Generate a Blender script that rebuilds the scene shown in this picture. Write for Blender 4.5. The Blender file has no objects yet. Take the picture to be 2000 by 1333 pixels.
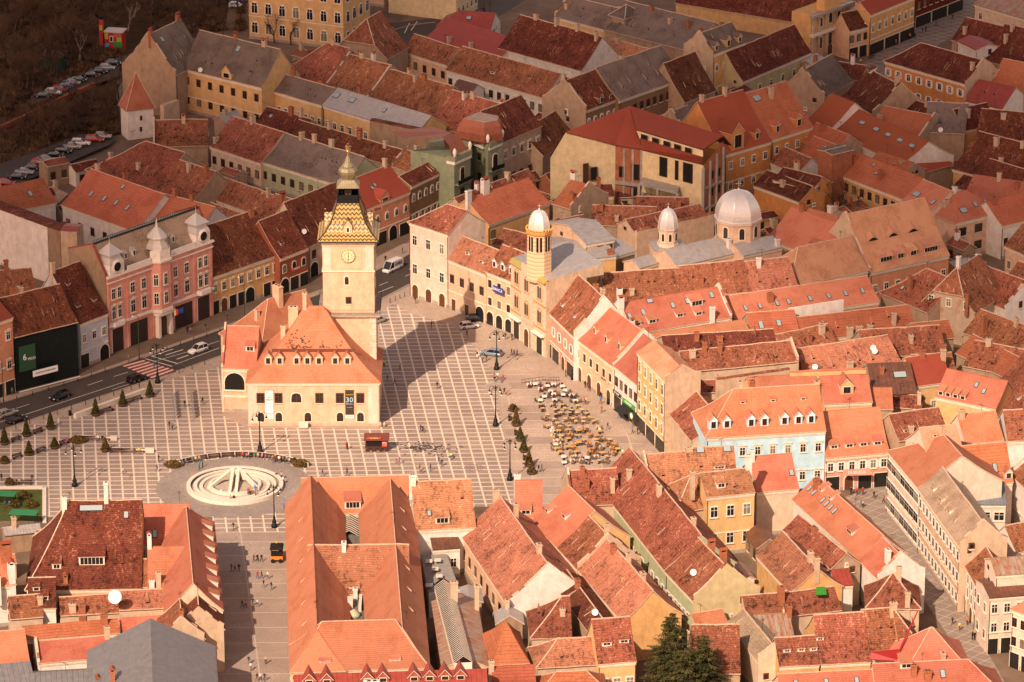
import bpy, math, random
import numpy as np
from mathutils import Vector, Matrix, noise
R = math.radians
rnd = random.Random(7)
sc = bpy.context.scene
# ---------------------------------------------------------------- camera
F, PITCH = 8500.0, R(20.2)
CH = 867 * math.sin(PITCH + math.atan(183.5 / F))
cam = bpy.data.objects.new('camera', bpy.data.cameras.new('camera'))
sc.collection.objects.link(cam); sc.camera = cam
cam.location = (0, 0, CH); cam.rotation_euler = (math.pi / 2 - PITCH, 0, 0)
cam.data.sensor_width = 36; cam.data.lens = 36 * F / 2000; cam.data.clip_start = 5; cam.data.clip_end = 9000
CAM = Vector((0, 0, CH)); UP = Vector((0, math.sin(PITCH), math.cos(PITCH))); FW = Vector((0, math.cos(PITCH), -math.sin(PITCH)))
def ray(u, v): return Vector(((u - 1000) / F, 0, 0)) + UP * (-(v - 666.5) / F) + FW
def G(u, v, z=0.0):
    r = ray(u, v); t = (z - CH) / r.z
    p = CAM + r * t; return Vector((p.x, p.y, z))
def hgt(u, v, vg):
    """height above ground of pixel (u,v) standing over ground pixel row vg"""
    g = G(u, vg); r = ray(u, v); return CH + r.z * g.y / r.y
def pxm(v): return F * math.sin(PITCH + math.atan((v - 666.5) / F)) / CH
# ---------------------------------------------------------------- objects
def link(o, parent=None):
    sc.collection.objects.link(o)
    if parent is not None: o.parent = parent
    return o
LABELS = {}
def tag(o, label, cat, group=None, kind=None):
    o['label'] = label; o['category'] = cat
    if group: o['group'] = group
    if kind: o['kind'] = kind
    return o
def empty(name, loc, rz, label, cat, group=None):
    o = bpy.data.objects.new(name, None); o.location = loc; o.rotation_euler = (0, 0, rz); o.empty_display_size = .5
    link(o); return tag(o, label, cat, group)
def new(name, mesh, parent=None, loc=(0, 0, 0), rz=0, sc_=None):
    o = bpy.data.objects.new(name, mesh); o.location = loc; o.rotation_euler = (0, 0, rz)
    if sc_: o.scale = sc_
    return link(o, parent)
class MB:
    def __init__(s): s.v = []; s.f = []; s.m = []; s.mats = []; s.sm = []
    def mi(s, mat):
        if mat not in s.mats: s.mats.append(mat)
        return s.mats.index(mat)
    def poly(s, pts, mat, smooth=False):
        b = len(s.v); s.v += [tuple(p) for p in pts]; s.f.append(tuple(range(b, b + len(pts)))); s.m.append(s.mi(mat)); s.sm.append(smooth)
    def grid(s, rows, mat, smooth=False):
        """rows: list of equal-length point rows"""
        b = len(s.v); n = len(rows[0]); k = s.mi(mat)
        for r in rows: s.v += [tuple(p) for p in r]
        for i in range(len(rows) - 1):
            for j in range(n - 1):
                a = b + i * n + j; s.f.append((a, a + 1, a + n + 1, a + n)); s.m.append(k); s.sm.append(smooth)
    def box(s, x0, y0, z0, x1, y1, z1, mat, tp=0.0):
        b = len(s.v); k = s.mi(mat)
        s.v += [(x0, y0, z0), (x1, y0, z0), (x1, y1, z0), (x0, y1, z0), (x0 + tp, y0 + tp, z1), (x1 - tp, y0 + tp, z1), (x1 - tp, y1 - tp, z1), (x0 + tp, y1 - tp, z1)]
        for q in ((3, 2, 1, 0), (4, 5, 6, 7), (0, 1, 5, 4), (1, 2, 6, 5), (2, 3, 7, 6), (3, 0, 4, 7)):
            s.f.append(tuple(b + i for i in q)); s.m.append(k); s.sm.append(False)
    def cbox(s, cx, cy, z0, z1, wx, wy, mat, tp=0.0): s.box(cx - wx / 2, cy - wy / 2, z0, cx + wx / 2, cy + wy / 2, z1, mat, tp)
    def lathe(s, prof, n, mat, cx=0, cy=0, ph=0, smooth=True, sx=1, sy=1, cap=True):
        b = len(s.v); k = s.mi(mat)
        for r, z in prof:
            for i in range(n):
                a = ph + 2 * math.pi * i / n; s.v.append((cx + r * sx * math.cos(a), cy + r * sy * math.sin(a), z))
        for j in range(len(prof) - 1):
            for i in range(n):
                s.f.append((b + j * n + i, b + j * n + (i + 1) % n, b + (j + 1) * n + (i + 1) % n, b + (j + 1) * n + i)); s.m.append(k); s.sm.append(smooth)
        if cap:
            s.f.append(tuple(b + i for i in range(n))[::-1]); s.m.append(k); s.sm.append(False)
            e = b + (len(prof) - 1) * n; s.f.append(tuple(e + i for i in range(n))); s.m.append(k); s.sm.append(False)
    def bar(s, p, q, r, mat, r2=None, n=4):
        p = Vector(p); q = Vector(q); d = q - p
        if d.length < 1e-4: return
        a = d.cross(Vector((0, 0, 1)));
        if a.length < 1e-3: a = Vector((1, 0, 0))
        a.normalize(); c = d.cross(a).normalized(); r2 = r if r2 is None else r2
        b = len(s.v); k = s.mi(mat)
        for P, rr in ((p, r), (q, r2)):
            for i in range(n):
                t = math.pi / 4 + 2 * math.pi * i / n; s.v.append(tuple(P + a * rr * math.cos(t) + c * rr * math.sin(t)))
        for i in range(n):
            s.f.append((b + i, b + (i + 1) % n, b + n + (i + 1) % n, b + n + i)); s.m.append(k); s.sm.append(n > 4)
        s.f.append(tuple(b + i for i in range(n))[::-1]); s.m.append(k); s.sm.append(False)
        s.f.append(tuple(b + n + i for i in range(n))); s.m.append(k); s.sm.append(False)
    def prism(s, poly, z0, z1, mat, topmat=None):
        n = len(poly)
        for i in range(n):
            a, c = poly[i], poly[(i + 1) % n]; s.poly([(a[0], a[1], z0), (c[0], c[1], z0), (c[0], c[1], z1), (a[0], a[1], z1)], mat)
        s.poly([(p[0], p[1], z1) for p in poly], topmat or mat)
    def mesh(s, name):
        me = bpy.data.meshes.new(name); me.from_pydata(s.v, [], s.f)
        for m in s.mats: me.materials.append(m)
        me.polygons.foreach_set('material_index', s.m); me.polygons.foreach_set('use_smooth', s.sm)
        nv = len(me.loops)
        if nv:
            nr = np.empty(len(me.polygons) * 3); me.polygons.foreach_get('normal', nr); nr = nr.reshape(-1, 3)
            lt = np.empty(len(me.polygons), np.int32); me.polygons.foreach_get('loop_total', lt)
            vi = np.empty(nv, np.int32); me.loops.foreach_get('vertex_index', vi)
            co = np.array(s.v)[vi]; n = np.repeat(nr, lt, axis=0)
            h = np.stack([-n[:, 1], n[:, 0], np.zeros(nv)], 1); L = np.linalg.norm(h, axis=1); flat = L < .05
            h[flat] = (1, 0, 0); L[flat] = 1; h /= L[:, None]; w = np.cross(n, h)
            uv = np.stack([(co * h).sum(1), (co * w).sum(1)], 1)
            me.uv_layers.new(name='UVMap').data.foreach_set('uv', uv.ravel())
        me.update(); return me
    def obj(s, name, parent=None, loc=(0, 0, 0), rz=0):
        return new(name, s.mesh(name), parent, loc, rz)
# ---------------------------------------------------------------- materials
class NT:
    def __init__(s, name):
        s.m = bpy.data.materials.new(name); s.m.use_nodes = True; s.n = s.m.node_tree.nodes; s.l = s.m.node_tree.links
        s.b = s.n['Principled BSDF']
    def nd(s, t, ins=None, **kw):
        x = s.n.new(t)
        for k, v in kw.items(): setattr(x, k, v)
        for k, v in (ins or {}).items():
            if isinstance(v, bpy.types.NodeSocket): s.l.new(v, x.inputs[k])
            else: x.inputs[k].default_value = v
        return x
    def mix(s, a, b, f, mode='MIX'):
        x = s.n.new('ShaderNodeMix'); x.data_type = 'RGBA'; x.blend_type = mode
        for i, v in ((0, f), (6, a), (7, b)):
            if isinstance(v, bpy.types.NodeSocket): s.l.new(v, x.inputs[i])
            else: x.inputs[i].default_value = v if i == 0 else (*v, 1) if len(v) == 3 else v
        return x.outputs[2]
    def math(s, op, a, b=0.0, c=0.0):
        x = s.n.new('ShaderNodeMath'); x.operation = op
        for i, v in enumerate((a, b, c)):
            if isinstance(v, bpy.types.NodeSocket): s.l.new(v, x.inputs[i])
            else: x.inputs[i].default_value = v
        return x.outputs[0]
    def ramp(s, f, stops):
        x = s.n.new('ShaderNodeValToRGB'); s.l.new(f, x.inputs[0]); e = x.color_ramp.elements
        while len(e) < len(stops): e.new(.5)
        for i, (p, c) in enumerate(stops): e[i].position = p; e[i].color = (*c, 1) if hasattr(c, '__len__') else (c, c, c, 1)
        return x.outputs[0]
    def noise(s, vec, scale, detail=3, rough=.6, w=None):
        x = s.nd('ShaderNodeTexNoise', {'Scale': scale, 'Detail': detail, 'Roughness': rough}, noise_dimensions='4D' if w is not None else '3D')
        s.l.new(vec, x.inputs['Vector'])
        if w is not None: s.l.new(w, x.inputs['W'])
        return x.outputs[0]
    def out(s, col=None, rough=None, bump=None, bd=.05, metal=None, spec=None):
        if col is not None:
            if isinstance(col, bpy.types.NodeSocket): s.l.new(col, s.b.inputs['Base Color'])
            else: s.b.inputs['Base Color'].default_value = (*col, 1)
        if rough is not None:
            if isinstance(rough, bpy.types.NodeSocket): s.l.new(rough, s.b.inputs['Roughness'])
            else: s.b.inputs['Roughness'].default_value = rough
        if metal is not None: s.b.inputs['Metallic'].default_value = metal
        if spec is not None: s.b.inputs['Specular IOR Level'].default_value = spec
        if bump is not None:
            x = s.nd('ShaderNodeBump', {'Strength': 1.0, 'Distance': bd}); s.l.new(bump, x.inputs['Height']); s.l.new(x.outputs[0], s.b.inputs['Normal'])
        return s.m
CACHE = {}
def memo(fn):
    def g(*a):
        k = (fn.__name__,) + a
        if k not in CACHE: CACHE[k] = fn(*a)
        return CACHE[k]
    return g
@memo
def plain(name, col, rough=.7, metal=0.0, spec=.3):
    t = NT(name); return t.out(col, rough, metal=metal, spec=spec)
@memo
def uneven(name, col, rough=.8, amt=.25, scale=1.5):
    t = NT(name); tc = t.nd('ShaderNodeTexCoord'); oi = t.nd('ShaderNodeObjectInfo')
    n = t.noise(tc.outputs['Object'], scale, 4, .65, oi.outputs['Random'])
    c = t.mix(tuple(x * (1 - amt) for x in col), tuple(min(1, x * (1 + amt)) for x in col), t.ramp(n, [(.3, 0), (.7, 1)]))
    return t.out(c, rough, spec=.2)
# roofs: (base, dark, pale, kind)
ROOFS = {
 'old':  ((.27, .094, .052), (.055, .021, .014), (.54, .25, .16), .95, .42),
 'oldl': ((.40, .165, .095), (.13, .052, .030), (.66, .37, .25), .8, .42),
 'dark': ((.140, .040, .022), (.030, .012, .009), (.33, .14, .085), 1.0, .40),
 'pink': ((.56, .27, .165), (.40, .17, .095), (.70, .40, .28), .4, .34),
 'new':  ((.46, .172, .104), (.38, .115, .062), (.64, .27, .16), .34, .34),
 'red':  ((.30, .075, .040), (.28, .066, .032), (.46, .145, .08), .34, .34),
 'rib':  ((.40, .130, .070), (.30, .085, .042), (.60, .26, .15), .42, .62),
 'slate': ((.185, .140, .115), (.105, .075, .060), (.32, .25, .20), .4, .45),
 'slatel': ((.36, .26, .185), (.22, .15, .105), (.48, .36, .27), .4, .5),
}
@memo
def roofmat(kind):
    base, dark, pale, var, rowh = ROOFS[kind]
    t = NT('roof_tiles_' + kind); tc = t.nd('ShaderNodeTexCoord'); oi = t.nd('ShaderNodeObjectInfo'); rd = oi.outputs['Random']
    uv = tc.outputs['UV']; ob = tc.outputs['Object']
    rowsvis = {'rib': .5, 'red': .3, 'new': .34}.get(kind, .16)
    br = t.nd('ShaderNodeTexBrick', {'Color1': (0, 0, 0, 1), 'Color2': (1, 1, 1, 1), 'Mortar': (.35, .35, .35, 1), 'Scale': 1.0, 'Mortar Size': .035, 'Mortar Smooth': .3, 'Bias': 0.0, 'Brick Width': .30 if kind != 'rib' else .36, 'Row Height': rowh})
    br.offset = .5; t.l.new(uv, br.inputs['Vector'])
    # tile to tile variation, patches of moss and renewal, streaks running down the slope
    mp = t.nd('ShaderNodeMapping', {'Scale': (1.4, .32, 1)}); t.l.new(uv, mp.inputs['Vector'])
    st = t.noise(mp.outputs[0], 1.0, 5, .7, rd)
    big = t.noise(ob, .22, 4, .6, rd); fine = t.noise(ob, 1.7, 5, .8, rd)
    v = var
    f = t.math('ADD', t.math('MULTIPLY', br.outputs['Color'], .34 * v + .03), t.math('MULTIPLY', t.math('SUBTRACT', fine, .5), 2.3 * v))
    f = t.math('ADD', f, .30 + .1 * v)
    f = t.math('ADD', f, t.math('MULTIPLY', t.math('SUBTRACT', st, .5), 1.1 * v + .05))
    f = t.math('ADD', f, t.math('MULTIPLY', t.math('SUBTRACT', big, .5), 1.3))
    c = t.ramp(f, [(.12, dark), (.5 if v > .35 else .45, base), (.78 + .3 * (1 - v) * .3, base), (1.0, pale)])
    if v > .5:   # missing or replaced tiles, lichen dots
        sp = t.nd('ShaderNodeTexVoronoi', {'Scale': 1.3}, feature='F1'); t.l.new(ob, sp.inputs['Vector'])
        spk = t.ramp(t.math('ADD', sp.outputs['Distance'], t.math('MULTIPLY', fine, .25)), [(.19, 1), (.25, 0)])
        c = t.mix(c, tuple(min(1, x * 1.25) for x in pale), t.math('MULTIPLY', spk, t.math('GREATER_THAN', t.math('ADD', big, t.math('MULTIPLY', rd, .1)), .46)))
        sp2 = t.nd('ShaderNodeTexVoronoi', {'Scale': .9}, feature='F1'); t.l.new(tc.outputs['Generated'] if False else uv, sp2.inputs['Vector'])
        spk2 = t.ramp(t.math('ADD', sp2.outputs['Distance'], t.math('MULTIPLY', fine, .35)), [(.27, 1), (.33, 0)])
        c = t.mix(c, dark, t.math('MULTIPLY', spk2, .7))
    # course lines
    rp = t.noise(uv, .16, 2, .5, rd); c = t.mix(c, tuple(min(1, x * 1.35) for x in base), t.math('MULTIPLY', t.ramp(rp, [(.60, 0), (.62, 1)]), .45 if v > .7 else .12))
    wv = t.nd('ShaderNodeSeparateXYZ'); t.l.new(uv, wv.inputs[0])
    row = t.math('FRACT', t.math('DIVIDE', wv.outputs[1], rowh))
    line = t.ramp(row, [(0, 1), (.18, .0), (.86, 0), (1, 1)])
    c = t.mix(c, tuple(x * .45 for x in base), t.math('MULTIPLY', line, rowsvis))
    # whole roof tint
    hs = t.nd('ShaderNodeHueSaturation', {'Saturation': 1.0}); t.l.new(c, hs.inputs['Color'])
    t.l.new(t.math('ADD', t.math('MULTIPLY', rd, .35), .83), hs.inputs['Value'])
    r2 = t.math('FRACT', t.math('MULTIPLY', rd, 7.31)); t.l.new(t.math('ADD', t.math('MULTIPLY', r2, .018), .492), hs.inputs['Hue'])
    bump = t.math('ADD', t.math('MULTIPLY', row, .6), t.math('ADD', t.math('MULTIPLY', br.outputs['Fac'], -.5), t.math('MULTIPLY', fine, 1.6 * v + .2)))
    return t.out(hs.outputs[0], .85, bump, .07 if v > .5 else .035, spec=.15)
@memo
def metalroof(name, col, rust=0.0, seam=.6, rough=.45, metal=.3):
    t = NT('sheet_' + name); tc = t.nd('ShaderNodeTexCoord'); oi = t.nd('ShaderNodeObjectInfo'); uv = tc.outputs['UV']
    sx = t.nd('ShaderNodeSeparateXYZ'); t.l.new(uv, sx.inputs[0])
    fr = t.math('FRACT', t.math('DIVIDE', sx.outputs[0], seam)); ln = t.ramp(fr, [(0, 1), (.12, 0), (.9, 0), (1, 1)])
    fy = t.math('FRACT', t.math('DIVIDE', sx.outputs[1], seam * 2.6)); ly = t.ramp(fy, [(0, 1), (.05, 0), (.97, 0), (1, 1)])
    n = t.noise(tc.outputs['Object'], .9, 4, .65, oi.outputs['Random'])
    mp = t.nd('ShaderNodeMapping', {'Scale': (1.6, .3, 1)}); t.l.new(uv, mp.inputs['Vector']); st = t.noise(mp.outputs[0], 1.0, 5, .7, oi.outputs['Random'])
    c = t.mix(tuple(x * .78 for x in col), tuple(min(1, x * 1.18) for x in col), t.ramp(n, [(.3, 0), (.7, 1)]))
    if rust: c = t.mix(c, (.38, .13, .05), t.math('MULTIPLY', t.ramp(t.math('ADD', t.math('MULTIPLY', st, .6), t.math('MULTIPLY', n, .4)), [(.56 - .14 * rust, 0), (.66 - .1 * rust, 1)]), min(1, rust)))
    c = t.mix(c, tuple(x * .45 for x in col), t.math('MULTIPLY', t.math('MAXIMUM', ln, t.math('MULTIPLY', ly, .5)), .5))
    return t.out(c, t.math('ADD', t.math('MULTIPLY', n, .3), rough - .15), t.math('ADD', ln, t.math('MULTIPLY', n, .6)), .04, metal=metal)
@memo
def stripe(name, col, period=.6):
    t = NT(name); return t.out(col, .6)
def RM(k):
    if k in ROOFS: return roofmat(k)
    return {'zinc': lambda: metalroof('zinc', (.42, .38, .36), .15), 'rust': lambda: metalroof('rusty', (.45, .38, .30), .95, .9),
            'grey': lambda: metalroof('grey', (.21, .20, .205), 0, .9, .5), 'redm': lambda: metalroof('dark_red', (.30, .052, .035), 0, .9, .5, .1),
            'blue': lambda: metalroof('blue_grey', (.20, .23, .26), .1), 'copper': lambda: metalroof('copper', (.33, .10, .055), 0, .5, .4, .35),
            'asph': lambda: uneven('flat_roof_felt', (.14, .12, .11), .9), 'brown': lambda: metalroof('brown', (.16, .07, .045), .3, .8)}[k]()
WALLS = {'cream': (.64, .48, .35), 'creamy': (.66, .52, .42), 'yellow': (.64, .41, .19), 'ochre': (.62, .36, .15), 'white': (.70, .64, .58), 'tan': (.40, .28, .19),
 'dtan': (.30, .205, .135), 'green': (.25, .275, .175), 'lime': (.42, .44, .27), 'pinkc': (.66, .30, .23), 'pink': (.74, .50, .38), 'salmon': (.60, .27, .155), 'brick': (.40, .155, .085), 'blue': (.46, .66, .76),
 'pblue': (.50, .52, .56), 'orange': (.60, .26, .085), 'peach': (.66, .43, .28), 'brown': (.25, .15, .085), 'grey': (.34, .29, .25), 'olive': (.50, .42, .24), 'black': (.012, .016, .014),
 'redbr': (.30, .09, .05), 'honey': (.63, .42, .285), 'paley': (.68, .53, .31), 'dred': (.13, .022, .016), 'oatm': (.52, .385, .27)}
@memo
def wallmat(k):
    col = WALLS[k]; t = NT('plaster_' + k); tc = t.nd('ShaderNodeTexCoord'); oi = t.nd('ShaderNodeObjectInfo'); rd = oi.outputs['Random']
    uv = tc.outputs['UV']; worn = {'tan': .9, 'dtan': .9, 'oatm': .8, 'brick': .7, 'brown': .6, 'ochre': .5, 'orange': .45, 'grey': .7, 'white': .25}.get(k, .25)
    n = t.noise(tc.outputs['Object'], .7, 5, .65, rd); mp = t.nd('ShaderNodeMapping', {'Scale': (.75, .28, 1)}); t.l.new(uv, mp.inputs['Vector'])
    st = t.noise(mp.outputs[0], 1.0, 4, .7, rd)
    c = t.mix(tuple(x * .82 for x in col), tuple(min(.9, x * 1.10) for x in col), t.ramp(n, [(.3, 0), (.65, 1)]))
    c = t.mix(c, tuple(x * .55 * y for x, y in zip(col, (1, .9, .8))), t.math('MULTIPLY', t.ramp(st, [(.48, 0), (.78, 1)]), .3 + .55 * worn))
    if worn > .5:
        pn = t.noise(tc.outputs['Object'], .35, 5, .7, rd)
        c = t.mix(c, (.34, .13, .075) if k != 'grey' else (.5, .45, .4), t.math('MULTIPLY', t.ramp(pn, [(.58, 0), (.66, 1)]), .65))
        bk = t.nd('ShaderNodeTexBrick', {'Scale': 1.0, 'Brick Width': .5, 'Row Height': .25, 'Mortar Size': .03, 'Color1': (1, 1, 1, 1), 'Color2': (.7, .65, .6, 1), 'Mortar': (.75, .7, .62, 1)}); t.l.new(uv, bk.inputs['Vector'])
        if k == 'brick': c = t.mix(c, bk.outputs['Color'], .8, 'MULTIPLY')
    return t.out(c, .9, n, .02, spec=.1)
M = lambda n, c, r=.7, m=0.0, s=.3: plain(n, c, r, m, s)
GLASS = M('window_glass', (.018, .016, .016), .08, 0, .6)
GLASSW = M('curtained_glass', (.20, .17, .13), .2, 0, .5)
WFR = M('white_frame', (.78, .72, .64), .6)
BFR = M('brown_frame', (.10, .04, .02), .5)
TRIM = uneven('stucco_trim', (.72, .62, .48), .85, .15)
MORT = uneven('ridge_mortar', (.56, .40, .29), .9, .3, 2.5)
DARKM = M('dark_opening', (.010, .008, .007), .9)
IRON = M('cast_iron', (.018, .020, .020), .45, .5)
BRICK = wallmat('brick')
# ---------------------------------------------------------------- house kit
@memo
def winmesh(style, w, h, cur=0):
    b = MB(); f = .1; GLASS = globals()['GLASS'] if not cur else GLASSW
    if style in ('r', 'd', 'n', 's', 'p', 'b', 'c'):
        fr = BFR if style in ('b', 'n') else WFR; tr = TRIM if style not in ('n',) else BFR
        b.box(-w/2 - .14, -.07, -h/2 - .14, w/2 + .14, .05, h/2 + .16, tr if style != 'c' else WFR)
        b.box(-w/2, -.10, -h/2, w/2, -.02, h/2, fr)
        for i in (-1, 1):
            x0 = -w/2 + .07 if i < 0 else .045; x1 = x0 + w/2 - .115
            b.box(x0, -.115, -h/2 + .08, x1, -.05, h/2 * .28, GLASS); b.box(x0, -.115, h/2 * .38, x1, -.05, h/2 - .08, GLASS)
        if style == 'p':
            b.box(-w/2 - .3, -.22, h/2 + .28, w/2 + .3, .05, h/2 + .42, TRIM); b.poly([(-w/2 - .3, -.2, h/2 + .42), (w/2 + .3, -.2, h/2 + .42), (0, -.2, h/2 + .8)], TRIM)
        b.box(-w/2 - .2, -.22, -h/2 - .22, w/2 + .2, .05, -h/2 - .12, TRIM)
        if style == 's':
            for i in (-1, 1): b.box(i * (w/2 + .32) - .26, -.12, -h/2, i * (w/2 + .32) + .26, -.06, h/2, WFR)
    if style in ('a', 'A'):
        fr = WFR if style == 'a' else BFR; n = 8
        def arch(ww, hh, y, m):
            pts = [(-ww/2, y, -hh/2), (ww/2, y, -hh/2)] + [(ww/2 * math.cos(math.pi * i / n), y, hh/2 - ww/2 + ww/2 * math.sin(math.pi * i / n)) for i in range(n + 1)]
            b.poly(pts, m)
            for i in range(len(pts)):
                p, q = pts[i], pts[(i + 1) % len(pts)]; b.poly([p, (p[0], .05, p[2]), (q[0], .05, q[2]), q], m)
        arch(w + .4, h + .4, -.07, TRIM); arch(w, h, -.10, fr); 
        for i in (-1, 1): b.box(min(i * .05, i * (w/2 - .1)), -.12, -h/2 + .1, max(i * .05, i * (w/2 - .1)), -.08, h/2 - w/2 - .05, GLASS)
        for i in (-1, 1): b.box(min(i * .05, i * (w/2 - .22)), -.12, h/2 - w/2 + .03, max(i * .05, i * (w/2 - .22)), -.08, h/2 - .22, GLASS)
    return b.mesh('window')
@memo
def doormesh(style, w, h):
    b = MB(); n = 8
    dm = {'w': M('shop_front', (.02, .018, .016), .2), 'd': M('door_wood', (.11, .045, .02), .5), 'g': DARKM}[style[0]]
    if len(style) > 1:
        def arch(ww, hh, y, m):
            pts = [(-ww/2, y, 0), (ww/2, y, 0)] + [(ww/2 * math.cos(math.pi * i / n), y, hh - ww/2 + ww/2 * math.sin(math.pi * i / n)) for i in range(n + 1)]
            b.poly(pts, m)
            for i in range(len(pts)):
                p, q = pts[i], pts[(i + 1) % len(pts)]; b.poly([p, (p[0], .05, p[2]), (q[0], .05, q[2]), q], m)
        arch(w + .5, h + .3, -.08, TRIM); arch(w, h, -.11, dm)
    else:
        b.box(-w/2 - .15, -.08, 0, w/2 + .15, .05, h + .15, TRIM); b.box(-w/2, -.12, 0, w/2, .04, h, dm)
    if style[0] == 'd': b.box(-.03, -.14, 0, .03, -.05, h * .75, BFR)
    return b.mesh('door')
@memo
def chimmesh(kind, w, d, h):
    b = MB(); m = {'w': wallmat('white'), 't': wallmat('oatm'), 'b': BRICK, 'p': wallmat('honey')}[kind[0]]
    b.cbox(0, 0, -3, h, w, d, m)
    if kind[-1] == 'h':   # little hood on posts
        for sx in (-1, 1):
            for sy in (-1, 1): b.cbox(sx * (w/2 - .1), sy * (d/2 - .1), h, h + .35, .18, .18, m)
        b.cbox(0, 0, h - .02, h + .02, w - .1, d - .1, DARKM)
        c = roofmat('red'); e = .12
        b.poly([(-w/2 - e, -d/2 - e, h + .35), (w/2 + e, -d/2 - e, h + .35), (w/2 + e, 0, h + .75), (-w/2 - e, 0, h + .75)], c)
        b.poly([(w/2 + e, d/2 + e, h + .35), (-w/2 - e, d/2 + e, h + .35), (-w/2 - e, 0, h + .75), (w/2 + e, 0, h + .75)], c)
        for s in (-1, 1): b.poly([(s * (w/2 + e * .5), -d/2, h + .35), (s * (w/2 + e * .5), d/2, h + .35), (s * (w/2 + e * .5), 0, h + .7)][::s], m)
    else:
        b.cbox(0, 0, h - .25, h - .05, w + .2, d + .2, m); b.cbox(0, 0, h - .05, h + .06, w - .06, d - .06, m)
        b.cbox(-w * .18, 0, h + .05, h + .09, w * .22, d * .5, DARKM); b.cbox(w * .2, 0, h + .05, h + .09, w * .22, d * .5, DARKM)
    return b.mesh('chimney')
@memo
def dormmesh(kind, w, h, tn, roofk, wallk):
    """dormer whose front foot is the origin; roof slope tangent tn; roof rises towards +y"""
    b = MB(); rm = RM(roofk); wm = wallmat(wallk); D = h / tn
    if kind == 'g' or kind == 'G':   # gabled
        b.box(-w/2, 0, -.4, w/2, D, h, wm); gh = w * .55; e = .18
        DD = (h + gh) / tn
        b.poly([(-w/2, 0, h), (w/2, 0, h), (0, 0, h + gh)], wm)
        for s in (-1, 1):
            A = [(s * (w/2 + e), -e, h - e * 1.1), (s * (w/2 + e), D, h - e * 1.1), (0, DD + .3, h + gh + .02), (0, -e, h + gh + .02)]
            b.poly(A if s > 0 else A[::-1], rm); A2 = [(p[0], p[1], p[2] - .1) for p in A]; b.poly(A2[::-1] if s > 0 else A2, WFR if kind == 'G' else wm)
            b.poly([A[3], A[0], A2[0], A2[3]], WFR if kind == 'G' else MORT)
        ww, wh = w * .55, h * .72
        b.box(-ww/2 - .08, -.07, h * .12 - .06, ww/2 + .08, .02, h * .12 + wh + .08, WFR); b.box(-ww/2, -.09, h * .12, ww/2, 0, h * .12 + wh, BFR)
        for s in (-1, 1): b.box(min(s * .04, s * (ww/2 - .06)), -.11, h * .12 + .08, max(s * .04, s * (ww/2 - .06)), -.05, h * .12 + wh - .08, GLASS)
    if kind in ('s', 'S'):   # shed, long roof running back up the slope
        t2 = tn * .42; DD = h / (tn - t2); e = .15
        top = lambda y: h + y * t2
        for s in (-1, 1): b.poly([(s * w/2, 0, -.3), (s * w/2, 0, h), (s * w/2, DD, h + DD * t2), (s * w/2, DD, h + DD * t2 - .4)][::s], WFR if kind == 'S' else wm)
        b.poly([(-w/2, 0, -.3), (w/2, 0, -.3), (w/2, 0, h), (-w/2, 0, h)], wm)
        b.box(-w/2 + .18, -.05, .12, w/2 - .18, .02, h - .1, WFR if w > 1.2 else DARKM); n = max(2, round(w / .8))
        for i in range(n):
            x0 = -w/2 + .24 + i * (w - .48) / n; b.box(x0 + .04, -.08, .2, x0 + (w - .48) / n - .04, 0, h - .18, GLASS if w > 1.2 else DARKM)
        A = [(-w/2 - e, -e, top(-e) + .02), (w/2 + e, -e, top(-e) + .02), (w/2 + e, DD + .2, top(DD + .2)), (-w/2 - e, DD + .2, top(DD + .2))]
        b.poly(A, rm); B = [(p[0], p[1], p[2] - .12) for p in A]; b.poly(B[::-1], wm); b.poly([B[0], B[1], A[1], A[0]], MORT)
        b.poly([B[1], B[2], A[2], A[1]], MORT); b.poly([B[3], B[0], A[0], A[3]], MORT)
    if kind == 'v':   # small tile vent: open mouth under a raised tongue
        h = .32; w = .5; t2 = tn * .62; DD = h / (tn - t2) * 1.6
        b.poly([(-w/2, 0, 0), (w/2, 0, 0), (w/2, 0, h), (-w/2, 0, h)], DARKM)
        b.poly([(-w/2 - .05, -.06, h), (w/2 + .05, -.06, h), (.1, DD, DD * tn + .03), (-.1, DD, DD * tn + .03)], rm)
        for s in (-1, 1): b.poly([(s * (w/2 + .04), -.05, -.02), (s * (w/2 + .04), -.05, h), (s * .1, DD, DD * tn + .03), (s * .12, DD, DD * tn - .03)][::s], MORT)
    if kind == 'e':   # eyebrow
        n = 10; pts = [(-w/2 + w * i / n, 0, h * .9 * math.sin(math.pi * i / n) ** 1.5) for i in range(n + 1)]
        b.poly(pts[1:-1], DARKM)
        for i in range(n):
            p, q = pts[i], pts[i + 1]
            b.poly([(p[0], -.05, p[2] + .06), (q[0], -.05, q[2] + .06), (q[0], q[2] / tn * 2 + .3, q[2] * 2 + .3 * tn + .02), (p[0], p[2] / tn * 2 + .3, p[2] * 2 + .3 * tn + .02)], rm)
            b.poly([(p[0], -.05, p[2]), (q[0], -.05, q[2]), (q[0], -.05, q[2] + .06), (p[0], -.05, p[2] + .06)], MORT)
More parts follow.
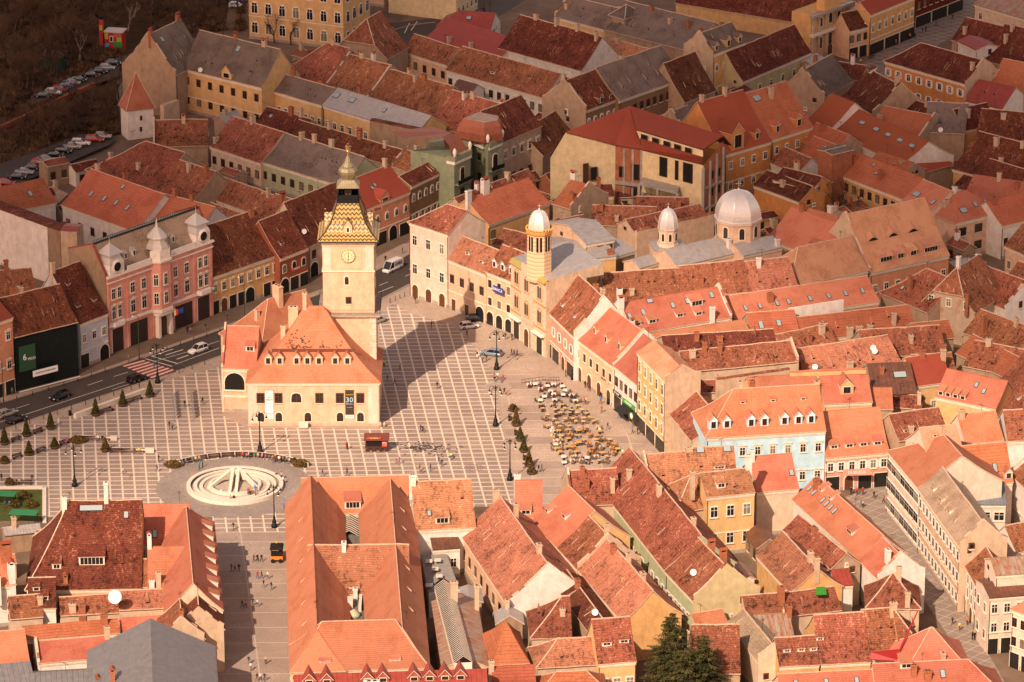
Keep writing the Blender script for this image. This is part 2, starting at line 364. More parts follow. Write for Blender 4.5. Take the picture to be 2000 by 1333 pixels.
    if kind == 'k':   # skylight flush with the slope
        y1 = h / math.sqrt(1 + tn * tn); N = Vector((0, -tn, 1)).normalized()
        def pt(x, y, o): return Vector((x, y, y * tn)) + N * o
        for (a, c, y0, yy, o, m) in ((-w/2, w/2, 0, y1, .12, IRON), (-w/2 + .09, w/2 - .09, .07, y1 - .07, .145, M('skylight_glass', (.30, .36, .38), .12, 0, .8))):
            P = [pt(a, y0, o), pt(c, y0, o), pt(c, yy, o), pt(a, yy, o)]; b.poly(P, m)
            Q = [pt(a, y0, -.1), pt(c, y0, -.1), pt(c, yy, -.1), pt(a, yy, -.1)]
            for i in range(4): b.poly([Q[i], Q[(i + 1) % 4], P[(i + 1) % 4], P[i]], m)
    return b.mesh({'k': 'skylight', 'v': 'roof_vent'}.get(kind, 'dormer'))
@memo
def dishmesh(r):
    b = MB(); m = M('dish_white', (.75, .72, .68), .4)
    b.bar((0, 0, -.4), (0, 0, .5), .04, IRON)
    c = Vector((0, -.15, .6)); ax = Vector((-.25, -.85, .45)).normalized(); a = ax.cross(Vector((0, 0, 1))).normalized(); d = ax.cross(a)
    rows = []
    for k in range(4):
        rr = r * k / 3; rows.append([c + a * rr * math.cos(t) + d * rr * math.sin(t) + ax * (rr * rr / r * .3) for t in [2 * math.pi * i / 14 for i in range(15)]])
    b.grid(rows, m, True); b.bar(c, c + ax * r * .8, .02, IRON); return b.mesh('satellite_dish')
WARN = []; FP = []
@memo
def aerial(hh):
    b = MB(); b.bar((0, 0, 0), (0, 0, hh), .03, IRON); b.bar((-.7, 0, hh - .1), (.7, 0, hh - .1), .02, IRON)
    for i in range(6): b.bar((-.6 + i * .24, -.3, hh - .1), (-.6 + i * .24, .3, hh - .1), .015, IRON)
    return b.mesh('aerial')
def hnoise(p, amp): return noise.noise(Vector((p[0] * .35, p[1] * .35, p[2]))) * amp
def house(label, e1, e2, r, roof='old', wall='cream', h=7.0, g=None, s=42, e='gg', w=None, wl=None, wr=None, d=None, ch=None, hw=None, doors=None, cat='house', name='house',
          rw=1.1, rh=1.7, fl=None, dk=None, hk=1.0, dish=None, corn=True, vents=None, group=None, trim=True, z0=0.0, parcol=None, flare=.05, lift=0.0, bk=0.0):
    """e1,e2: pixels of the ends of the visible eave, r: a pixel on the ridge"""
    if g is not None: h = hgt(e1[0], e1[1], g)
    A = G(*e1, h); B = G(*e2, h); L = (B - A).length; dx = (B - A).normalized(); n = Vector((-dx.y, dx.x, 0)); ts = math.tan(R(s))
    if r is not None and hw is None:
        q = ray(*r); t = ((CAM - A).dot(n) * ts - (CAM.z - h)) / (q.z - q.dot(n) * ts); P = CAM + q * t; W = (P - A).dot(n)
    else: W = hw
    if not (1.6 < W < 16) or L < 2.5: WARN.append((label, round(W, 1), round(L, 1), round(h, 1)))
    W = min(max(W, 1.5), 16)
    FP.append((A.x, A.y, dx.x, dx.y, L, 2 * W)); H = W * ts; seed = len(LABELS) * 3.7; LABELS[label] = 1; rr = random.Random(len(LABELS))
    root = empty(name, (A.x, A.y, z0), math.atan2(dx.y, dx.x), label, cat, group)
    old = roof in ('old', 'oldl', 'dark', 'slate', 'slatel'); amp = .16 if old else (.05 if roof in ROOFS else .01)
    rm = RM(roof); wm = wallmat(wall); he = h + lift
    Q = {'g': 1.0, 'h': 0.0, 'j': .45, 'p': 1.0, 'm': .2}; qL, qR = Q[e[0]], Q[e[1]]
    def xin(t, q): return 0 if q >= 1 else W * hk * max(0, (t - q) / (1 - q)) * (1 - q)
    def Z(t): return he + H * t - (flare * H * math.sin(math.pi * min(1, t * 1.1)) if roof in ROOFS else 0)
    if W * hk * ((1 - qL) + (1 - qR)) > L: hk = L / W / ((1 - qL) + (1 - qR) + 1e-6) * .98
    b = MB(); nr = max(2, int(W / math.cos(R(s)) / 1.4)); ts_ = sorted(set([i / nr for i in range(nr + 1)] + [x for x in (qL, qR) if 0 < x < 1]))
    nc = max(2, int(L / 1.6)); sides = []
    def pt(x, y, z): return (x, y, z + hnoise((x, y, seed), amp) * (1 if 0 < (z - he) else .6))
    for sd in (0, 1):
        rows = []
        for t in ts_:
            xl, xr = xin(t, qL), L - xin(t, qR); y = W * t if sd == 0 else 2 * W - W * t
            row = [pt(xl + (xr - xl) * i / nc, y, Z(t)) for i in range(nc + 1)]; rows.append(row if sd == 0 else row[::-1])
        b.grid(rows, rm); sides.append(rows)
        if sd == 1 and bk:
            r0_, r1_ = rows[0], rows[1]; ex = [(p[0], p[1] + bk, p[2] - bk * ts) for p in r0_]; b.grid([ex[::-1], r0_[::-1]][::-1] if False else [ex, r0_], rm)
    for q, en in ((qL, 0), (qR, 1)):
        if q < 1:
            rows = []; tt = [t for t in ts_ if t >= q]; ny = max(2, int(W / 1.2))
            for t in tt:
                x = xin(t, q) if en == 0 else L - xin(t, q); y0, y1 = W * t, 2 * W - W * t
                row = [pt(x, y0 + (y1 - y0) * i / ny, Z(t)) for i in range(ny + 1)]; rows.append(row[::-1] if en == 0 else row)
            b.grid(rows, rm)
            rim = rows[0]; b.grid([[(p[0], p[1], p[2] - .2) for p in rim], rim], MORT if old else wm)
    for sd in (0, 1):   # fascia + soffit
        rim = sides[sd][0]; low = [(p[0], p[1], p[2] - .2) for p in rim]; b.grid([low, rim], MORT if roof in ROOFS else rm)
        yi = .5 if sd == 0 else 2 * W - .5; b.grid([[(p[0], yi, p[2] - .2) for p in rim], low], wm)
        for k, q in ((0, qL if sd == 0 else qR), (-1, qR if sd == 0 else qL)):
            col = [rw_[k] for rw_, t in zip(sides[sd], ts_) if t <= q or q >= 1]
            if len(col) > 1:
                lo = [(p[0], p[1], p[2] - .22) for p in col]; b.grid([lo, col] if k else [col, lo], MORT)
    if roof in ROOFS:
        cap = MORT if old or rr.random() < .5 else RM(roof); cr = .13 if old else .09
        rl, rg = xin(1, qL), L - xin(1, qR); m = max(1, int((rg - rl) / 2)); cpt = [Vector(pt(rl + (rg - rl) * i / m, W, Z(1))) for i in range(m + 1)]
        for i in range(m): b.bar(cpt[i], cpt[i + 1], cr, cap)
        for q, en in ((qL, 0), (qR, 1)):
            if q < 1:
                for sd in (0, 1):
                    rows = sides[sd]; k = (0 if en == 0 else -1) if sd == 0 else (-1 if en == 0 else 0)
                    pp = [Vector(rw_[k]) for rw_, t in zip(rows, ts_) if t >= q]
                    for i in range(len(pp) - 1): b.bar(pp[i], pp[i + 1], cr, cap)
    ro = b.obj('roof', root)
    # walls
    b = MB(); yi = .35; xi0 = .12 if qL >= 1 else .4; xi1 = L - (.12 if qR >= 1 else .4)
    if e[0] == 'p': xi0 = .3
    if e[1] == 'p': xi1 = L - .3
    zt = lambda y: Z(min(1, (y if y <= W else 2 * W - y) / W)) - .3
    b.poly([(xi0, yi, -.3), (xi1, yi, -.3), (xi1, yi, he - .12), (xi0, yi, he - .12)], wm)
    b.poly([(xi1, 2 * W - yi, -.3), (xi0, 2 * W - yi, -.3), (xi0, 2 * W - yi, he - .12), (xi1, 2 * W - yi, he - .12)], wm)
    for x, q, en, sg in ((xi0, qL, e[0], -1), (xi1, qR, e[1], 1)):
        tq = min(1, q); ys = [yi] + [W * t for t in ts_ if yi < W * t <= W * max(tq, .001) and t > 0] 
        prof = [(y, zt(y) if q > 0 else he - .12) for y in ys] or [(yi, he - .12)]
        prof += [(2 * W - y, z) for y, z in prof[::-1] if y < W - 1e-3]
        if en == 'p':
            pw = wallmat(parcol or wall); pr = [(max(y - .1, -.1) if i == 0 else y, z + .95) for i, (y, z) in enumerate(prof)]; pr[-1] = (2 * W - .25 + .3, pr[-1][1])
            x0, x1 = (-.1, .28) if sg < 0 else (L - .28, L + .1)
            base = [(pr[0][0], -.3)] + pr + [(pr[-1][0], -.3)]
            for xx, flip in ((x0, True), (x1, False)):
                P = [(xx, y, z) for y, z in base]; b.poly(P if flip else P[::-1], pw)
            for i in range(len(base) - 1):
                (ya, za), (yb, zb) = base[i], base[i + 1]; b.poly([(x0, ya, za), (x0, yb, zb), (x1, yb, zb), (x1, ya, za)][::-1], pw)
            for i in range(1, len(pr)): b.bar((x0/2 + x1/2, pr[i-1][0], pr[i-1][1]), (x0/2 + x1/2, pr[i][0], pr[i][1]), .26, MORT if rr.random() < .6 else rm)
        else:
            P = [(x, yi, -.3)] + [(x, y, z) for y, z in prof] + [(x, 2 * W - yi, -.3)]
            b.poly(P if sg < 0 else P[::-1], wm)
    b.obj('wall', root)
    if corn and wall not in ('tan', 'dtan', 'oatm'):
        b = MB(); b.box(xi0, yi - .22, he - .62, xi1, yi - .003, he - .2, TRIM); b.box(xi0, yi - .12, he - .85, xi1, yi - .004, he - .62, TRIM)
        if h > 9 and trim: b.box(xi0, yi - .12, h * .36, xi1, yi - .004, h * .36 + .25, TRIM)
        b.obj('cornice', root); b = MB(); b.box(xi0 - .05, yi - .08, -.2, xi1 + .05, yi - .005, .7, wallmat('grey')); b.obj('plinth', root)
    def wins(spec, org, dirx, length, topz):
        nr_, nc_ = spec[0], spec[1]; st = spec[2] if len(spec) > 2 else 'r'; zoff = spec[3] if len(spec) > 3 else None; keep = spec[4] if len(spec) > 4 else None
        fh = (topz - (3.3 if doors and org == 0 else .6)) / nr_ if zoff is None else None
        for i in range(nr_):
            z = (topz - fh * (i + .5)) if zoff is None else topz - zoff - i * 3.2
            if z < .8: continue
            for j in range(nc_):
                if keep and str(j) not in keep: continue
                x = length * (j + .5) / nc_; sty = st[min(i, len(st) - 1)]
                m = winmesh(sty, rw, rh, 1 if rr.random() < .28 else 0)
                if org == 0: new('window', m, root, (x, yi - .01, z))
                elif org == 1: new('window', m, root, (xi1 + .01, yi + (2 * W - .7) * (j + .5) / nc_, z), math.pi / 2)
                else: new('window', m, root, (xi0 - .01, yi + (2 * W - .7) * (1 - (j + .5) / nc_), z), -math.pi / 2)
    for end, q_, wx in ((1, qR, wr), (2, qL, wl)):   # odd little openings in otherwise blank end walls
        if wx is None and q_ >= .4 and h > 5.5 and cat == 'house':
            for k_ in range(rr.choice((0, 1, 2, 3))):
                yy_ = W * rr.uniform(.45, 1.5); zz_ = rr.uniform(h * .45, h + H * .3 - .5); m_ = winmesh(rr.choice('nnr'), rr.choice((.45, .7, .8)), rr.choice((.6, .9, 1.2)))
                xo = (.29 if e[end % 2] == 'p' else 0)
                if end == 1: new('window', m_, root, (xi1 + .01 + (.41 if e[1] == 'p' else 0), yy_, zz_), math.pi / 2)
                else: new('window', m_, root, (xi0 - .01 - (.41 if e[0] == 'p' else 0), yy_, zz_), -math.pi / 2)
    if w: wins(w, 0, None, L, h - .5)
    if wr: wins(wr, 1, None, 0, h - (.3 if len(wr) < 4 else 0))
    if wl: wins(wl, 2, None, 0, h - (.3 if len(wl) < 4 else 0))
    if w and h > 6:
        for x in ((xi0 + .12,) if rr.random() < .6 else (xi0 + .12, xi1 - .12)): bb = MB(); bb.bar((x, yi - .1, .1), (x, yi - .1, he - .4), .06, IRON if rr.random() < .5 else RM('brown')); bb.obj('downpipe', root)
    if doors:
        n_ = len(doors)
        for j, c in enumerate(doors):
            if c in '. ': continue
            sty, ww, hh = {'w': ('w', 1.9, 2.5), 'd': ('d', 1.3, 2.5), 'D': ('da', 1.7, 2.9), 'A': ('ga', 2.6, 3.3), 'W': ('wa', 2.0, 2.9), 'B': ('w', L / n_ - .6, 2.9)}[c]
            new('door' if c in 'dDA' else 'shop_window', doormesh(sty, ww, hh), root, (L * (j + .5) / n_, yi - .01, .02))
    def on(x, t): return (x * L, W * t, Z(t))
    for it in (d or []):   # (kind, x fraction, t, width, height)
        k, x, t = it[0], it[1], it[2]; ww = it[3] if len(it) > 3 else {'g': 1.5, 'G': 1.5, 's': 1.6, 'S': 1.6, 'k': .9, 'e': 2.6, 'v': .6}[k]; hh = it[4] if len(it) > 4 else {'g': 1.7, 'G': 1.9, 's': 1.0, 'S': 1.1, 'k': 1.3, 'e': .8, 'v': .3}[k]
        new({'k': 'skylight', 'v': 'roof_vent'}.get(k, 'dormer'), dormmesh(k, ww, hh, round(ts * (.97 if roof in ROOFS else 1), 3), roof, dk or ('white' if k in 'sS' else wall)), root, on(x, t))
    if vents is None: vents = int(L * W / 28) if old else 0
    for i in range(min(vents, 7)):
        new('roof_vent', dormmesh('v', .5, .3, round(ts, 3), roof, 'oatm'), root, on(rr.uniform(.12, .88), rr.choice((.3, .34, .62))))
    if ch is None: ch = [(rr.uniform(.15, .85), rr.uniform(.8, 1.15)) for _ in range(max(1, int(L / 7) if L > 6 else rr.randint(0, 1)))] if roof not in ('grey', 'zinc') else []
    for c in ch:           # (x fraction, y over W, kind, height)
        x, y = c[0], c[1]; k = c[2] if len(c) > 2 else rr.choice(('t', 't', 'th', 'b', 'bh', 'wh')); hh = c[3] if len(c) > 3 else rr.choice((1.2, 1.5, 1.9)); ww = c[4] if len(c) > 4 else rr.choice((.9, 1.2))
        new('chimney', chimmesh(k, ww, .75 if ww < 1.5 else 1.1, hh), root, (x * L, y * W, min([Z(1 - abs(1 - y))] + [Z(q_ + (1 - q_) * max(0, min(1, xx / (W * hk * (1 - q_) + 1e-6)))) for xx, q_ in ((x * L, qL), (L - x * L, qR)) if q_ < 1])), rr.choice((0, 0, math.pi / 2)))
    for x, t in (dish or []): new('satellite_dish', dishmesh(.6), root, on(x, t), -root.rotation_euler[2])
    if cat == 'house' and rr.random() < .45: new('aerial', aerial(rr.choice((1.6, 2.4))), root, (L * rr.uniform(.15, .85), W, Z(1) - .1), rr.uniform(0, 3))
    root['L'] = L; root['W'] = W; root['H'] = h
    del root['L'], root['W'], root['H']
    return root, L, W, h, Z
# ---------------------------------------------------------------- ground, square, street
def sheet(name, pix, z, mat, label):
    b = MB(); b.poly([G(u, v, z) for u, v in pix], mat); o = b.obj(name); return tag(o, label, name.replace('_', ' '), kind='structure')
b = MB(); b.box(-900, 300, -.6, 900, 2600, 0, uneven('courtyard_dirt', (.17, .115, .08), .95, .4, .08)); o = b.obj('ground'); tag(o, 'dusty ground between the houses of the old town', 'ground', kind='structure')
def cobble(name, c, lines=None, sc_=3.0):
    t = NT(name); tc = t.nd('ShaderNodeTexCoord'); ob = tc.outputs['Object']
    vo = t.nd('ShaderNodeTexVoronoi', {'Scale': sc_}, feature='F1'); t.l.new(ob, vo.inputs['Vector'])
    big = t.noise(ob, .12, 5, .65); fine = t.noise(ob, 1.6, 4, .7)
    col = t.mix(tuple(x * .72 for x in c), tuple(x * 1.22 for x in c), t.ramp(big, [(.3, 0), (.7, 1)]))
    col = t.mix(col, tuple(x * .6 for x in c), t.math('MULTIPLY', t.ramp(vo.outputs['Distance'], [(.2, 0), (.6, 1)]), .5)); col = t.mix(col, tuple(x * .55 for x in c), t.math('MULTIPLY', t.ramp(fine, [(.5, 0), (.8, 1)]), .55))
    stain = t.noise(ob, .33, 4, .7); col = t.mix(col, tuple(x * .45 for x in c), t.math('MULTIPLY', t.ramp(stain, [(.64, 0), (.72, 1)]), .6))
    if lines:
        a1, s1, o1, w1, a2, s2, o2, w2, lc = lines; sx = t.nd('ShaderNodeSeparateXYZ'); t.l.new(ob, sx.inputs[0]); X, Y = sx.outputs[0], sx.outputs[1]
        def ln(a, s, o, w_):
            d = t.math('ADD', t.math('MULTIPLY', X, math.cos(a)), t.math('MULTIPLY', Y, math.sin(a))); q = t.math('DIVIDE', t.math('SUBTRACT', d, o), s)
            return t.math('LESS_THAN', t.math('PINGPONG', q, .5), w_ / s / 2), t.math('FLOOR', t.math('ADD', q, 0.0))
        l1, i1 = ln(a1, s1, o1, w1); l2, i2 = ln(a2, s2, o2, w2)
        cb = t.nd('ShaderNodeCombineXYZ'); t.l.new(i1, cb.inputs[0]); t.l.new(i2, cb.inputs[1]); wn = t.nd('ShaderNodeTexWhiteNoise', noise_dimensions='2D'); t.l.new(cb.outputs[0], wn.inputs['Vector'])
        col = t.mix(col, (.24, .165, .14), t.math('MULTIPLY', t.math('MULTIPLY', wn.outputs['Value'], wn.outputs['Value']), .5))
        lcol = t.mix(tuple(x * .8 for x in lc), lc, fine); col = t.mix(col, lcol, t.math('MULTIPLY', t.math('MAXIMUM', l1, l2), t.math('ADD', .6, t.math('MULTIPLY', big, .6))))
    return t.out(col, .8, t.math('ADD', vo.outputs['Distance'], fine), .03, spec=.25)
# all ground of the square
sheet('pavement', [(-60,790),(125,748),(250,703),(430,640),(640,560),(740,500),(800,470),(860,490),(1010,640),(1110,690),(1250,830),(1310,900),(1290,960),(1100,990),(830,990),(600,1400),(400,1400),(420,1010),(-60,1010)], .004, cobble('plaza_paving', (.46, .35, .27)), 'warm stone paving of the main square and the walks along its houses')
CO1 = math.radians(6.3); P0 = G(849, 790)   # joints measured in the photograph
c0 = P0.x * math.cos(CO1) + P0.y * math.sin(CO1); a2 = math.radians(91.2); P1 = G(495, 857); r0_ = P1.x * math.cos(a2) + P1.y * math.sin(a2)
GRID = cobble('plaza_grid_paving', (.37, .285, .23), (CO1, 2.375, c0, .34, a2, 2.19, r0_, .36, (.76, .62, .49)))
sheet('square', [(-60,872),(40,836),(120,815),(240,775),(330,742),(430,716),(436,812),(482,836),(740,838),(741,612),(770,592),(800,612),(878,633),(902,652),(938,690),(968,740),(976,800),(1003,960),(1000,990),(560,990),(560,1070),(415,1070),(415,1010),(95,1010),(95,952),(-60,952)], .008, GRID, 'main square with its grid of pale stone joints')
sheet('plaza_slabs', [(985,722),(1028,722),(1120,800),(1235,850),(1300,905),(1290,985),(1015,985),(1003,930),(978,790)], .010, cobble('wide_slab_paving', (.50, .38, .30), (CO1, 7.1, c0 + 1, .22, a2, 4.38, r0_, .24, (.60, .48, .37))), 'wide slab paving with sparse joints under the cafe')
sheet('street_paving', [(418,1040),(560,1040),(580,1500),(425,1500)], .012, cobble('street_slabs', (.40, .315, .26), (CO1, 9.0, c0 + 2.4, .2, a2, 6.6, r0_, .25, (.50, .42, .34))), 'stone slabs of the pedestrian street at the bottom')
ASPH = cobble('asphalt', (.085, .066, .056), None, 9.0); sheet('road', [(-60,806),(0,788),(125,750),(235,714),(325,682),(430,645),(560,598),(640,570),(740,527),(800,497),(830,484),(842,520),(800,556),(735,590),(640,626),(425,698),(332,730),(222,767),(110,804),(12,838),(-60,862)], .016, ASPH, 'dark asphalt street curving behind the town hall')
sheet('street', [(1640,975),(1735,940),(1905,1230),(2010,1420),(1960,1440),(1850,1240),(1700,1010)], .012, cobble('side_street_slabs', (.33, .26, .21), (CO1 + .8, 2.4, 0, .16, a2 + .8, 2.4, 0, .16, (.5, .42, .34))), 'narrow paved side street at the right')
sheet('shopping_street', [(1655,150),(1700,170),(1960,10),(1890,-30)], .012, cobble('shopping_street_slabs', (.20, .16, .13), (CO1 + .6, 2.6, 0, .3, a2 + .6, 2.6, 0, .3, (.36, .30, .25))), 'paved shopping street far at the upper right')
sheet('parking_yard', [(740,48),(900,30),(960,75),(800,100)], .012, ASPH, 'asphalt parking yard beside the pale yellow hall')
sheet('back_street', [(930,60),(1060,-20),(1010,-60),(880,30)], .010, ASPH, 'asphalt lane beyond the red metal roofs')
sheet('lawn', [(-60,957),(82,957),(82,1018),(-60,1018)], .016, uneven('lawn_green', (.07, .085, .02), .95, .4, .8), 'small lawn in a white kerb at the left edge')
# kerbs
def kerb(pts, label, w_=.3, h_=.14):
    b = MB(); m = uneven('kerb_stone', (.36, .29, .23), .85, .15)
    for (a, c) in zip(pts, pts[1:]):
        p, q = G(*a), G(*c); d = (q - p).normalized(); n = Vector((-d.y, d.x, 0)) * w_ / 2; b.prism([tuple((p - n)[:2]), tuple((q - n)[:2]), tuple((q + n)[:2]), tuple((p + n)[:2])], 0, h_, m)
    tag(b.obj('kerb'), label, 'kerb', kind='structure')
kerb([(-60,806),(0,788),(125,750),(235,714)], 'kerb along the far side of the street')
kerb([(280,700),(325,682),(430,645),(560,598),(640,570),(740,527),(800,497)], 'far kerb from the crossing to behind the tower')
kerb([(-60,862),(12,838),(110,804),(222,767),(296,742)], 'near kerb of the street at the square')
kerb([(345,726),(425,698),(640,626),(735,590),(800,556)], 'near kerb from the crossing past the town hall')
# road markings
LW = uneven('road_paint', (.66, .60, .52), .7, .15)
def line(pts, name, label, w_=.16, z=.020, mat=None):
    b = MB()
    for a, c in pts:
        p, q = G(*a, z), G(*c, z); d = (q - p).normalized(); n = Vector((-d.y, d.x, 0)) * w_ / 2; b.poly([p - n, q - n, q + n, p + n], mat or LW)
    o = b.obj(name); tag(o, label, name.replace('_', ' '), kind='structure')
line([((49,810),(244,746)), ((343,712),(428,680)), ((0,825),(12,821))], 'lane_line', 'solid white lane lines on the street')
line([((31,798),(57,790)), ((171,753),(201,743)), ((222,736),(250,727)), ((219,761),(251,751)), ((302,706),(365,688)), ((372,686),(428,666)), ((740,558),(758,551)), ((738,572),(768,560)), ((792,540),(830,522))], 'dashed_lane_line', 'dashed white lane markings on the street')
line([((284,701),(336,716)), ((296,696),(345,710)), ((296,696),(338,682)), ((323,694),(358,683)), ((345,702),(368,694))], 'stop_line', 'white stop lines and turn arrows before the red crossing', .3)
cr = [(237,714),(278,703),(343,724),(299,740)]; sheet('crossing', cr, .022, uneven('crossing_red', (.30, .06, .04), .8, .25), 'red painted pedestrian crossing')
def lerp(a, c, t): return (a[0] + (c[0] - a[0]) * t, a[1] + (c[1] - a[1]) * t)
line([(lerp(cr[0], cr[3], (i + .5) / 7), lerp(cr[1], cr[2], (i + .5) / 7)) for i in range(7)], 'crossing_stripes', 'white stripes of the red crossing', .5, .026)
line([((768,54),(764,72)), ((800,45),(790,65)), ((815,42),(803,60)), ((840,70),(830,80))], 'bay_line', 'white bay lines in the parking yard', .2)
kerb([(760,62),(800,50),(850,44)], 'white kerb in the parking yard', .2)
# fountain circle
FC = G(459, 952); b = MB(); b.lathe([(0.1, .014), (15.2, .014)], 64, cobble('circle_paving', (.33, .27, .23), None, 2.2), cap=False, sx=1, sy=1); o = b.obj('circle_paving', None, (FC.x, FC.y, 0)); tag(o, 'grey cobbled circle round the fountain', 'paving', kind='structure')
c = G(925, 914); b = MB(); m1 = uneven('drain_ring', (.16, .12, .10), .8, .2)
for r_ in (1.7, 1.25, .8, .35): b.lathe([(r_, .016), (r_ + .14, .016)], 32, m1, cap=False)
tag(b.obj('drain_rings', None, (c.x, c.y, 0)), 'round drain cover with concentric rings in the square', 'drain', kind='structure')
c = G(972, 757); b = MB(); b.lathe([(.1, .09), (3.1, .09), (3.1, 0)], 8, uneven('island_stone', (.36, .29, .24), .85), cap=False, smooth=False); tag(b.obj('stone_island', None, (c.x, c.y, 0)), 'octagonal stone platform with visitors at the lamp', 'platform', kind='structure')
# wooded slope at the upper left
b = MB(); rows = []
LP = [[(-80,372),(100,330),(215,268),(245,262)], [(-80,300),(60,262),(200,205),(232,190)], [(-80,200),(60,170),(190,120),(235,110)], [(-80,100),(60,90),(230,60),(470,60)], [(-80,20),(60,10),(230,0),(480,-10)], [(-80,-80),(60,-80),(230,-90),(490,-100)]]
LT = NT('leaf_litter'); tcn = LT.nd('ShaderNodeTexCoord'); n1 = LT.noise(tcn.outputs['Object'], .12, 6, .7); n2 = LT.noise(tcn.outputs['Object'], 1.4, 5, .75)
cc = LT.mix((.035, .021, .012), (.13, .072, .036), LT.ramp(n1, [(.35, 0), (.65, 1)])); cc = LT.mix(cc, (.06, .034, .018), LT.ramp(n2, [(.4, 0), (.65, 1)])); LIT = LT.out(cc, .95, n2, .4, spec=.05)
for r_ in LP:
    row = []
    for (a, c) in zip(r_, r_[1:]):
        for i in range(8): u, v = lerp(a, c, i / 8); p = G(u, v); row.append((p.x, p.y, .05 + max(0, hnoise((p.x * .3, p.y * .3, 3), 1.2))))
    rows.append(row)
b.grid(rows, LIT, True); tag(b.obj('hillside'), 'brown leaf-covered wooded ground at the upper left', 'hillside', kind='structure')
sheet('car_park', [(-40,392),(215,283),(228,268),(160,262),(-40,335)], .9, ASPH, 'asphalt strip with the lower row of parked cars'); sheet('car_lane', [(60,205),(232,150),(236,110),(60,188)], .95, ASPH, 'asphalt strip with the upper row of parked cars')
# ---------------------------------------------------------------- the town, house by house
Hh = house
# --- top left, behind the bastion
Hh('tall grey-roofed house with curved beige gable behind the white bastion tower', (345,147),(408,116),(285,70),'slate','tan',h=11,s=50,e='pg',w=(2,1),d=[('k',.25,.75,1.2,1.6)],ch=[(.02,.95,'bh',1.6),(.9,1,'bh',1.6)],parcol='tan',wl=(1,3,'r',4,'0'))
Hh('long yellow gallery house under a dark grey roof beside the curved gable', (352,133),(510,172),(420,66),'slate','yellow',h=11,s=48,w=(2,7,'n'),d=[('k',.53,.72,1.2,1.6),('g',.57,.02,3.2,1.6)],ch=[(.45,1,'bh'),(.8,1,'th')],dish=[(.25,.02)])
Hh('middle stretch of the yellow row with sagging grey slate roof', (511,172),(628,206),(600,157),'slate','yellow',h=9,s=36,w=(1,9),ch=[(.3,1.05,'bh'),(.75,1.1,'bh')])
Hh('yellow row house end under pale grey sheet roof with dark skylights', (629,206),(812,262),(700,183),'zinc','yellow',h=9,s=33,w=(1,12),d=[('k',.05,.5,1.9,1.6),('k',.22,.5,1.9,1.6),('k',.57,.5,.9,1.4)],ch=[(.2,1.2,'bh',2)])
Hh('rusty red hipped house behind the grey roof ridge, chimney on its left', (543,163),(622,183),(590,72),'old','oatm',h=7,s=38,e='jg',ch=[(.1,.9,'bh'),(.6,1,'t')])
Hh('brown tiled row house with broken firewall behind grey roof', (624,184),(706,207),(690,108),'old','tan',h=7,s=36,e='pg')
Hh('smooth red-brown row roof in front of the pink and yellow rear houses', (706,207),(832,242),(780,140),'old','tan',h=7,s=36,e='pg',vents=3)
Hh('patched brown row roof just left above the green corner house', (832,242),(962,280),(900,180),'old','tan',h=7,s=36,e='gg')
Hh('half-hipped brown house with blank beige end wall below the yellow palace', (757,116),(800,92),(733,28),'old','tan',h=8,s=46,e='jg',ch=[])
Hh('pink and ochre low rear house with brown roof and white dish', (783,100),(872,128),(850,79),'old','peach',h=6,s=40,w=(1,5,'n'),dish=[(.03,.2)],ch=[])
Hh('long white rear house with blue gutter and brown roof', (870,137),(1062,192),(950,103),'old','white',h=6,s=40,w=(1,12,'nrn'),ch=[],d=[('s',.42,.35,1.4,.7),('v',.2,.3),('v',.75,.3)])
Hh('bright red metal roof with skylights beside the parking yard', (850,52),(958,60),(925,22),'redm','white',h=6,s=32,e='hg',d=[('k',.55,.5,1.4,1.2)],ch=[])
Hh('large dark red sheet metal roof in front of the skylight roof', (832,74),(972,119),(905,43),'redm','white',h=5,s=30,ch=[(.3,.1,'t'),(.6,.1,'t')])
Hh('long dark brown roof house with white rear wall at top centre', (972,94),(1134,139),(1080,46),'dark','white',h=7,s=42,w=(1,9,'rnn'),ch=[(.2,1,'t'),(.45,1,'t'),(.7,1,'t'),(.95,.9,'t')],vents=5)
Hh('orange patched low roof behind the grey slate corner house', (1160,118),(1240,140),(1225,84),'oldl','tan',h=6,s=35,ch=[(.2,.9,'t')])
Hh('dark left half of the soot-stained corner mansion with tan firewall', (1146,216),(1209,193),(1132,147),'dark','brown',h=12,s=42,e='pg',w=(2,5,'a'),d=[('G',.5,.06,1.6,1.5),('g',.8,.1,1.0,1.0)],ch=[(.05,1.1,'t')],parcol='tan')
Hh('grey slate roof half of the soot-stained mansion with attic parapet', (1210,197),(1338,152),(1222,112),'slate','brown',h=12,s=42,w=(2,10,'na'),d=[],ch=[(.4,1.02,'t',.8)])
Hh('steep dark roof wedged right of the soot-stained mansion', (1338,201),(1400,177),(1352,103),'dark','tan',h=8,s=52,ch=[])
Hh('narrow ornate mansion front with arched windows and grey mansard roof', (1394,107),(1457,84),(1375,62),'slate','ochre',h=14,s=45,e='pg',w=(2,4,'a'),d=[('G',.14,.12,1.5,1.5),('G',.5,.1,1.9,2),('G',.86,.12,1.5,1.5)],ch=[(.1,1.1,'b'),(.8,1.2,'b')],parcol='oatm')
Hh('broad grey-brown asbestos roof with chimneys at the top edge', (1110,40),(1345,100),(1250,8),'slate','tan',h=8,s=28,ch=[(.3,.6,'t'),(.5,.9,'b'),(.7,.7,'t'),(.85,.7,'b')])
Hh('grey roof with yellow gable end at top centre edge', (1082,33),(1180,58),(1120,-6),'slate','yellow',h=8,s=38,e='pg',ch=[(.1,.5,'t')],parcol='yellow')
Hh('small turret room with pyramid roof on the asbestos roof', (1187,30),(1220,38),(1215,6),'slate','tan',h=11,s=35,e='hh',w=(1,1,'n'),ch=[])
